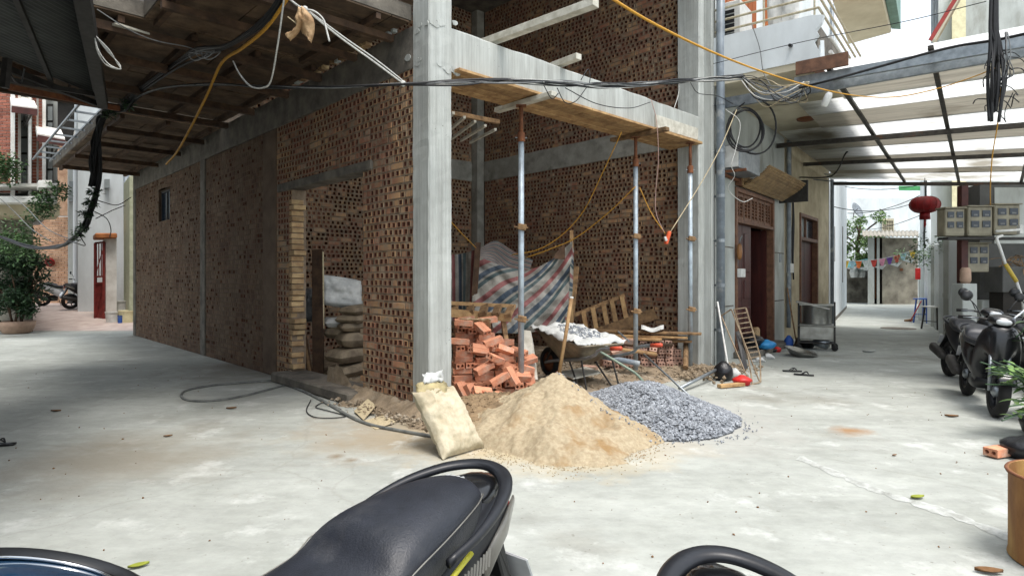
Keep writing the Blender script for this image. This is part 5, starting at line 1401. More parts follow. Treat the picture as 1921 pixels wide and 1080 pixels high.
# ================================================================== loose bricks
M('brick_orange', hexc(206, 146, 114), hexc(184, 120, 92), rough=0.88, scale=9, bump=0.45, bscale=60, obrand=0.2, col3=hexc(190, 164, 144), s3=6, t3=0.56)
M('brick_dusty', hexc(190, 156, 138), hexc(158, 116, 98), rough=0.92, scale=7, bump=0.5, bscale=60, obrand=0.18, col3=hexc(170, 160, 148), s3=4, t3=0.55)
def hollow_brick_mesh(mat):
    L_, Wd, Hh = 0.22, 0.105, 0.062
    V = []; Fc = []
    for s in (-1, 1):
        x = s * L_ / 2
        for hy in (-1, 1):
            b = len(V); y0, y1 = (-Wd / 2, 0.0) if hy < 0 else (0.0, Wd / 2)
            rect = [(y1, 0), (y1, Hh / 2), ((y0 + y1) / 2, Hh / 2), (y0, Hh / 2), (y0, 0), (y0, -Hh / 2), ((y0 + y1) / 2, -Hh / 2), (y1, -Hh / 2)]
            cy = (y0 + y1) / 2 + hy * -0.002
            for y, z in rect: V.append((x, y, z))
            for k in range(8): a = k * math.pi / 4; V.append((x, cy + 0.0165 * math.cos(a), 0.0165 * math.sin(a)))
            for k in range(8): a = k * math.pi / 4; V.append((x - s * 0.075, cy + 0.0165 * math.cos(a), 0.0165 * math.sin(a)))
            for k in range(8):
                j = (k + 1) % 8
                f1 = (b + k, b + j, b + 8 + j, b + 8 + k); f2 = (b + 8 + k, b + 8 + j, b + 16 + j, b + 16 + k)
                Fc += [f1, f2] if s > 0 else [f1[::-1], f2[::-1]]
            c = tuple(b + 16 + k for k in range(8)); Fc.append(c if s > 0 else c[::-1])
    b = len(V); a, w, h = L_ / 2, Wd / 2, Hh / 2
    # sides with a shallow groove along the broad faces
    prof = [(-w, -h), (-0.004, -h), (0, -h + 0.003), (0.004, -h), (w, -h), (w, h), (0.004, h), (0, h - 0.003), (-0.004, h), (-w, h)]
    for x in (-a, a):
        for y, z in prof: V.append((x, y, z))
    n = len(prof)
    for k in range(n): Fc.append((b + k, b + (k + 1) % n, b + n + (k + 1) % n, b + n + k))
    return sheet_mesh('hollow_brick', V, Fc, mat)
HB_O = hollow_brick_mesh('brick_orange'); HB_D = hollow_brick_mesh('brick_dusty')
def put_brick(me, loc, rx, ry, rz, label, group):
    o = bpy.data.objects.new('hollow_brick', me); o.location = loc; o.rotation_euler = (rx, ry, rz); COL.objects.link(o)
    return tag(o, label, 'brick', group)
LBL1 = 'tumbled orange two-hole brick on the right flank of the heap by the column'
LBL2 = 'dusty pale brick lying loose around the stacks below the planks'
rg = random.Random(44)
ORD = ('first', 'second', 'third', 'fourth', 'fifth', 'sixth', 'seventh', 'eighth', 'ninth', 'tenth', 'eleventh', 'twelfth', 'top')
# stacked courses against the column, tumbling towards the right
for k in range(13):
    z = 0.10 + k * 0.0645
    right = 0.36 - 0.075 * k + rg.uniform(-0.05, 0.05); front = 6.92 + 0.045 * k
    if k > 9: right -= 0.05 * (k - 9)
    x = -0.70
    across = (k % 3 != 1)
    while x < right:
        w = 0.232 if across else 0.116
        for row in range(2):
            y = front + row * (0.118 if across else 0.235) + rg.uniform(-0.03, 0.03)
            sl = (x + 0.7) / 1.1
            wild = 1.0 + 2.4 * max(0.0, sl) + (1.5 if k > 9 else 0)
            put_brick(HB_O, (x + w / 2, y + 0.06, z + rg.uniform(-0.006, 0.010) - 0.02 * sl), rg.gauss(0, 0.035) * wild, rg.gauss(0, 0.045) * wild, (0 if across else math.pi / 2) + R(20) + rg.gauss(0, 0.13) * wild, 'orange two-hole brick in the %s course from the ground of the heap by the column' % ORD[k], 'bricks heaped by the column')
        x += w * rg.uniform(1.0, 1.12)
# tumbled ones on the flank and at the foot
for (u, v, Y, rx, ry, rz) in ((905, 616, 7.1, 0.2, 0.45, -0.9), (925, 640, 7.0, 0.1, -0.3, 0.3), (945, 655, 6.95, -0.3, 0.35, 0.6), (930, 672, 6.85, 0.4, 0.3, 0.9), (908, 690, 6.8, 0.1, -0.4, 0.5), (870, 735, 6.62, 0.2, 0.9, -0.7), (886, 738, 6.6, 0.1, 1.0, -0.6), (905, 735, 6.55, 0.7, 0.2, 0.5), (925, 740, 6.5, 0.05, 0.1, 0.35), (960, 705, 6.75, 0.2, 1.0, -0.4), (972, 660, 7.15, 0.3, 0.2, -0.6), (985, 690, 7.1, 0.1, 0.3, 0.2), (990, 675, 7.2, 0.4, -0.2, 0.5), (978, 705, 7.0, 0.5, 0.1, 0.3), (955, 690, 6.9, 0.9, 0.2, -0.9), (938, 710, 6.7, 0.1, -0.5, 0.2), (862, 640, 7.0, 0.0, 0.1, 0.2), (900, 655, 6.9, 1.2, 0.2, 0.6), (870, 605, 7.15, 0.1, 0.1, 0.1), (915, 600, 7.3, 0.1, -0.1, 0.3)):
    put_brick(HB_O, W(u, v, Y), rx, ry, rz, LBL1, 'bricks heaped by the column')
# dusty stacks under the planks
for (u0, v0, n, lay, yy, nm_) in ((1135, 692, 4, 3, 8.9, 'low left'), (1205, 690, 4, 6, 9.1, 'tall middle'), (1238, 688, 2, 5, 9.25, 'narrow right')):
    b0 = W(u0, v0, yy); b0.z = 0.10
    for k in range(lay):
        for j in range(n):
            across = (k % 2 == 0)
            put_brick(HB_D, b0 + Vector((j * 0.118 * 1.05, (0.03 * (k % 3)) + rg.uniform(-0.02, 0.02), k * 0.064)), rg.gauss(0, 0.04), rg.gauss(0, 0.05), math.pi / 2 + R(8) + rg.gauss(0, 0.08), 'dusty pale brick in the %s stack below the planks' % nm_, 'dusty bricks under the planks')
for (u, v, Y, rx, ry, rz) in ((1105, 690, 8.6, 0.1, 0.1, 0.3), (1145, 680, 8.7, 0.3, 0.1, 0.9), (1160, 660, 8.8, 0.2, -0.2, 0.2), (1185, 655, 8.8, 0.1, 0.2, 0.5), (1225, 660, 8.9, 0.2, 0.5, 1.4), (1180, 640, 8.8, 0.15, 0.1, 0.1)):
    put_brick(HB_D, W(u, v, Y), rx, ry, rz, LBL2, 'dusty bricks under the planks')
b0 = W(1262, 690, 9.25)
for k in range(4):
    for j in range(2):
        put_brick(HB_D, Vector((b0.x + j * 0.12 - 0.03 * k, b0.y, 0.08 + k * 0.066)), rg.gauss(0, 0.02), 0, math.pi / 2 + rg.gauss(0, 0.1), 'greyish brick in the low stack at the foot of the right column', 'grey bricks at the right column')

# ================================================================== timber
def plank(a, b, w, h, mat, label, group=None, up=(0, 0, 1), cat='plank', name='plank'):
    o = MB().bar(a, b, w, h, up).build(name, mat, None, bevel=0.003); return tag(o, label, cat, group)
plank(W(1085, 619, 9.6), W(1316, 626, 9.0), 0.16, 0.03, 'timber_old', 'longest plank on top of the timber pile, reaching the right column', 'planks in the timber pile')
plank(W(1100, 626, 9.5), W(1290, 633, 9.05), 0.18, 0.028, 'timber', 'plank second from the top of the timber pile', 'planks in the timber pile')
plank(W(1120, 632, 9.4), W(1240, 637, 9.0), 0.2, 0.03, 'timber', 'short thick pale plank in the middle of the timber pile', 'planks in the timber pile')
plank(W(1090, 637, 9.6), W(1298, 640, 9.1), 0.16, 0.03, 'timber_old', 'plank below the short pale one in the timber pile', 'planks in the timber pile')
plank(W(1150, 644, 9.2), W(1262, 646, 9.0), 0.2, 0.035, 'timber_dark', 'dark lowest plank of the timber pile', 'planks in the timber pile')
plank(W(1145, 652, 8.4), W(1232, 664, 8.3), 0.2, 0.025, 'timber', 'fresh yellow board lying in front of the timber pile')
plank(W(1120, 626, 10.3), W(1230, 588, 10.1), 0.025, 0.19, 'timber_old', 'wide plank leaning at a slant against the inner brick wall')
o_ = plank(W(1080, 500, 10.4), W(1066, 640, 9.9), 0.12, 0.03, 'timber_old', 'grey plank leaning beside the edge of the striped tarpaulin')
MB().tube([W(1287, 640, 9.3), G(1286, 690, 0.1)], 0.04, 8).build('trestle_leg', 'timber_old'); tag(bpy.data.objects['trestle_leg'], 'short round post holding up the right end of the timber pile', 'post')
o_ = MB().tube([W(1240, 640, 9.2), Vector((W(1240, 640, 9.2).x, 9.2, 0.08))], 0.05, 8).build('trestle_leg', 'timber_dark'); tag(o_, 'dark post under the middle of the timber pile', 'post')
# wooden stair stringer standing by the wall
st = thing('stair_frame', 'ladder-like wooden frame with upright slats against the inner brick wall', 'frame', G(1125, 655, 0.1))
ra, rb_ = W(1074, 592, 10.4), W(1172, 553, 10.3)
MB().bar(ra, rb_, 0.05, 0.06).build('rail', 'timber_old', st)
la, lb = W(1078, 640, 10.4), W(1182, 618, 10.3)
MB().bar(la, lb, 0.05, 0.06).build('rail', 'timber_old', st)
for f_ in (0.20, 0.38, 0.58, 0.74, 0.93):
    MB().bar(ra.lerp(rb_, f_) + Vector((0, -0.05, 0.01)), la.lerp(lb, f_ + 0.03) + Vector((0, -0.05, 0)), 0.075, 0.03, up=(0, 1, 0)).build('slat', 'timber', st)
# pallet-like frame on top of the bricks
pf = thing('short_pallet', 'short yellow timber pallet frame resting above the orange bricks', 'pallet', W(905, 592, 7.6))
MB().bar(W(838, 568, 7.6), W(966, 574, 7.9), 0.07, 0.045).build('rail', 'timber', pf)
MB().bar(W(838, 586, 7.45), W(958, 596, 7.7), 0.08, 0.10).build('rail', 'timber', pf)
for f_ in (0.12, 0.36, 0.56, 0.76, 0.95):
    MB().bar(W(838 + 128 * f_, 570 + 6 * f_, 7.75), W(838 + 120 * f_, 583 + 10 * f_, 7.5), 0.05, 0.09, up=(1, 0, 0.3)).build('block', 'timber_old', pf)
plank(W(918, 596, 7.75), W(928, 700, 7.5), 0.05, 0.05, 'timber_dark', 'dark batten standing below the left end of the pallet frame')
plank(W(944, 600, 7.7), W(958, 700, 7.4), 0.06, 0.04, 'timber_old', 'batten standing below the right end of the pallet frame')
o_ = MB(); rows = []
for i in range(8): rows.append([W(862 + k * 6.5, 598 + i * 2.2, 7.15 + 0.03 * i) + Vector((0, 0.03 * fbm(i * 0.6, k * 0.5, 2), 0.03 * fbm(i * 0.7, k * 0.8, 1))) for k in range(10)])
o_ = o_.grid(rows).build('cement_paper', 'rope_cream', None, smooth=True, solid=0.006); tag(o_, 'crumpled pale paper lying on the orange bricks', 'paper')
# pale board leaning by the first prop
m_ = MB().prism([W(976, 618, 7.55), W(996, 621, 7.5), W(1001, 645, 7.5), W(1009, 712, 7.15), W(978, 706, 7.2)], (0.0, 0.03, 0.0)); o_ = m_.build('board', 'timber_white', None, bevel=0.004); tag(o_, 'pale dusty board leaning behind the first prop', 'board')
# boards laid in the mud behind the barrow
m_ = MB().prism([W(1045, 700, 7.9), W(1075, 712, 7.3), W(1128, 700, 7.6), W(1100, 690, 8.3)], (0, 0, 0.02)); o_ = m_.build('mortar_board', 'timber_white', None, bevel=0.004); tag(o_, 'dusty white board lying under the wheelbarrow legs', 'board')
# ------------------------------------------------------------------ steel props
def prop(p, q, label, zt=3.385, zmid=3.06, zi=0.0):
    b = BL(p, q, 0.0); t = thing('steel_prop', label, 'prop', (b.x, b.y, 0.03), 0, 'adjustable steel props')
    z0 = 0.03
    MB().aabb((b.x - 0.07, b.y - 0.07, z0), (b.x + 0.07, b.y + 0.07, z0 + 0.008)).build('base_plate', 'rust', t)
    MB().tube([Vector((b.x, b.y, z0 + 0.008)), Vector((b.x, b.y, zmid))], 0.034, 16).build('outer_tube', 'steel_prop', t, smooth=True)
    MB().tube([Vector((b.x, b.y, zmid)), Vector((b.x, b.y, zt))], 0.024, 12).build('inner_tube', 'rust', t, smooth=True)
    MB().lathe([(0.046, 0), (0.046, 0.10), (0.04, 0.11)], (b.x, b.y, zmid - 0.09), 14).build('collar', 'rust', t, smooth=True, auto=40)
    MB().tube([Vector((b.x - 0.07, b.y - 0.01, zmid - 0.04)), Vector((b.x + 0.07, b.y + 0.01, zmid - 0.04))], 0.007, 6).build('pin', 'galvanised', t)
    for z in (zmid * 0.78 if False else 1.98, 0.92):
        c = MB().box((b.x + 0.01, b.y - 0.04, z), (0.10, 0.06, 0.07), Matrix.Rotation(0.2, 3, 'Y')).build('clamp', 'timber_old', t, bevel=0.006)
        MB().tube([Vector((b.x - 0.08, b.y - 0.055, z)), Vector((b.x + 0.08, b.y - 0.055, z - 0.01))], 0.01, 6).build('clamp_pin', 'timber_old', c)
    MB().aabb((b.x - 0.06, b.y - 0.06, zt), (b.x + 0.06, b.y + 0.06, zt + 0.006)).build('head_plate', 'rust', t)
prop(1.45, 0.2, 'pale steel prop nearest the corner column')
prop(3.737, 0.2, 'pale steel prop in the middle of the front opening')
prop(4.78, -0.06, 'pale steel prop standing against the right column', zt=3.42, zmid=3.06)
# ------------------------------------------------------------------ formwork below the front beam
fw = thing('beam_formwork', 'yellow timber shuttering boards under the pale front beam', 'formwork', BL(2.7, 0.1, 3.4), HA)
rg = random.Random(6)
for q0, q1, z, dp in ((-0.10, 0.05, 3.455, 0.0), (0.055, 0.20, 3.452, 0.06), (0.205, 0.34, 3.447, -0.05), (0.345, 0.47, 3.44, 0.1)):
    p = 0.29
    while p < 5.06:
        l = min(rg.choice((1.1, 1.6, 2.1)), 5.08 - p)
        m_ = MB().aabb((p + 0.004, q0, z + rg.uniform(-0.005, 0.004)), (p + l - 0.004, q1, z + 0.03)); m_.xf(BM); m_.build('board', 'timber', fw, bevel=0.002)
        p += l
for p0, p1 in ((0.3, 2.6), (2.62, 5.05)):
    m_ = MB().aabb((p0, 0.222, 3.488), (p1, 0.247, 3.80)); m_.xf(BM); m_.build('side_board', 'timber', fw)
m_ = MB().aabb((3.9, -0.034, 3.52), (5.06, -0.010, 3.70)); m_.xf(BM); m_.build('side_board', 'timber_white', fw)
for p in (1.45, 3.737):
    m_ = MB().aabb((p - 0.045, -0.32, 3.392), (p + 0.045, 0.62, 3.445)); m_.xf(BM); m_.build('bearer', 'timber_white' if p < 3 else 'timber_old', fw, bevel=0.003)
for k in range(7):
    p = 0.45 + k * 0.16
    MB().bar(BL(p, 0.6, 3.30 - 0.02 * k), BL(p + 0.35, 1.5, 3.22), 0.03, 0.03).build('batten', 'timber_white', fw)
MB().bar(BL(0.3, 0.9, 3.33), BL(1.6, 0.75, 3.33), 0.05, 0.05).build('batten', 'timber_old', fw)
# white timbers laid across the beam and sticking out
plank(at_z(880, 92, 3.98), at_z(1118, 5, 3.99), 0.10, 0.075, 'timber_white', 'long white painted timber jutting out over the front beam', None, cat='timber', name='timber_beam')
plank(at_z(1015, 133, 3.96), at_z(1086, 106, 3.96), 0.09, 0.07, 'timber_white', 'short white timber stub jutting out over the front beam', None, cat='timber', name='timber_beam')
# ------------------------------------------------------------------ tarpaulin
def tarp_material():
    m = bpy.data.materials.new('tarp'); m.use_nodes = True; nt = m.node_tree; L = nt.links.new; b = nt.nodes["Principled BSDF"]
    uv = _n(nt, "ShaderNodeUVMap"); sp = _n(nt, "ShaderNodeSeparateXYZ"); L(uv.outputs[0], sp.inputs[0])
    md = _n(nt, "ShaderNodeMath", operation='FRACT'); L(sp.outputs[0], md.inputs[0])
    cr = _n(nt, "ShaderNodeValToRGB"); cr.color_ramp.interpolation = 'CONSTANT'
    stops = [(0.0, (146, 143, 134)), (0.2, (134, 80, 78)), (0.37, (148, 145, 138)), (0.55, (62, 76, 90)), (0.72, (146, 143, 135)), (0.8, (66, 84, 86)), (0.93, (146, 143, 135))]
    e = cr.color_ramp.elements; e[0].position = 0; e[0].color = c4(hexc(*stops[0][1])); e[1].position = stops[1][0]; e[1].color = c4(hexc(*stops[1][1]))
    for pos, c in stops[2:]:
        n = e.new(pos); n.color = c4(hexc(*c))
    L(md.outputs[0], cr.inputs[0])
    nz = _n(nt, "ShaderNodeTexNoise", i_Scale=5.0, i_Detail=8.0); tc = _n(nt, "ShaderNodeTexCoord"); L(tc.outputs['Object'], nz.inputs['Vector'])
    mr = _n(nt, "ShaderNodeMapRange", i_From_Min=0.3, i_From_Max=0.7, i_To_Min=0.62, i_To_Max=1.1); L(nz.outputs[0], mr.inputs[0])
    ml = _n(nt, "ShaderNodeMixRGB", blend_type='MULTIPLY'); ml.inputs[0].default_value = 1; L(cr.outputs[0], ml.inputs[1]); L(mr.outputs[0], ml.inputs[2])
    L(ml.outputs[0], b.inputs['Base Color']); b.inputs['Roughness'].default_value = 0.6
    nb2 = _n(nt, "ShaderNodeTexNoise", i_Scale=22.0, i_Detail=6.0); L(tc.outputs['Object'], nb2.inputs['Vector'])
    bp = _n(nt, "ShaderNodeBump", i_Strength=0.5, i_Distance=0.02); L(nb2.outputs[0], bp.inputs['Height']); L(bp.outputs[0], b.inputs['Normal'])
    MATS['tarp'] = m
tarp_material()
tp_ = thing('striped_tarpaulin', 'red white and blue striped tarpaulin draped over a frame inside the site', 'tarpaulin', W(970, 620, 9.6))
def cloth(ctrl, nu, nv, ang, pitch, name, amp=0.03, seed=0, fold=9.0, foldv=0.0):
    """sheet through a grid of control points; stripes run at the given angle"""
    nr, nc = len(ctrl), len(ctrl[0])
    rows_s = [spline([Vector(p) for p in r], nu) for r in ctrl]
    cols = []
    for k in range(len(rows_s[0])): cols.append(spline([rows_s[i][k] for i in range(nr)], nv))
    rows = [[cols[k][i] for k in range(len(cols))] for i in range(len(cols[0]))]
    m = MB(); R2 = []
    NI, NK = len(rows), len(rows[0])
    for i, r in enumerate(rows):
        R2.append([p + Vector((0, -1, 0)) * (amp * (math.sin(fold * k / NK * 3.1 + foldv * i / NI * 3 + 1.5 * fbm(i * 0.05, k * 0.05, seed)) * 0.8 + 1.2 * fbm(i * 0.14, k * 0.14, seed))) for k, p in enumerate(r)])
    m.grid(R2)
    o = m.build(name, 'tarp', tp_, smooth=True)
    uvl = o.data.uv_layers.new(name='UVMap'); c, s = math.cos(ang), math.sin(ang)
    wid = (Vector(ctrl[nr // 2][0]) - Vector(ctrl[nr // 2][-1])).length; hei = (Vector(ctrl[0][nc // 2]) - Vector(ctrl[-1][nc // 2])).length
    data = []
    for lp in o.data.loops:
        i, k = divmod(lp.vertex_index, NK); x, y = k / NK * wid, i / NI * hei
        data += [(x * c + y * s) / pitch, (-x * s + y * c) / pitch]
    uvl.data.foreach_set('uv', data); return o
cloth([[W(840, 478, 10.0), W(865, 476, 10.0), W(893, 468, 9.8)], [W(840, 505, 9.9), W(866, 510, 9.9), W(890, 505, 9.7)], [W(842, 600, 9.8), W(866, 604, 9.8), W(886, 600, 9.7)]], 10, 10, 0.0, 0.33, 'left_panel', 0.02, 1)
cloth([[W(893, 470, 9.7), W(930, 452, 10.6), W(962, 470, 10.8), W(1000, 488, 10.6)], [W(893, 476, 9.65), W(925, 478, 10.0), W(955, 505, 10.0), W(990, 515, 9.8)], [W(896, 484, 9.6), W(925, 500, 9.8), W(955, 515, 9.8), W(985, 525, 9.7)]], 8, 8, 1.35, 0.12, 'crown', 0.03, 2, fold=3)
cloth([[W(893, 478, 9.6), W(935, 496, 9.6), W(985, 506, 9.7), W(1030, 490, 9.7), W(1074, 452, 9.7)],
       [W(888, 530, 9.5), W(935, 530, 9.5), W(985, 535, 9.5), W(1030, 525, 9.6), W(1070, 510, 9.7)],
       [W(886, 575, 9.4), W(935, 580, 9.4), W(985, 575, 9.4), W(1030, 570, 9.5), W(1066, 560, 9.65)],
       [W(890, 622, 9.3), W(940, 625, 9.3), W(985, 624, 9.35), W(1030, 618, 9.45), W(1062, 608, 9.6)]], 12, 14, 0.95, 0.42, 'main_panel', 0.05, 3, fold=6, foldv=4)
cloth([[W(1070, 452, 9.68), W(1077, 470, 9.7)], [W(1068, 540, 9.66), W(1074, 545, 9.68)], [W(1058, 610, 9.62), W(1066, 612, 9.64)]], 4, 12, 1.2, 0.3, 'edge_strip', 0.02, 4)
MB().bar(W(897, 455, 9.55), W(884, 640, 9.4), 0.09, 0.04, up=(0, 1, 0)).build('support_post', 'timber_dark', tp_)
MB().bar(W(1072, 432, 9.8), W(1072, 640, 9.8), 0.06, 0.04, up=(0, 1, 0)).build('support_post', 'timber', tp_)
o_ = cloth([[W(1040, 478, 9.6), W(1060, 455, 9.6)], [W(1040, 485, 9.58), W(1060, 487, 9.58)]], 4, 4, 0.5, 0.5, 'dark_flap', 0.01, 5)
o_.data.materials.clear(); o_.data.materials.append(MATS['timber_dark'])

# ================================================================== bags
def pillow(m, c, e1, e2, e3, L1, L2, L3, seed=0, n=18, crease=0.5):
    """stuffed sack: e1 width, e2 length, e3 thickness directions (unit), full sizes L1 L2 L3"""
    c = Vector(c); sec = []
    N = n; rows = []
    for side in (1, -1):
        g_ = []
        for i in range(N + 1):
            r = []
            for k in range(N + 1):
                x, y = -1 + 2 * k / N, -1 + 2 * i / N
                h = max(0.0, (1 - x ** 4) * (1 - y ** 6)) ** 0.42
                wr = 0.10 * fbm(x * 2.2 + seed, y * 2.2, seed) + 0.05 * fbm(x * 6 + seed, y * 6, 2)
                h = max(0.0, h * (1 + wr * crease * 2))
                pin = 1 - 0.05 * (1 - abs(y)) * abs(x) - 0.07 * abs(x * y) ** 3
                r.append(c + e1 * (x * L1 / 2 * pin * (1 + 0.03 * fbm(y * 3, seed))) + e2 * (y * L2 / 2 * pin) + e3 * (side * h * L3 / 2))
            g_.append(r)
        m.grid(g_ if side > 0 else g_[::-1])
    return m
M('bag_cream', hexc(196, 187, 164), hexc(168, 156, 130), rough=0.7, scale=7, bump=0.7, bscale=30, col3=hexc(150, 142, 118), s3=6, t3=0.56)
M('bag_brown', hexc(146, 132, 110), hexc(110, 98, 82), rough=0.75, scale=6, bump=0.6, bscale=26, obrand=0.15, col3=hexc(96, 84, 68), s3=3, t3=0.58)
M('bag_white', hexc(205, 206, 202), hexc(172, 174, 172), rough=0.7, scale=6, bump=0.7, bscale=18)
cbg = thing('cement_bag', 'open cream paper cement bag leaning at the foot of the corner column', 'bag', (-0.47, 4.95, 0))
bot = Vector((-0.385, 4.80, 0.035)); top = Vector((-0.575, 5.12, 0.47))
e1 = Vector((0.67, 0.742, 0)).normalized(); e2 = top - bot; e2 = (e2 - e1 * e1.dot(e2)).normalized(); e3 = e1.cross(e2)
if e3.y > 0: e3 = -e3
bot.z = 0.012; mid = bot + e2 * 0.29; top = bot + e2 * 0.58
def sack(N=44):
    """filled paper sack: flat faces, folded ends with ears, dents and creases"""
    m = MB()
    for side in (1, -1):
        rows = []
        for i in range(N + 1):
            r = []
            for k in range(N + 1):
                x, y = -1 + 2 * k / N, -1 + 2 * i / N
                h = max(0.0, (1 - abs(x) ** 5) * (1 - abs(y) ** 5)) ** 0.36
                cr = abs(fbm(x * 2.0 + 3, y * 2.4, 5.1)) * 0.26 + abs(fbm(x * 4.5, y * 5.5, 2.2)) * 0.14 + 0.03 * fbm(x * 12, y * 12, 1)
                fold = 0.10 * math.exp(-((y + 0.62 + 0.1 * x) / 0.05) ** 2) + 0.08 * math.exp(-((y - 0.55 - 0.15 * x) / 0.05) ** 2)
                h = max(0.0, h - (cr + fold) * (h > 0.25))
                ear = 0.05 * max(0, abs(x) - 0.8) * 5 * max(0, abs(y) - 0.8) * 5
                px = x * (0.215 + 0.012 * fbm(y * 2.5, 7) - 0.012 * (1 - y * y)) * (1 + ear)
                py = y * 0.29 * (1 + ear)
                r.append(mid + e1 * px + e2 * py + e3 * (side * h * 0.085 + 0.012 * fbm(x * 1.5, y * 1.5, 9)))
            rows.append(r)
        m.grid(rows if side > 0 else rows[::-1])
    return m
sack().build('sack', 'bag_cream', cbg, smooth=True)
m_ = MB(); rows = []
for i in range(9):
    f_ = i / 8
    rows.append([top + e2 * (-0.07 + 0.15 * f_ + 0.03 * fbm(i * 0.5, k * 0.7, 3)) + e1 * (0.19 * (1 - 0.28 * f_) * math.cos(a) * (1 + 0.15 * fbm(k * 0.9, i * 0.5))) + e3 * (0.055 * (1 - 0.2 * f_) * math.sin(a) * (1 + 0.7 * fbm(k * 1.3, i * 0.6, 8))) for k, a in [(j, 2 * math.pi * j / 24) for j in range(25)]])
m_.grid(rows).build('open_mouth', M('bag_lining', hexc(176, 162, 120), hexc(120, 112, 84), rough=0.7, scale=9), cbg, smooth=True, solid=0.004)
m_ = MB(); rows = []
for i in range(6): rows.append([top + e2 * (0.045 + 0.016 * i + 0.02 * fbm(k * 0.5, i * 0.6, 3)) + e1 * (-0.10 + 0.02 * k) + e3 * (0.045 + 0.006 * i + 0.02 * fbm(i * 0.5, k * 0.6, 4)) for k in range(12)])
m_.grid(rows).build('torn_flap', 'bag_white', cbg, smooth=True, solid=0.003)
# printing on the sack, worn to grey blue bars
M('faded_print', hexc(150, 160, 160), hexc(196, 186, 156), rough=0.8, scale=14, lo=0.45, hi=0.55)
# stack of bags inside the side door
stack = [(640, 712, 8.1, 0.62, 0.15), (652, 692, 8.15, 0.60, 0.15), (650, 664, 8.2, 0.62, 0.19), (662, 636, 8.25, 0.55, 0.2), (640, 622, 8.5, 0.5, 0.17), (664, 612, 8.3, 0.55, 0.12), (664, 597, 8.35, 0.55, 0.12), (668, 580, 8.4, 0.5, 0.12), (628, 604, 8.6, 0.45, 0.14)]
labs = ['lowest brown cement bag inside the side door', 'second brown bag from the floor inside the side door', 'fat bag third from the floor inside the side door', 'fat bag fourth from the floor inside the side door', 'small bag at the left of the stack inside the side door', 'flat bag fifth in the stack inside the side door', 'flat bag next to the top of the stack inside the side door', 'topmost brown bag below the white sack', 'pale small bag at the left below the white sack']
rg = random.Random(77)
for k, ((u, v, Y, l, h), lab) in enumerate(zip(stack, labs)):
    c_ = W(u, v, Y) + Vector((0.06, 0, 0)); a = rg.gauss(0.75, 0.15); t_ = rg.gauss(0, 0.06)
    e1_ = Vector((math.cos(a), math.sin(a), t_)).normalized(); e3_ = Vector((0, 0, 1)); e2_ = e3_.cross(e1_).normalized(); e3_ = e1_.cross(e2_)
    m_ = MB(); pillow(m_, c_, e1_, e2_, e3_, l, 0.42, h, k * 3.3, 14); o_ = m_.build('cement_bag', 'bag_white' if k == 8 else 'bag_brown', None, smooth=True); tag(o_, lab, 'bag', 'bags stacked inside the side door')
m_ = MB(); pillow(m_, W(640, 548, 8.7), Vector((0.9, 0.4, -0.15)).normalized(), Vector((-0.1, 0.2, 1)).normalized(), Vector((0.4, -0.9, 0.1)).normalized(), 0.62, 0.45, 0.3, 2.2, 18, 1.5); o_ = m_.build('plastic_sack', 'bag_white', None, smooth=True); tag(o_, 'crumpled white plastic sack on top of the bags inside the side door', 'sack')
m_ = MB(); pillow(m_, W(575, 572, 8.9), Vector((1, 0.2, 0)).normalized(), Vector((0, 0, 1)), Vector((0.2, -1, 0)).normalized(), 0.3, 0.5, 0.2, 9.2, 14, 1.5); o_ = m_.build('plastic_bag', M('clear_plastic', hexc(120, 122, 122), hexc(70, 72, 74), rough=0.25, scale=9, bump=0.8, bscale=12), None, smooth=True); tag(o_, 'clear plastic wrapping behind the dark plank in the side door', 'plastic bag')
plank(W(596, 468, 8.45), W(597, 716, 8.3), 0.17, 0.035, 'timber_dark', 'dark upright plank standing inside the side door', None, up=(0.3, 1, 0))
o_ = MB().tube([W(606, 472, 8.4), W(607, 616, 8.35)], 0.012, 6).build('thin_pipe', 'rope_cream'); tag(o_, 'thin pale pipe along the upright plank in the side door', 'pipe')
plank(W(556, 560, 8.7), W(580, 716, 8.3), 0.14, 0.03, 'timber_dark', 'dark board leaning at the left of the side door', None, up=(0.3, 1, 0))
plank(W(562, 590, 8.6), W(584, 712, 8.2), 0.03, 0.03, 'timber_old', 'thin batten leaning at the left of the side door', None, up=(0.3, 1, 0))
m_ = MB(); pillow(m_, W(622, 722, 7.9), Vector((1, 0.4, 0)).normalized(), Vector((-0.4, 1, 0)).normalized(), Vector((0, 0, 1)), 0.45, 0.3, 0.08, 4.0, 12); o_ = m_.build('empty_sack', 'bag_brown', None, smooth=True); tag(o_, 'flattened empty sack lying on the side door step', 'sack')

# ================================================================== wheelbarrow and tools
wbp = Vector((0.86, 7.62, 0.06)); wba = math.atan2(0.854, -0.52)
wbr = thing('wheelbarrow', 'worn steel wheelbarrow with red grips loaded with gravel on a white sack', 'wheelbarrow', wbp, wba)
M('barrow_steel', hexc(150, 140, 120), hexc(104, 96, 82), rough=0.7, scale=7, bump=0.4, metal=0.2, col3=hexc(116, 82, 56), s3=4, t3=0.6)
def rect(x0, x1, hw0, hw1, z0, z1, r=0.06, n=3):
    """rounded rectangle ring, x0 rear .. x1 front, different half widths"""
    pts = []
    for cx, cy, a0 in ((x1 - r, hw1 - r, 0), (x0 + r, hw0 - r, 90), (x0 + r, -hw0 + r, 180), (x1 - r, -hw1 + r, 270)):
        for k in range(n + 1):
            a = R(a0 + 90 * k / n); x = cx + r * math.cos(a); y = cy + r * math.sin(a); f_ = (x - x0) / (x1 - x0)
            pts.append(Vector((x, y, z0 + (z1 - z0) * f_)))
    return pts
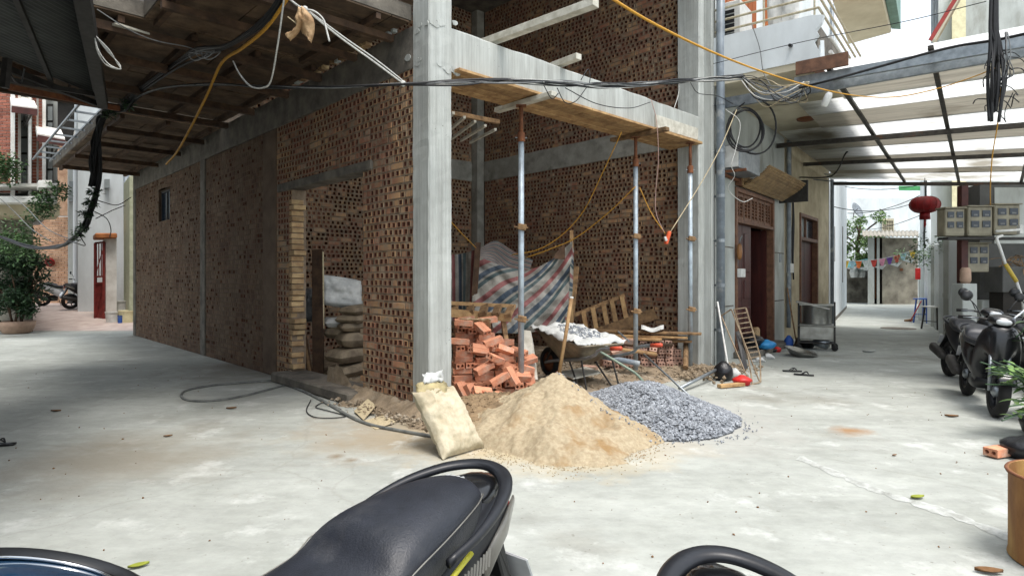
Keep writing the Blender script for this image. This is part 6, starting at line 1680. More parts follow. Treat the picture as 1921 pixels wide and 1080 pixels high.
outer = [rect(-0.20, 0.30, 0.17, 0.14, 0.30, 0.30), rect(-0.34, 0.46, 0.27, 0.24, 0.44, 0.50), rect(-0.44, 0.60, 0.335, 0.30, 0.53, 0.66), rect(-0.455, 0.62, 0.35, 0.315, 0.53, 0.665), rect(-0.455, 0.62, 0.35, 0.315, 0.515, 0.65)]
inner = [rect(-0.43, 0.59, 0.325, 0.29, 0.53, 0.66), rect(-0.33, 0.45, 0.26, 0.23, 0.45, 0.51), rect(-0.19, 0.29, 0.16, 0.13, 0.32, 0.32)]
m_ = MB(); m_.loft([o2[::-1] for o2 in outer[:4]], capb=False); m_.loft(inner, capa=False); m_.build('tray', 'barrow_steel', wbr, local=True, smooth=True, auto=50)
MB().tube(rect(-0.45, 0.615, 0.345, 0.31, 0.53, 0.665), 0.014, 6, close=True).build('rim', 'barrow_steel', wbr, local=True, smooth=True)
for s in (-1, 1):
    h_ = MB().tube(spline([(0.66, 0.08 * s, 0.20), (0.30, 0.14 * s, 0.27), (-0.30, 0.24 * s, 0.36), (-0.62, 0.29 * s, 0.44), (-0.74, 0.30 * s, 0.52), (-0.98, 0.30 * s, 0.56)], 6), 0.019, 8).build('handle', 'galvanised', wbr, local=True, smooth=True)
    MB().tube([(-0.94, 0.30 * s, 0.555), (-1.10, 0.30 * s, 0.575)], 0.024, 10).build('grip', M('grip_red', hexc(206, 84, 58), rough=0.5) if s < 0 else 'grip_red', h_, local=True, smooth=True)
    MB().tube([(-0.32, 0.235 * s, 0.36), (-0.44, 0.25 * s, 0.02), (-0.30, 0.25 * s, 0.0), (-0.02, 0.19 * s, 0.31)], 0.012, 6).build('leg', 'dark_metal', wbr, local=True)
    MB().bar((0.66, 0.08 * s, 0.20), (0.36, 0.12 * s, 0.52), 0.02, 0.02).build('strut', 'dark_metal', wbr, local=True)
wl_ = MB().lathe([(0.135, -0.045), (0.18, -0.045), (0.20, -0.02), (0.20, 0.02), (0.18, 0.045), (0.135, 0.045), (0.135, -0.045)], (0.66, 0, 0.20), 24, axis=(0, 1, 0), capb=False, capt=False).build('wheel', 'rubber', wbr, local=True, smooth=True)
MB().lathe([(0.02, -0.05), (0.135, -0.02), (0.138, 0.02), (0.02, 0.05)], (0.66, 0, 0.20), 16, axis=(0, 1, 0)).build('hub', 'rust', wl_, local=True, smooth=True)
MB().tube([(0.66, -0.09, 0.20), (0.66, 0.09, 0.20)], 0.012, 6).build('axle', 'dark_metal', wbr, local=True)
# the load is a thing of its own
def load_h(x, y): return 0.0
WBM = world_of(wbr)
lm = MB(); rows = []
for i in range(26):
    r = []
    for k in range(26):
        x = -0.46 + 1.08 * i / 25; y = -0.36 + 0.72 * k / 25; f_ = (x + 0.44) / 1.04
        e_ = max(abs(y) / 0.36, abs((x - 0.08) / 0.54))
        z = 0.50 + 0.13 * f_ + 0.12 * max(0, 1 - e_ ** 2) + 0.05 * (e_ > 0.75) + 0.035 * fbm(x * 7, y * 7, 2) + (0.05 * fbm(x * 9, y * 9, 6) if e_ > 0.8 else 0)
        r.append(WBM @ Vector((x, y, z)))
    rows.append(r)
ld = thing('gravel_sack', 'torn white sack full of grey gravel lying in the wheelbarrow', 'sack', WBM @ Vector((0.08, 0, 0.5)))
lm.grid(rows).build('sheet', 'bag_white', ld, smooth=True, solid=0.006)
rg = random.Random(55)
def lz(x, y):
    l = WBM.inverted() @ Vector((x, y, 0)); f_ = (l.x + 0.44) / 1.04
    e_ = ((l.x - 0.0) / 0.36) ** 2 + (l.y / 0.22) ** 2 + 0.3 * fbm(l.x * 6, l.y * 6, 1)
    if e_ > 1: return None
    ee = max(abs(l.y) / 0.36, abs((l.x - 0.08) / 0.54))
    return WBM.translation.z + 0.50 + 0.13 * f_ + 0.12 * max(0, 1 - ee ** 2) + 0.035 * fbm(l.x * 7, l.y * 7, 2) + 0.008
stones(3800, lambda r: (wbp.x + r.uniform(-0.6, 0.6), wbp.y + r.uniform(-0.6, 0.6)), lz, 0.009, 0.018, 'gravel', 'gravel_stone', ld)
# spade
sp_ = thing('shovel', 'shovel with a pale wooden shaft stuck behind the yellow sand', 'shovel', W(1050, 703, 6.35))
MB().tube([W(1072, 560, 6.55), W(1061, 630, 6.45), W(1049, 700, 6.35)], [0.021, 0.02, 0.019], 10).build('shaft', 'timber', sp_, smooth=True)
MB().lathe([(0.021, 0), (0.023, 0.012), (0.018, 0.022)], W(1072, 560, 6.55), 12, axis=(0.08, 0.03, 1)).build('cap', 'white_plastic', sp_, smooth=True)
m_ = MB().prism([W(1045, 696, 6.36), W(1052, 696, 6.36), W(1056, 706, 6.33), W(1052, 730, 6.3), W(1034, 728, 6.3), W(1036, 705, 6.33)], (0.0, 0.006, 0.002)); m_.build('blade', 'rust', sp_)
# hoses, pipes and rods around the heap
o_ = MB().tube(spline([W(1118, 655, 7.3), W(1140, 668, 7.2), W(1168, 685, 7.0), W(1192, 700, 6.9), W(1212, 722, 6.7)], 8), 0.016, 8).build('hose', M('hose_green', hexc(140, 156, 140), hexc(110, 124, 110), rough=0.5), smooth=True); tag(o_, 'pale green hose trailing from the barrow over the gravel', 'hose')
o_ = MB().tube([W(1098, 662, 7.8), W(1200, 682, 7.7)], 0.035, 12).build('drain_pipe', 'pipe_grey', smooth=True); tag(o_, 'short grey plastic pipe lying behind the barrow grips', 'pipe')
o_ = MB().tube([W(1208, 664, 8.2), W(1293, 742, 6.95)], 0.013, 8).build('steel_rod', 'galvanised', smooth=True); tag(o_, 'thin steel rod slanting down from the timber to the gravel', 'rod')
o_ = MB().tube([W(1275, 728, 7.3), W(1342, 694, 8.2)], 0.022, 10).build('steel_pipe', 'galvanised', smooth=True); tag(o_, 'steel pipe lying between the gravel heap and the downpipe', 'pipe')
o_ = MB().tube([W(1160, 622, 8.1), W(1180, 640, 7.5)], 0.012, 6).build('iron_bar', 'galvanised'); tag(o_, 'short iron bar crossing the middle prop', 'bar')
m_ = MB(); rows = []
for i in range(6): rows.append([W(1203 + k * 6, 612 - 3 * math.cos(k * 0.9) + i * 1.6, 9.3 - 0.04 * i) + Vector((0, 0, 0.02 * fbm(i, k, 4))) for k in range(8)])
o_ = m_.grid(rows).build('plastic_scrap', 'bag_white', None, smooth=True, solid=0.004); tag(o_, 'white plastic scrap lying on top of the timber pile', 'plastic')
# rubble and small lumps by the right column
rg = random.Random(61)
o_ = stones(420, lambda r: (lambda p: (p.x, p.y))(BL(r.uniform(3.8, 5.6), r.gauss(-0.45, 0.22))), lambda x, y: 0.015 + 0.05 * rg.random(), 0.012, 0.05, 'mortar_rubble', 'earth', None); tag(o_, 'lumps of broken mortar at the foot of the right column', 'rubble', None, 'stuff')
# ------------------------------------------------------------------ bits in front of the neighbour's door
rk = thing('wire_rack', 'rusty ladder-shaped wire rack leaning by the first door', 'rack', G(1400, 722))
tl0, tr0_ = W(1377, 580, 8.5), W(1399, 577, 8.5); bl0, br0 = W(1404, 672, 8.3), W(1426, 668, 8.3)
M('rack_metal', hexc(150, 134, 112), hexc(110, 92, 72), rough=0.6, scale=12, metal=0.3)
for a_, b_ in ((tl0, bl0), (tr0_, br0)): MB().tube([a_, b_], 0.011, 6).build('side_bar', 'rack_metal', rk)
for k in range(11):
    f_ = k / 10; MB().tube([tl0.lerp(bl0, f_), tr0_.lerp(br0, f_)], 0.008, 5).build('rung', 'rack_metal', rk)
for a_, b_ in (((1353, 592, 8.6), (1408, 722, 7.9)), ((1372, 580, 8.5), (1425, 716, 7.95)), ((1404, 672, 8.3), (1412, 722, 7.9)), ((1426, 668, 8.3), (1427, 716, 7.95)), ((1408, 722, 7.9), (1427, 716, 7.95)), ((1353, 592, 8.6), (1372, 580, 8.5))):
    MB().tube([W(*a_), W(*b_)], 0.010, 6).build('frame_bar', 'rack_metal', rk)
MB().prism([W(1380, 622, 8.5), W(1388, 620, 8.5), W(1403, 690, 8.2), W(1396, 694, 8.2)], (0, 0.02, 0)).build('dark_panel', 'black_plastic', rk)
o_ = MB().tube([W(1346, 566, 8.7), W(1369, 706, 8.15)], 0.013, 8).build('white_stick', 'white_plastic'); tag(o_, 'white stick leaning on the pilaster left of the wire rack', 'stick')
def wrap(c, r, h, mat, name, label, cat, seed):
    m = MB(); secs = []
    for i in range(9):
        f_ = i / 8; rr = r * (0.75 + 0.5 * math.sin(math.pi * (f_ * 0.8 + 0.1))) * (1 - 0.6 * max(0, f_ - 0.7) / 0.3)
        secs.append([Vector(c) + Vector((rr * math.cos(a) * (1 + 0.25 * fbm(a, f_ * 3, seed)), rr * math.sin(a) * (1 + 0.25 * fbm(a, f_ * 3, seed + 1)), h * f_)) for a in [2 * math.pi * k / 14 for k in range(14)]])
    o = m.loft(secs).build(name, mat, None, smooth=True); return tag(o, label, cat)
M('black_bag', hexc(34, 34, 38), hexc(22, 22, 24), rough=0.3, scale=9, bump=0.9, bscale=14)
wrap(G(1357, 713), 0.10, 0.26, 'black_bag', 'rubbish_bag', 'black plastic bag with a tied top beside the downpipe', 'bag', 3)
M('red_plastic', hexc(206, 48, 44), hexc(170, 34, 34), rough=0.4, scale=8)
wrap(G(1392, 722), 0.09, 0.13, 'red_plastic', 'red_tub', 'crushed red plastic tub at the foot of the wire rack', 'tub', 8)
wrap(G(1378, 712), 0.06, 0.16, 'bag_white', 'paper_packet', 'red and white packet behind the red tub', 'packet', 5)
plank(G(1349, 724, 0.03), G(1394, 720, 0.03), 0.08, 0.04, 'timber', 'short yellow board on the ground below the red tub')
wrap(W(1410, 642, 10.9) * 1.0 - Vector((0, 0, 0.05)), 0.16, 0.2, 'black_bag', 'shopping_bag', 'dark bag on the door step', 'bag', 11)
wrap(Vector((W(1436, 640, 10.9).x, 10.9, 0.12)), 0.14, 0.16, M('blue_bag', hexc(60, 150, 205), hexc(40, 120, 176), rough=0.35, scale=7, bump=0.6, bscale=14), 'blue_plastic_bag', 'bright blue plastic bag on the door step', 'bag', 13)
o_ = MB().lathe([(0.07, 0), (0.075, 0.02), (0.07, 0.24), (0.05, 0.28)], W(1418, 632, 11.0) - Vector((0, 0, 0.1)), 12).build('wooden_jar', 'slat_brown', smooth=True); tag(o_, 'brown wooden cylinder standing in the doorway', 'jar')
def shoe(p, rz, mat, label, group, flat=False):
    t = thing('sandal' if flat else 'shoe', label, 'sandal' if flat else 'shoe', p, rz, group)
    m = MB(); secs = []
    for i in range(9):
        x = -0.13 + 0.26 * i / 8; w = 0.032 + 0.02 * math.sin(math.pi * (i / 8) ** 0.8); secs.append([Vector((x, w * math.cos(a), 0.012 + 0.012 * math.sin(a))) for a in [2 * math.pi * k / 10 for k in range(10)]])
    m.loft(secs).build('sole', mat, t, local=True, smooth=True)
    if flat:
        for s in (-1, 1): MB().tube(spline([(0.06, 0, 0.03), (0.03, 0.03 * s, 0.055), (-0.03, 0.045 * s, 0.02)], 4), 0.007, 6).build('strap', mat, t, local=True)
    else:
        m = MB(); secs = []
        for i in range(7):
            x = -0.02 + 0.14 * i / 6; h = 0.07 * math.sin(math.pi * (0.28 + 0.66 * i / 6)); secs.append([Vector((x, 0.048 * math.cos(a), 0.02 + h * math.sin(a))) for a in [math.pi * k / 8 for k in range(9)]])
        m.loft(secs, close=False, capa=False, capb=False).build('upper', mat, t, local=True, smooth=True, solid=0.005)
shoe(G(1420, 678), -0.2, 'white_plastic', 'white slipper nearest the wire rack', 'white slippers at the door')
shoe(G(1438, 672), -0.3, 'white_plastic', 'white slipper further from the wire rack', 'white slippers at the door')
shoe(G(1486, 697), -0.2, 'black_plastic', 'black flip-flop on the left of the pair in the lane', 'black flip-flops', True)
shoe(G(1508, 704), -0.5, 'black_plastic', 'black flip-flop on the right of the pair in the lane', 'black flip-flops', True)
# stainless trolley
M('stainless', hexc(170, 170, 166), hexc(140, 140, 134), rough=0.28, metal=0.85, scale=6)
ca_ = math.radians(-28)
cart = thing('kitchen_trolley', 'stainless steel food trolley with drawers parked by the second door', 'trolley', G(1532, 655), ca_)
for sx in (-1, 1):
    for sy in (-1, 1):
        MB().bar((sx * 0.31, sy * 0.2, 0.08), (sx * 0.31, sy * 0.2, 0.92), 0.03, 0.03).build('post', 'dark_metal', cart, local=True)
        w_ = MB().lathe([(0.055, -0.02), (0.06, 0.0), (0.055, 0.02)], (sx * 0.31, sy * 0.2, 0.06), 14, axis=(0, 1, 0)).build('castor', 'rubber', cart, local=True, smooth=True)
MB().lathe([(0.255, 0.50), (0.265, 0.51), (0.265, 0.83), (0.275, 0.845), (0.275, 0.855), (0.0, 0.857)], (0, 0, 0), 36, capt=False).build('pot', 'stainless', cart, local=True, smooth=True, auto=40)
MB().aabb((-0.295, -0.185, 0.465), (0.295, 0.185, 0.495)).build('middle_shelf', 'stainless', cart, local=True, bevel=0.005)
MB().aabb((-0.295, -0.185, 0.20), (0.295, 0.185, 0.46)).build('lower_tray', 'stainless', cart, local=True, bevel=0.01)
MB().aabb((-0.32, -0.21, 0.86), (0.32, 0.21, 0.88)).build('top', 'stainless', cart, local=True)
MB().aabb((-0.32, -0.21, 0.13), (0.32, 0.21, 0.15)).build('shelf', 'dark_metal', cart, local=True)
MB().tube(spline([(-0.28, -0.21, 0.46), (-0.28, -0.26, 0.47), (0.28, -0.26, 0.47), (0.28, -0.21, 0.46)], 3), 0.01, 6).build('handle', 'stainless', cart, local=True)
o_ = MB().box(W(1525, 575, 11.7) + Vector((0, 0, 0.03)), (0.6, 0.4, 0.03), Matrix.Rotation(ca_, 3, 'Z') @ Matrix.Rotation(0.22, 3, 'Y')).build('oven_tray', 'stainless', None, bevel=0.008); tag(o_, 'steel tray lying tilted on top of the trolley', 'tray')
def basin(c, r, h, axis, mat, label, name='basin'):
    o = MB().lathe([(r * 0.6, 0), (r * 0.9, h * 0.75), (r, h), (r * 1.04, h), (r * 1.02, h - 0.012), (r * 0.88, h * 0.72), (r * 0.58, 0.012)], c, 28, axis=axis, capt=True).build(name, mat, None, smooth=True, auto=50); return tag(o, label, 'basin')
basin(G(1500, 668), 0.27, 0.11, (0.22, -0.15, 1), 'stainless', 'wide steel basin tipped on the ground in front of the trolley')
basin(G(1512, 652), 0.2, 0.12, (0.05, 0.05, 1), 'black_plastic', 'black basin on the ground under the trolley', 'black_basin')
o_ = MB().tube([W(1530, 640, 11.8), W(1552, 646, 11.6)], 0.09, 14).build('gas_canister', 'galvanised', smooth=True); tag(o_, 'small grey canister lying below the trolley', 'canister')
bm2 = thing('door_broom', 'brown broom leaning on the wall between the doors', 'broom', G(1497, 650))
MB().tube([W(1477, 540, 12.8), W(1493, 636, 12.1)], 0.014, 6).build('handle', 'timber_old', bm2)
MB().lathe([(0.02, 0.2), (0.06, 0.08), (0.1, 0.0)], G(1496, 652), 10).build('head', 'timber_dark', bm2)
wrap(G(1458, 660), 0.06, 0.1, 'red_plastic', 'red_cone', 'tiny red plastic scrap by the pilaster foot', 'plastic', 21)
wrap(G(1448, 660), 0.08, 0.08, 'black_plastic', 'black_shoe_pile', 'dark bundle at the right end of the door step', 'bundle', 22)
wrap(G(1480, 652), 0.07, 0.25, 'blue_plastic', 'blue_bottle', 'small blue container below the conduit', 'container', 23)
# ------------------------------------------------------------------ small things on the ground
def gp_(u, v, z=0.012): return G(u, v) + Vector((0, 0, z))
hs_ = thing('water_hose', 'grey hose running along the ground from a loop to the cement bag', 'hose', G(560, 735))
M('hose_grey', hexc(120, 122, 118), hexc(84, 86, 84), rough=0.6, scale=9)
MB().tube(spline([gp_(580, 712), gp_(540, 722), gp_(470, 741), gp_(410, 752), (gp_(358, 753)), gp_(340, 744), gp_(352, 733), gp_(400, 724), gp_(470, 718), gp_(530, 714)], 8), 0.014, 8).build('loop', 'hose_grey', hs_, smooth=True)
MB().tube(spline([gp_(535, 722), gp_(575, 738), gp_(620, 762), gp_(660, 785), gp_(700, 800), gp_(750, 810), gp_(812, 821)], 8), 0.017, 8).build('run', 'hose_grey', hs_, smooth=True)
o_ = MB().tube(spline([gp_(583, 752), gp_(575, 772), gp_(590, 784), gp_(622, 786), gp_(648, 782), gp_(615, 772), gp_(592, 765), gp_(610, 757), gp_(640, 770)], 6), 0.006, 5).build('thin_wire', 'cable_black', smooth=True); tag(o_, 'thin black wire curled on the ground by the hose', 'wire')
m_ = MB().prism([gp_(664, 775, 0.02), gp_(690, 764, 0.09), gp_(706, 772, 0.06), gp_(682, 790, 0.01)], (0, 0, 0.006)); o_ = m_.build('cement_paper', 'rope_cream'); tag(o_, 'torn piece of pale board lying by the hose', 'board')
m_ = MB().prism([gp_(680, 790, 0.0), gp_(720, 785, 0.03), gp_(742, 795, 0.02), gp_(705, 806, 0.0)], (0, 0, 0.006)); o_ = m_.build('flat_scrap', 'rope_cream'); tag(o_, 'flat dusty scrap between hose and brick pier', 'scrap')
def fallen_leaf(u, v, rz, s, mat, label):
    p = gp_(u, v, 0.006); m = MB(); rows = []
    for i in range(5):
        x = -1 + 2 * i / 4; w = 0.45 * (1 - x * x) + 0.02
        rows.append([p + Matrix.Rotation(rz, 3, 'Z') @ Vector((x * s, k * w * s, 0.25 * s * abs(k) + 0.08 * s * x * x)) for k in (-1, 0, 1)])
    o = m.grid(rows).build('fallen_leaf', mat, None, smooth=True, solid=0.0015); return tag(o, label, 'leaf')
M('leaf_fallen', hexc(150, 160, 60), hexc(120, 120, 44), rough=0.6)
M('leaf_brown', hexc(128, 92, 56), hexc(92, 66, 42), rough=0.7)
fallen_leaf(260, 1064, 0.6, 0.045, 'leaf_fallen', 'yellow green leaf on the ground at the lower left')
fallen_leaf(1721, 935, 0.2, 0.05, 'leaf_fallen', 'green leaf lying on the pale cement ridge')
fallen_leaf(434, 767, 0.3, 0.05, 'leaf_brown', 'brown leaf beside the hose loop')
fallen_leaf(105, 772, 0.1, 0.05, 'leaf_brown', 'dark leaf on the shaded ground at the left')
fallen_leaf(1678, 855, 0.4, 0.025, 'leaf_brown', 'tiny dark leaf on the bright ground')
fallen_leaf(1785, 782, -0.3, 0.06, 'leaf_brown', 'dry stalk on the ground left of the front scooter wheel')
fallen_leaf(315, 819, 0.5, 0.035, 'leaf_brown', 'small twig-like leaf on the shaded ground')
fallen_leaf(1855, 1075, -0.2, 0.06, 'leaf_brown', 'dry strip of leaf beside the rusty drum')
fallen_leaf(1630, 661, 0.0, 0.12, 'bag_white', 'white scrap of paper in the middle of the lane')
rg = random.Random(91)
def speck(r):
    while True:
        x, y = r.uniform(-7, 5), r.uniform(2.0, 10)
        if abs(x) < y * 0.9: return x, y
o_ = stones(230, speck, lambda x, y: 0.004, 0.003, 0.010, 'ground_grit', 'leaf_brown', None); tag(o_, 'specks of grit and leaf crumbs over the concrete lane', 'grit', None, 'stuff')
shoe(G(-6, 836), 0.2, 'black_plastic', 'black sandal on the shaded ground at the left edge', None, True)
put_brick(HB_O, G(1886, 862) + Vector((0.02, 0.08, 0.045)), 0, 0, 0.35, 'single orange brick on the ground by the right edge plants', None)
# ================================================================== scooters
M('seat_vinyl', hexc(34, 37, 45), hexc(26, 29, 36), rough=0.38, scale=20, bump=0.25, bscale=180, spec=0.5, col3=hexc(60, 60, 62), s3=4, t3=0.62)
M('scooter_black', hexc(22, 23, 26), hexc(16, 17, 19), rough=0.25, scale=6, spec=0.5, coat=0.25)
M('scooter_matt', hexc(30, 32, 37), hexc(23, 24, 28), rough=0.38, scale=14)
M('scooter_grey', hexc(120, 118, 110), hexc(96, 94, 88), rough=0.35, scale=6, coat=0.4)
M('scooter_white', hexc(216, 218, 220), hexc(196, 198, 200), rough=0.25, scale=6, coat=0.5)
M('trim_yellow', hexc(196, 190, 60), rough=0.4)
M('tail_red', hexc(150, 24, 22), rough=0.2, spec=0.6)
M('lens_clear', hexc(196, 200, 202), rough=0.12, spec=0.7)
M('chrome', hexc(200, 202, 204), rough=0.12, metal=0.95)
M('dash_blue', hexc(40, 74, 104), hexc(28, 52, 78), rough=0.08, scale=3, spec=0.7, coat=0.8)
M('decal_grey', hexc(186, 188, 188), rough=0.4)
def ell(x, hw, zt, zb, n=16, pw=2.4, yo=0.0):
    """closed super-elliptic section at station x between zb and zt"""
    pts = []
    for k in range(n):
        a = 2 * math.pi * k / n; c, s = math.cos(a), math.sin(a)
        y = hw * math.copysign(abs(c) ** (2 / pw), c); z = (zt + zb) / 2 + (zt - zb) / 2 * math.copysign(abs(s) ** (2 / pw), s)
        pts.append(Vector((x, y + yo, z)))
    return pts
def scooter(name, label, loc, heading, body='scooter_black', side='scooter_matt', tilt=0.10, front=True, mirrors=True, group=None, detail=True, accent=None, dash=False, cat='scooter'):
    """x forward, y to the rider's left; stands on its kickstand"""
    t = thing(name, label, cat, loc, heading, group)
    t.rotation_euler = (-tilt, 0, heading)
    kw = dict(local=True, smooth=True)
    # wheels
    for x, nm in ((-0.60, 'rear_wheel'), (0.66, 'front_wheel')):
        if x > 0 and not front: continue
        w = MB().lathe([(0.175, -0.04), (0.215, -0.052), (0.245, -0.038), (0.256, 0.0), (0.245, 0.038), (0.215, 0.052), (0.175, 0.04), (0.175, -0.04)], (x, 0, 0.256), 32, axis=(0, 1, 0), capb=False, capt=False).build(nm, 'rubber', t, **kw)
        MB().lathe([(0.176, -0.035), (0.150, -0.03), (0.150, 0.03), (0.176, 0.035), (0.176, -0.035)], (x, 0, 0.256), 28, axis=(0, 1, 0), capb=False, capt=False).build('rim', 'scooter_matt', w, **kw)
        MB().lathe([(0.03, -0.06), (0.055, -0.04), (0.055, 0.04), (0.03, 0.06)], (x, 0, 0.256), 14, axis=(0, 1, 0)).build('hub', 'galvanised', w, **kw)
        for k in range(5):
            a = 2 * math.pi * k / 5
            MB().bar((x + 0.05 * math.cos(a), 0, 0.256 + 0.05 * math.sin(a)), (x + 0.155 * math.cos(a), 0, 0.256 + 0.155 * math.sin(a)), 0.03, 0.03, up=(0, 1, 0)).build('spoke', 'scooter_matt', w, local=True, bevel=0.004)
    # rear body: side panels sweeping up to the tail
    secs = [ell(0.06, 0.10, 0.60, 0.26), ell(-0.05, 0.155, 0.68, 0.30), ell(-0.20, 0.17, 0.735, 0.36), ell(-0.36, 0.165, 0.775, 0.45), ell(-0.50, 0.150, 0.80, 0.55), ell(-0.62, 0.125, 0.815, 0.63), ell(-0.72, 0.085, 0.82, 0.70), ell(-0.79, 0.04, 0.815, 0.755)]
    MB().loft([s[::-1] for s in secs]).build('rear_body', side, t, sub=1, **kw)
    # seat: long saddle with a step between rider and pillion
    def seat_sec(x, hw, zt, zs, crown, n=9):
        pts = []
        prof = [(-1.0, zs - 0.055), (-1.03, zs - 0.02), (-0.97, zs + 0.45 * (zt - zs)), (-0.80, zt - 0.012), (-0.45, zt + crown * 0.75), (0, zt + crown), (0.45, zt + crown * 0.75), (0.80, zt - 0.012), (0.97, zs + 0.45 * (zt - zs)), (1.03, zs - 0.02), (1.0, zs - 0.055)]
        return [Vector((x, hw * y, z)) for y, z in prof]
    S = [(0.26, 0.055, 0.715, 0.70, 0.004), (0.22, 0.085, 0.728, 0.69, 0.004), (0.12, 0.128, 0.742, 0.69, 0.004), (0.02, 0.152, 0.748, 0.695, 0.002), (-0.08, 0.164, 0.754, 0.70, 0.0), (-0.17, 0.168, 0.766, 0.71, -0.004), (-0.205, 0.168, 0.792, 0.72, -0.004), (-0.24, 0.165, 0.828, 0.73, 0.006), (-0.36, 0.150, 0.846, 0.755, 0.010), (-0.46, 0.130, 0.852, 0.775, 0.010), (-0.54, 0.108, 0.852, 0.79, 0.008), (-0.595, 0.082, 0.845, 0.80, 0.005), (-0.62, 0.055, 0.832, 0.808, 0.003)]
    seat = MB().loft([seat_sec(*s)[::-1] for s in S]).build('seat', 'seat_vinyl', t, sub=2, **kw)
    for s in (-1, 1):
        MB().tube(spline([(x, s * hw * 0.985, zs + 0.42 * (zt - zs)) for x, hw, zt, zs, c in S[1:-1]], 3), 0.0022, 4).build('seam', 'decal_grey' if False else 'scooter_grey', seat, **kw)
    # lower skirt of the seat (black flank)
    # grab rail: flat bar looping round the tail
    pts = [(-0.34, 0.176, 0.76), (-0.44, 0.180, 0.785), (-0.55, 0.160, 0.812), (-0.65, 0.116, 0.832), (-0.71, 0.058, 0.842), (-0.728, 0.0, 0.845), (-0.71, -0.058, 0.842), (-0.65, -0.116, 0.832), (-0.55, -0.160, 0.812), (-0.44, -0.180, 0.785), (-0.34, -0.176, 0.76)]
    path = spline(pts, 5); m = MB(); secs = []
    for i, p in enumerate(path):
        tg = (path[min(i + 1, len(path) - 1)] - path[max(i - 1, 0)]).normalized(); up = Vector((0, 0, 1)); nn = tg.cross(up).normalized(); f_ = i / (len(path) - 1)
        w = 0.009 + 0.015 * math.sin(math.pi * f_) ** 2; h = 0.011 + 0.001 * math.sin(math.pi * f_)
        secs.append([p + nn * (w * c) + up * (h * s_) for c, s_ in ((1, -0.6), (1, 0.4), (0.5, 1), (-0.5, 1), (-1, 0.4), (-1, -0.6), (-0.5, -1), (0.5, -1))])
    m.loft(secs).build('grab_rail', 'scooter_matt', t, **kw)
    # tail cowl under the rail with lamp
    MB().loft([ell(-0.56, 0.10, 0.825, 0.74, pw=3), ell(-0.66, 0.085, 0.83, 0.745, pw=3), ell(-0.75, 0.05, 0.828, 0.765, pw=3)]).build('tail_cowl', body, t, sub=1, **kw)
    MB().loft([ell(-0.70, 0.085, 0.76, 0.70, pw=3), ell(-0.765, 0.065, 0.755, 0.71, pw=3), ell(-0.78, 0.04, 0.745, 0.72, pw=3)]).build('tail_lamp', 'tail_red', t, sub=1, **kw)
    for s in (-1, 1):
        MB().loft([ell(-0.52, 0.006, 0.70, 0.62, yo=s * 0.148), ell(-0.66, 0.012, 0.745, 0.69, yo=s * 0.112), ell(-0.76, 0.006, 0.765, 0.735, yo=s * 0.07)]).build('indicator', 'scooter_grey', t, **kw)
    if accent:
        for s in (-1, 1):
            MB().tube(spline([(-0.10, s * 0.172, 0.64), (-0.28, s * 0.178, 0.695), (-0.44, s * 0.165, 0.742)], 5), 0.007, 6).build('accent_strip', accent, t, **kw)
            # grille of small bars under the seat
            gm = MB()
            for k in range(22):
                x = -0.24 - k * 0.012; gm.bar((x, s * 0.181, 0.625 - 0.27 * (x + 0.24)), (x - 0.012, s * 0.174, 0.665 - 0.27 * (x + 0.24)), 0.005, 0.006)
            gm.build('side_grille', 'scooter_grey', t, local=True)
    # mudguard and plate holder behind
    m = MB().prism([(-0.70, -0.05, 0.70), (-0.78, -0.06, 0.52), (-0.90, -0.075, 0.36), (-0.86, -0.075, 0.36), (-0.74, -0.06, 0.52), (-0.66, -0.05, 0.68)], (0, 0.12, 0)); m.build('mudguard', 'black_plastic', t, local=True, bevel=0.006)
    MB().box((-0.845, 0.0, 0.50), (0.008, 0.19, 0.14), Matrix.Rotation(0.5, 3, 'Y')).build('number_plate', 'scooter_white', t, local=True, bevel=0.004)
    # engine, exhaust, stand
    MB().loft([ell(-0.64, 0.05, 0.34, 0.20, yo=0.09), ell(-0.40, 0.075, 0.40, 0.18, yo=0.09), ell(-0.18, 0.07, 0.40, 0.20, yo=0.07)]).build('engine', 'dark_metal', t, **kw)
    MB().loft([ell(-0.88, 0.035, 0.42, 0.34, yo=-0.15), ell(-0.84, 0.055, 0.44, 0.31, yo=-0.15), ell(-0.50, 0.055, 0.36, 0.24, yo=-0.15), ell(-0.40, 0.03, 0.31, 0.25, yo=-0.14)]).build('exhaust', 'dark_metal', t, **kw)
    MB().tube([(-0.14, 0.08, 0.26), (-0.12, 0.24, 0.02)], 0.012, 8).build('kickstand', 'dark_metal', t, **kw)
    if front:
        MB().loft([ell(0.08, 0.14, 0.36, 0.22, pw=5), ell(0.30, 0.16, 0.34, 0.22, pw=5), ell(0.42, 0.15, 0.36, 0.24, pw=5)]).build('floorboard', 'black_plastic', t, **kw)
        MB().loft([ell(0.36, 0.17, 0.40, 0.24, pw=3), ell(0.43, 0.21, 0.62, 0.30, pw=3), ell(0.44, 0.20, 0.88, 0.55, pw=3), ell(0.50, 0.15, 0.94, 0.60, pw=3), ell(0.56, 0.10, 0.90, 0.52, pw=3), ell(0.60, 0.05, 0.80, 0.50, pw=3)]).build('front_shield', body, t, sub=1, **kw)
        fe = MB(); rows = []
        for i in range(11):
            a = R(20 + 150 * i / 10); rows.append([Vector((0.66 + 0.285 * math.cos(a), y, 0.256 + (0.285 - 0.3 * y * y * 8) * math.sin(a))) for y in (-0.075, -0.05, 0, 0.05, 0.075)])
        fe.grid(rows).build('front_mudguard', body, t, solid=0.006, **kw)
        for s in (-1, 1): MB().tube([(0.66, s * 0.075, 0.256), (0.53, s * 0.075, 0.66)], 0.018, 8).build('fork', 'galvanised', t, **kw)
        hz = 0.985 if not dash else 0.905
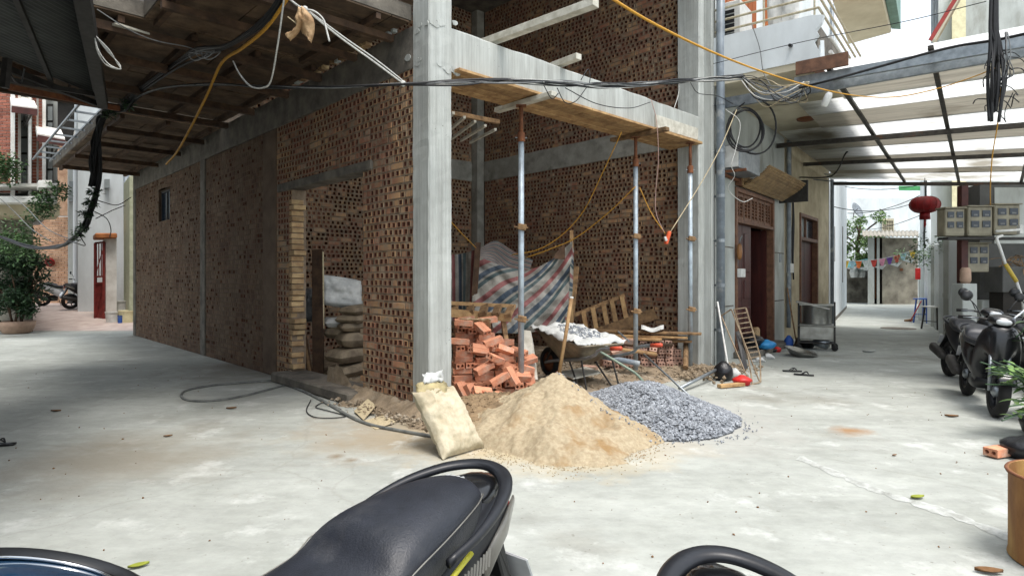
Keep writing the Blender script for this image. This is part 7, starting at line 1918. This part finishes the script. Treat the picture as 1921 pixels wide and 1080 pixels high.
        hb_ = MB().loft([ell(0.36, 0.05, hz + 0.02, hz - 0.06), ell(0.42, 0.13, hz + 0.045, hz - 0.08), ell(0.50, 0.12, hz + 0.03, hz - 0.09), ell(0.56, 0.07, hz, hz - 0.08)]).build('handlebar_cover', body, t, sub=1, **kw)
        if not dash:
            MB().loft([ell(0.53, 0.085, hz + 0.005, hz - 0.075), ell(0.575, 0.06, hz - 0.01, hz - 0.07)]).build('headlight', 'lens_clear', t, sub=1, **kw)
        for s in (-1, 1):
            b_ = MB().tube(spline([(0.44, s * 0.10, hz - 0.03), (0.42, s * 0.2, hz - 0.02), (0.36, s * 0.33, hz - 0.03)], 4), 0.012, 8).build('handlebar', 'dark_metal', t, **kw)
            MB().tube([(0.395, s * 0.24, hz - 0.022), (0.35, s * 0.345, hz - 0.032)], 0.019, 10).build('grip', 'rubber', b_, **kw)
            MB().tube([(0.43, s * 0.18, hz - 0.02), (0.44, s * 0.32, hz - 0.03)], 0.006, 6).build('brake_lever', 'galvanised', b_, **kw)
            if mirrors:
                st_ = MB().tube(spline([(0.43, s * 0.17, hz), (0.42, s * 0.22, hz + 0.10), (0.38, s * 0.28, hz + 0.17)], 4), 0.006, 6).build('mirror_stem', 'black_plastic', t, **kw)
                MB().lathe([(0.0, -0.018), (0.04, -0.014), (0.058, 0.0), (0.055, 0.006)], (0.37, s * 0.30, hz + 0.20), 16, axis=(-1, 0, 0.1)).build('mirror', 'black_plastic', st_, **kw)
                MB().lathe([(0.0, 0.0065), (0.052, 0.0065)], (0.37, s * 0.30, hz + 0.20), 16, axis=(-1, 0, 0.1), capb=False, capt=False).build('mirror_glass', 'chrome', st_, **kw)
        if dash:
            # round instrument housing
            q_ = Vector((0.36, 0.0, hz + 0.045)); ax = (-0.45, 0, 1)
            d_ = MB().lathe([(0.115, -0.07), (0.128, -0.01), (0.126, 0.018), (0.112, 0.022), (0.102, 0.010)], q_, 40, axis=ax, capt=False).build('instrument_housing', 'black_plastic', t, **kw)
            MB().lathe([(0.103, 0.006), (0.07, 0.010), (0.0, 0.012)], q_, 40, axis=ax, capb=False, capt=False).build('instrument_glass', 'dash_blue', d_, **kw)
            MB().tube([q_ + Vector((0.008 + 0.092 * math.cos(a), 0.096 * math.sin(a), 0.016 + 0.092 * math.cos(a) * 0.45)) for a in [2 * math.pi * k / 40 for k in range(40)]], 0.003, 5, close=True).build('dial_ring', 'chrome', d_, **kw)
    return t
# nearest scooter: seat and tail fill the bottom of the picture, its instrument shows at the lower left corner
fwd = Vector((-0.56, -0.83, 0)); hd = math.atan2(fwd.y, fwd.x)
sc1 = scooter('scooter', 'black scooter in the foreground, long seat and tail rail towards the cement bag', Vector((-0.505, 1.205, 0)), hd, accent='trim_yellow', dash=True, mirrors=False, tilt=0.04, group='parked scooters')
# pale maker's lettering strip at the back of the seat, worn to strokes
for k, (x, y) in enumerate(((-0.628, -0.012), (-0.626, -0.026), (-0.622, -0.040), (-0.617, -0.054))):
    MB().bar((x, y, 0.8345), (x + 0.012, y - 0.004, 0.8355), 0.007, 0.003).build('lettering', 'decal_grey', sc1, local=True)
sc2 = scooter('scooter', 'second foreground scooter, only its black grab rail reaches into the bottom edge', Vector((0.42, 0.49, 0)), math.atan2(-1.0, 0.06), mirrors=False, tilt=0.03, group='parked scooters')
sc3 = scooter('scooter', 'glossy black scooter nearest the right edge with its front wheel on open ground', Vector((5.14, 6.66, 0)), math.atan2(-1.22, -0.60), tilt=0.10, side='scooter_black', group='parked scooters')
sc4 = scooter('scooter', 'black scooter parked behind the nearest one on the right', Vector((6.02, 8.0, 0)), math.atan2(-1.0, -0.30), tilt=0.10, group='parked scooters')
sc7 = scooter('scooter', 'dark scooter at the extreme right edge beyond the leafy tub', Vector((6.62, 7.85, 0)), math.atan2(-1.0, -0.45), tilt=0.10, side='scooter_black', group='parked scooters')
# chrome handlebar bicycle behind at the right edge
bz = crt(110, 566)
sc5 = scooter('motorbike', 'white motorbike parked in the courtyard in front of the pink wall', Vector((W(116, 560, 22).x, 22.0, 0.36)), math.atan2(0.25, 1.0), body='scooter_white', side='scooter_white', tilt=0.06, group='parked scooters', cat='motorbike')
sc6 = scooter('motorbike', 'dark motorbike half hidden behind the gate pillar', Vector((W(172, 570, 20.2).x, 20.2, 0.36)), math.atan2(1.0, 0.75), body='scooter_grey', tilt=0.06, group='parked scooters', cat='motorbike')
# ------------------------------------------------------------------ right edge: drum, planter, plants, bicycle bar
dr = thing('rusty_drum', 'rusty open steel drum standing at the right edge', 'drum', Vector((2.76, 2.92, 0)))
M('drum_rust', hexc(150, 108, 62), hexc(112, 72, 42), rough=0.75, scale=6, bump=0.4, bscale=30, stretch=(1, 1, 0.4), col3=hexc(176, 140, 84), s3=3, t3=0.55, metal=0.2)
MB().lathe([(0.28, 0), (0.29, 0.01), (0.285, 0.03), (0.285, 0.41), (0.295, 0.42), (0.295, 0.435), (0.28, 0.435), (0.275, 0.02)], dr.location, 40, capt=True).build('shell', 'drum_rust', dr, smooth=True, auto=50)
MB().lathe([(0.275, 0.30), (0.0, 0.31)], dr.location, 24, capb=False).build('ash', 'earth', dr)
MB().tube([Vector((2.76 + 0.292 * math.cos(a), 2.92 + 0.292 * math.sin(a), 0.43)) for a in [2 * math.pi * k / 40 for k in range(40)]], 0.008, 6, close=True).build('rim', 'rust', dr, smooth=True)
pt = thing('white_planter', 'tall white plastic tub with a leafy plant at the right edge', 'planter', G(1940, 790))
b_ = Vector((5.42, 5.75, 0))
MB().lathe([(0.30, 0), (0.33, 0.1), (0.42, 0.72), (0.44, 0.80), (0.40, 0.80), (0.36, 0.6)], b_, 24, capt=False).build('tub', 'render_white', pt, smooth=True, auto=50)
MB().lathe([(0.38, 0.70), (0.0, 0.72)], b_, 16, capb=False).build('soil', 'earth', pt)
rg = random.Random(14)
def big_leaves(parent, stems, nl, size, mat, seed):
    rg = random.Random(seed)
    for pts in stems:
        pp = spline(pts, 5); MB().tube(pp, 0.006, 5).build('stem', 'leaf_dark', parent)
        for j in range(nl):
            p = pp[int((0.25 + 0.75 * j / nl) * (len(pp) - 1))]; a = rg.uniform(0, 6.28); s = size * rg.uniform(0.7, 1.25)
            d = Vector((math.cos(a), math.sin(a), rg.uniform(-0.2, 0.5))).normalized(); sd = d.cross(Vector((0, 0, 1))).normalized(); up = sd.cross(d)
            m = MB(); rows = []
            for i in range(6):
                f_ = i / 5; w = s * 0.20 * math.sin(math.pi * min(1, f_ * 0.92 + 0.06)) ** 0.8
                c = p + d * (s * f_) - Vector((0, 0, 1)) * (0.25 * s * f_ * f_)
                rows.append([c - sd * w + up * w * 0.35, c, c + sd * w + up * w * 0.35])
            m.grid(rows).build('leaf', mat, parent, smooth=True)
stems = []
for k in range(9):
    a = rg.uniform(2.0, 5.2); r_ = rg.uniform(0.25, 0.65)
    stems.append([b_ + Vector((rg.uniform(-0.15, 0.15), rg.uniform(-0.15, 0.15), 0.7)), b_ + Vector((r_ * 0.5 * math.cos(a), r_ * 0.5 * math.sin(a), 0.95 + rg.uniform(0, 0.2))), b_ + Vector((r_ * math.cos(a), r_ * math.sin(a), 0.78 + rg.uniform(-0.15, 0.3)))])
big_leaves(pt, stems, 9, 0.17, 'leaf_mid', 3)
gpn = thing('ground_plant', 'leafy shrub spreading over the scooter front wheel at the right edge', 'plant', Vector((4.72, 5.35, 0)))
g0 = Vector((4.72, 5.35, 0.1)); stems = []
for k in range(17):
    e_ = W(rg.uniform(1836, 1925), rg.uniform(668, 742), rg.uniform(5.0, 5.5))
    stems.append([g0 + Vector((rg.uniform(-0.08, 0.08), rg.uniform(-0.08, 0.08), 0)), g0.lerp(e_, 0.5) + Vector((0.05, 0, 0.14)), e_])
for k in range(6):
    e_ = W(rg.uniform(1872, 1925), rg.uniform(745, 805), rg.uniform(4.8, 5.2))
    stems.append([g0 + Vector((rg.uniform(-0.08, 0.08), -0.05, 0)), g0.lerp(e_, 0.5) + Vector((0.03, 0, 0.08)), e_])
big_leaves(gpn, stems, 7, 0.125, 'leaf_light', 5)
MB().lathe([(0.13, 0), (0.16, 0.02), (0.19, 0.12), (0.17, 0.14)], Vector((4.72, 5.35, 0)), 18).build('pot', 'black_plastic', gpn, smooth=True)
wrap(Vector((4.02, 4.68, 0)), 0.15, 0.17, 'black_bag', 'black_sack', 'black plastic sack on the ground behind the single brick', 'bag', 31)
bc = thing('bicycle_handlebar', 'chrome bicycle with swept handlebar behind the scooters at the right edge', 'bicycle', Vector((6.6, 7.2, 0)))
c0 = Vector((6.45, 7.35, 0))
MB().tube(spline([W(1898, 610, 7.3), W(1903, 597, 7.3), W(1912, 590, 7.3), W(1925, 580, 7.3), W(1938, 583, 7.3)], 5), 0.014, 8).build('handlebar', 'chrome', bc, smooth=True)
hx = W(1925, 580, 7.3)
MB().tube([hx, Vector((hx.x + 0.1, hx.y + 0.1, 0.62))], 0.018, 8).build('steerer', 'chrome', bc, smooth=True)
MB().tube([Vector((hx.x + 0.1, hx.y + 0.1, 0.62)), Vector((hx.x + 0.02, hx.y - 0.1, 0.33))], 0.015, 8).build('fork', 'chrome', bc, smooth=True)
for dx, dy in ((0.02, -0.1), (0.55, 0.95)):
    o_ = Vector((hx.x + dx, hx.y + dy, 0.33))
    w_ = MB().tube([o_ + Vector((0.16 * math.cos(a), 0.28 * math.cos(a), 0.32 * math.sin(a))) for a in [2 * math.pi * k / 32 for k in range(32)]], 0.018, 8, close=True).build('wheel', 'rubber', bc, smooth=True)
    for k in range(12):
        a = 2 * math.pi * k / 12; MB().tube([o_, o_ + Vector((0.155 * math.cos(a), 0.27 * math.cos(a), 0.31 * math.sin(a)))], 0.002, 4).build('spoke', 'chrome', w_)
MB().tube([Vector((hx.x + 0.1, hx.y + 0.1, 0.6)), Vector((hx.x + 0.3, hx.y + 0.5, 0.3)), Vector((hx.x + 0.42, hx.y + 0.7, 0.75)), Vector((hx.x + 0.1, hx.y + 0.12, 0.66))], 0.016, 8).build('frame', 'scooter_grey', bc, smooth=True)
MB().loft([ell(x, hw, 0.83, 0.78, 10) for x, hw in ((-0.12, 0.02), (0.0, 0.05), (0.1, 0.08), (0.14, 0.05))]).xf(Matrix.Translation((hx.x + 0.44, hx.y + 0.72, 0)) @ Matrix.Rotation(R(60), 4, 'Z')).build('saddle', 'black_plastic', bc, smooth=True)

# ================================================================== cables, ropes and hanging things
def cable(pts, r, mat, name, label, cat='cable', group=None, n=8, parent=None):
    o = MB().tube(spline(pts, n), r, 6).build(name, mat, parent, smooth=True)
    return o if parent is not None else tag(o, label, cat, group)
# main bundle crossing in front of the corner column
mc = thing('cable_bundle', 'bundle of grey and black cables strung across the front of the corner column', 'cable', W(800, 160, 5.5))
base = [(235, 192, 8.3), (300, 166, 7.6), (400, 158, 6.9), (500, 163, 6.2), (620, 164, 5.75), (755, 158, 5.5), (860, 155, 5.6), (960, 154, 5.9), (1060, 157, 6.4), (1130, 160, 6.8), (1200, 158, 7.3), (1270, 153, 7.9), (1340, 149, 8.5), (1395, 144, 8.9)]
rg = random.Random(19)
for k in range(9):
    off = [(rg.uniform(-3, 3), rg.uniform(-4.5, 4.5)) for _ in base]
    pts = [W(u + a, v + b * (0.4 if u < 850 else 1.2), Y + rg.uniform(-0.04, 0.04)) for (u, v, Y), (a, b) in zip(base, off)]
    mat = ('cable_black', 'cable_grey', 'cable_grey', 'rope_white', 'cable_black', 'cable_black', 'cable_grey', 'cable_black', 'rope_white')[k]
    if k in (3, 8): pts = pts[4:]
    cable(pts, (0.011, 0.007, 0.006, 0.005, 0.013, 0.008, 0.005, 0.007, 0.004)[k], mat, 'strand', None, parent=mc, n=7)
for a_ in ([(1020, 160, 6.1), (1035, 185, 6.2), (1048, 175, 6.2)], [(1045, 165, 6.2), (1060, 192, 6.3), (1080, 190, 6.3), (1100, 165, 6.5)], [(1060, 165, 6.4), (1120, 195, 6.7), (1180, 203, 7.1), (1220, 192, 7.3)], [(1090, 150, 6.6), (1103, 130, 6.7), (1107, 145, 6.7), (1105, 160, 6.7)], [(1295, 155, 8.1), (1310, 175, 8.3), (1345, 180, 8.5), (1375, 195, 8.9)]):
    cable([W(*p) for p in a_], 0.005, 'cable_black', 'loose_end', None, parent=mc)
# splayed tangle where the bundle meets the balcony
tg_ = thing('cable_tangle', 'splayed tangle of pale and dark cables under the balcony edge', 'cable', W(1440, 160, 8.6))
for k in range(14):
    u0, v0 = 1392 + rg.uniform(-6, 6), 146 + rg.uniform(-6, 6)
    e = (1460 + rg.uniform(0, 60), 165 + rg.uniform(-8, 28), 8.2 + rg.uniform(-0.2, 0.3))
    mdl = (rg.uniform(1415, 1450), 150 + rg.uniform(-8, 50), 8.6)
    cable([W(u0, v0, 8.9), W(*mdl), W(*e), W(1510 + rg.uniform(-5, 10), 158 + rg.uniform(-6, 8), 8.1)], rg.choice((0.005, 0.007, 0.009)), rg.choice(('rope_white', 'cable_grey', 'cable_black', 'cable_black', 'rope_cream')), 'strand', None, parent=tg_)
cable([W(1500, 165, 8.1), W(1560, 150, 7.7), W(1640, 128, 7.4), W(1740, 100, 7.0), W(1800, 86, 6.8), W(1870, 75, 6.5), W(1940, 60, 6.2)], 0.016, 'cable_black', 'power_cable', 'thick black cable rising along the canopy edge to the right')
cable([W(1338, 120, 9.4), W(1500, 80, 8.6), W(1700, 40, 7.5), W(1850, 3, 6.8)], 0.005, 'cable_black', 'overhead_wire', 'thin wire crossing the balcony and sky at the upper right')
cable([W(1410, 45, 9.0), W(1425, 90, 9.0), W(1432, 135, 9.0), W(1445, 160, 8.9)], 0.006, 'cable_grey', 'dropper_wire', 'thin grey wire hanging down the white balcony parapet')
cable([W(1560, 340, 16.8), W(1500, 333, 14.2), W(1560, 330, 13.5), W(1585, 290, 12.5), W(1590, 285, 12.5)], 0.016, 'cable_black', 'drooping_cable', 'black cable drooping below the canopy by the second door')
for k, (pa, pb, s_, lab) in enumerate((((1565, 388, 17.5), (1735, 372, 19.8), 0.25, 'upper thin wire spanning the far lane'), ((1590, 400, 22), (1738, 360, 19.9), 0.2, 'slanting thin wire spanning the far lane'), ((1600, 430, 30), (1735, 400, 20), 0.2, 'lower thin wire near the lattice window'), ((1585, 350, 24), (1735, 345, 20), 0.15, 'topmost thin wire under the canopy edge'))):
    o_ = MB().tube(sag(W(*pa), W(*pb), s_), 0.012, 5).build('overhead_wire', 'cable_black', smooth=True); tag(o_, lab, 'wire', 'thin wires over the far lane')
# black vertical bundle at the upper right
vb = thing('vertical_cable_bundle', 'thick black bundle of cables hanging down at the upper right over the canopy', 'cable', W(1866, 200, 6.4))
for k in range(13):
    x = rg.uniform(-8, 8); dx = rg.uniform(-14, 14)
    cable([W(1866 + x * 0.7, -60, 6.4), W(1864 + x, 40, 6.4), W(1868 + x + dx * 0.4, 90 + rg.uniform(-10, 10), 6.4), W(1870 + x + dx, 150, 6.4 + rg.uniform(-0.1, 0.1)), W(1866 + x * 0.6 + dx * 0.6, 215 + rg.uniform(-15, 15), 6.4)], rg.choice((0.008, 0.012, 0.016)), 'cable_black', 'strand', None, parent=vb)
for k in range(5):
    cable([W(1885 + rg.uniform(-4, 6), 60, 6.4), W(1895 + rg.uniform(-10, 12), 100, 6.35), W(1890 + rg.uniform(-10, 14), 140, 6.35), W(1872, 150 + rg.uniform(-5, 20), 6.4)], 0.005, rg.choice(('cable_black', 'cable_grey')), 'strand', None, parent=vb)
for k in range(26):
    p = W(1880 + rg.gauss(0, 14), rg.choice((110, 140, 200)) + rg.gauss(0, 16), 6.4); d = Vector((rg.gauss(0, 0.1), rg.gauss(0, 0.05), rg.gauss(0, 0.07)))
    MB().tube(spline([p, p + d, p + d * 1.4 + Vector((0.03, 0, -0.06))], 3), 0.006, 4).build('loose_end', 'cable_black', vb)
cable([W(1878, 165, 6.4), W(1872, 230, 6.6), W(1862, 290, 6.9), W(1858, 345, 7.2), W(1858, 385, 8.5)], 0.006, 'rope_yellow', 'thin_string', 'thin orange cord dropping from the upper right cable bundle', 'cord')
# yellow rope across the upper right
cable([W(1130, -14, 6.1), W(1200, 30, 6.3), W(1280, 72, 6.6), W(1360, 108, 6.9), W(1440, 138, 7.1), W(1520, 162, 7.2), W(1600, 179, 7.2), W(1680, 182, 7.1), W(1760, 166, 6.9), W(1830, 143, 6.6), W(1866, 128, 6.4)], [0.016 - 0.010 * min(1, i / 50) for i in range(81)], 'rope_yellow', 'yellow_rope', 'long yellow rope sagging across the upper right', 'rope')
cable([W(545, -10, 4.9), W(500, 52, 5.3), W(455, 90, 5.8), W(416, 118, 6.4), W(390, 175, 7.1), W(360, 235, 8.0), W(332, 285, 9.0), W(312, 308, 9.8)], 0.016, 'rope_yellow', 'yellow_conduit', 'yellow flexible conduit running down to the far brick wall', 'conduit')
# black cables at the top left of the corner
lb_ = thing('black_cable_run', 'heavy black cables sweeping under the shuttered overhang at the upper left', 'cable', W(480, 60, 5.2))
for k in range(7):
    o2 = rg.uniform(-9, 9)
    cable([W(545 + o2, -30, 4.9), W(515 + o2, 20, 5.1), W(480 + o2, 55, 5.3), W(430 + o2, 85, 5.7), W(380 + o2 * 1.5, 100 + o2, 6.2), W(330, 125 + o2, 6.9), W(262 + o2 * 0.5, 172 + o2 * 0.4, 8.0)], rg.choice((0.008, 0.012, 0.016)), 'cable_black' if k else 'cable_grey', 'strand', None, parent=lb_)
for k, c_ in enumerate(((372, 104), (385, 100), (396, 102))):
    cc = W(c_[0], c_[1], 5.9); MB().tube([cc + Vector((0.09 * math.cos(a), 0.05 * math.sin(a), 0.05 * math.sin(a) + 0.02 * math.cos(a * 2))) for a in [2 * math.pi * i / 20 for i in range(20)]], 0.005, 5, close=True).build('loop', 'cable_grey', lb_, smooth=True)
cable([W(437, 115, 5.9), W(450, 140, 5.8), W(470, 162, 5.7), W(492, 165, 5.6), W(508, 152, 5.5), W(520, 90, 5.2), W(530, 20, 5.0), W(535, -20, 4.9)], 0.008, 'rope_white', 'white_cable', 'white cable hanging in a loop under the overhang')
cable([W(182, 18, 5.3), W(240, 55, 5.5), W(290, 76, 5.8), W(350, 88, 6.0), W(375, 98, 5.9)], 0.005, 'cable_grey', 'thin_cable', 'thin grey cable running over the pale plank at the upper left')
for k in range(4):
    if k == 0: lo_ = thing('wire_loop', 'hanging loop of pale thin wires below the dark canopy edge', 'wire', W(195, 100, 5.2))
    cable([W(176, 64, 5.1), W(182 + k, 95, 5.1), W(195 + 3 * k, 118 + 3 * (k % 2), 5.15), W(218 + k * 2, 130, 5.2), W(226, 127, 5.2), W(222 - k, 118, 5.2), W(200 + k * 2, 95, 5.15), W(180, 68, 5.1)], 0.004, 'rope_white', 'strand', None, parent=lo_)
# thick dark bundle overgrown with leaves, drooping down at the left
ib = thing('hanging_cable_mass', 'thick dark cable mass overgrown with moss drooping at the left of the lane', 'cable', W(190, 260, 8.6))
bp2 = [(262, 172, 8.0), (235, 200, 8.3), (205, 212, 8.5), (188, 228, 8.6), (180, 258, 8.7), (176, 300, 8.8), (174, 345, 8.9)]
for k in range(13):
    cable([W(u + rg.uniform(-7, 7), v + rg.uniform(-7, 7), Y + rg.uniform(-0.05, 0.05)) for u, v, Y in bp2], rg.choice((0.012, 0.017, 0.02)), 'cable_black', 'strand', None, parent=ib)
bp3 = [(182, 240, 8.7), (184, 330, 8.8), (176, 380, 9.0), (160, 420, 9.3), (140, 448, 9.7), (110, 462, 10.2), (60, 462, 10.8), (10, 446, 11.2), (-40, 430, 11.4)]
for k in range(5):
    cable([W(u + rg.uniform(-6, 6), v + rg.uniform(-4, 4), Y) for u, v, Y in bp3], rg.choice((0.012, 0.016)), 'cable_black', 'strand', None, parent=ib)
leaf_cloud(random.Random(4), [(W(u, v, Y), 0.09) for u, v, Y in ((170, 380, 9.0), (163, 400, 9.1), (155, 425, 9.3), (146, 440, 9.5), (178, 360, 8.9), (240, 195, 8.2), (205, 212, 8.4))], 0.06, 900, 'leaf_dark', 'moss', ib)
for k, a_ in enumerate(([(174, 372, 9.0), (196, 380, 9.3), (222, 384, 10), (246, 370, 12)], [(176, 396, 9.1), (200, 410, 9.6), (208, 430, 10), (206, 445, 10)], [(165, 420, 9.2), (150, 440, 9.3), (160, 460, 9.3), (140, 455, 9.4), (120, 450, 9.6)], [(180, 410, 9.1), (210, 395, 9.6), (235, 385, 11)], [(100, 455, 10), (60, 430, 10.5), (30, 400, 11), (0, 372, 11)], [(140, 452, 9.7), (90, 430, 10), (50, 390, 10.6), (20, 366, 11)])):
    cable([W(*p) for p in a_], 0.007, ('cable_black', 'cable_black', 'cable_black', 'cable_grey', 'cable_grey', 'cable_grey')[k], 'loose_strand', None, parent=ib)
# white rope with dry leaf
rp_ = thing('white_rope', 'knotted white rope tying the cable bundle up to the overhang', 'rope', W(650, 80, 5.2))
cable([W(532, -10, 4.9), W(560, 12, 4.95), W(575, 20, 5.0), W(640, 72, 5.2), W(700, 115, 5.35), W(755, 156, 5.5)], 0.008, 'rope_white', 'strand', None, parent=rp_)
cable([W(575, 18, 5.0), W(645, 70, 5.21), W(705, 112, 5.36), W(756, 152, 5.5)], 0.006, 'rope_white', 'strand', None, parent=rp_)
cable([W(572, 18, 5.0), W(590, 22, 5.0), W(606, 36, 5.0), (W(612, 55, 5.0)), W(618, 78, 5.0)], 0.008, 'rope_white', 'loose_end', None, parent=rp_)
for u, v in ((572, 18), (756, 157)):
    MB().lathe([(0.0, -0.03), (0.02, -0.02), (0.026, 0.0), (0.02, 0.02), (0.0, 0.03)], W(u, v, 5.0 if u < 600 else 5.48), 10).build('knot', 'rope_white', rp_, smooth=True)
dl = thing('dry_leaf', 'large curled dry brown leaf caught on the white rope', 'leaf', W(565, 50, 4.95))
M('leaf_dry', hexc(190, 160, 122), hexc(140, 108, 74), rough=0.75, scale=9, bump=0.6, bscale=30)
def curled(pts_a, pts_b, nm):
    A = spline([W(*p) for p in pts_a], 5); B = spline([W(*p) for p in pts_b], 5); rows = []
    for i, (a, b) in enumerate(zip(A, B)):
        rows.append([a.lerp(b, f_) + Vector((0, -0.05 * math.sin(math.pi * f_) * (1 + 0.5 * fbm(i * 0.4, f_ * 3)), 0.012 * fbm(i * 0.6, f_ * 5, 2))) for f_ in [k / 8 for k in range(9)]])
    MB().grid(rows).build(nm, 'leaf_dry', dl, smooth=True, solid=0.002)
curled([(562, 18, 4.95), (553, 34, 4.93), (556, 52, 4.95), (536, 66, 4.95)], [(568, 20, 4.95), (572, 40, 4.92), (562, 60, 4.95), (545, 78, 4.95)], 'left_lobe')
curled([(566, 18, 4.95), (562, 40, 4.93), (566, 60, 4.95), (578, 72, 4.95)], [(574, 18, 4.95), (588, 36, 4.92), (590, 58, 4.95), (584, 82, 4.95)], 'right_lobe')
MB().tube([W(540, 32, 4.94), W(560, 48, 4.94)], 0.005, 5).build('stalk', 'rope_cream', dl)
# ropes inside the site
cable([W(1166, 248, 8.0), W(1130, 325, 8.4), W(1095, 395, 8.8), W(1055, 440, 9.1), W(1010, 468, 9.3), W(960, 478, 9.5)], 0.007, 'rope_yellow', 'yellow_string', 'yellow cord from the formwork down to the tarpaulin, the upper of two', 'cord')
cable([W(1192, 350, 8.5), W(1140, 400, 8.8), W(1080, 446, 9.1), W(1030, 468, 9.3), W(985, 484, 9.5)], 0.007, 'rope_yellow', 'yellow_string', 'yellow cord from the middle prop down to the tarpaulin, the lower of two', 'cord')
cable([W(1200, 352, 8.5), W(1222, 400, 8.4), W(1248, 438, 8.3)], 0.006, 'rope_yellow', 'yellow_string', 'short yellow cord from the middle prop to the orange plug', 'cord')
cable([W(845, 415, 8.2), W(868, 440, 8.6), W(893, 465, 9.2)], 0.007, 'rope_yellow', 'yellow_string', 'yellow cord from behind the corner column to the tarpaulin post', 'cord')
cable([W(1382, 206, 8.9), W(1350, 280, 8.7), (W(1310, 352, 8.5)), W(1257, 436, 8.3)], 0.007, 'rope_cream', 'cream_string', 'cream cord running from the cable coils down to the orange plug', 'cord')
cable([W(1222, 188, 7.6), W(1232, 230, 7.7), W(1235, 300, 7.9), W(1230, 360, 8.1), W(1231, 400, 8.2), W(1246, 436, 8.3)], 0.005, M('cord_pink', hexc(206, 170, 160), rough=0.6), 'pink_string', 'thin pinkish cord hanging from the beam edge to the orange plug', 'cord')
pg = thing('extension_plug', 'orange extension plug hanging on cords in the front opening', 'plug', W(1252, 446, 8.3))
MB().bar(W(1256, 434, 8.3), W(1249, 458, 8.3), 0.075, 0.05).build('body', M('plug_orange', hexc(226, 104, 62), hexc(206, 84, 46), rough=0.45), pg, bevel=0.012)
MB().bar(W(1247, 444, 8.26), W(1250, 452, 8.26), 0.05, 0.03).build('face', 'white_plastic', pg, bevel=0.004)
cable([W(1361, 205, 8.9), W(1388, 230, 8.8), W(1380, 280, 8.8), W(1372, 310, 8.8), (W(1378, 330, 8.9)), W(1366, 355, 9.0), W(1392, 378, 9.2), W(1412, 372, 9.4)], 0.006, 'rope_white', 'white_wire', 'thin white wire dangling beside the first door')
cable([W(1275, 158, 8.0), W(1272, 180, 7.95), W(1264, 205, 7.9)], 0.006, 'rope_white', 'plastic_strip', 'torn white plastic strip hanging from the cable bundle', 'strip')
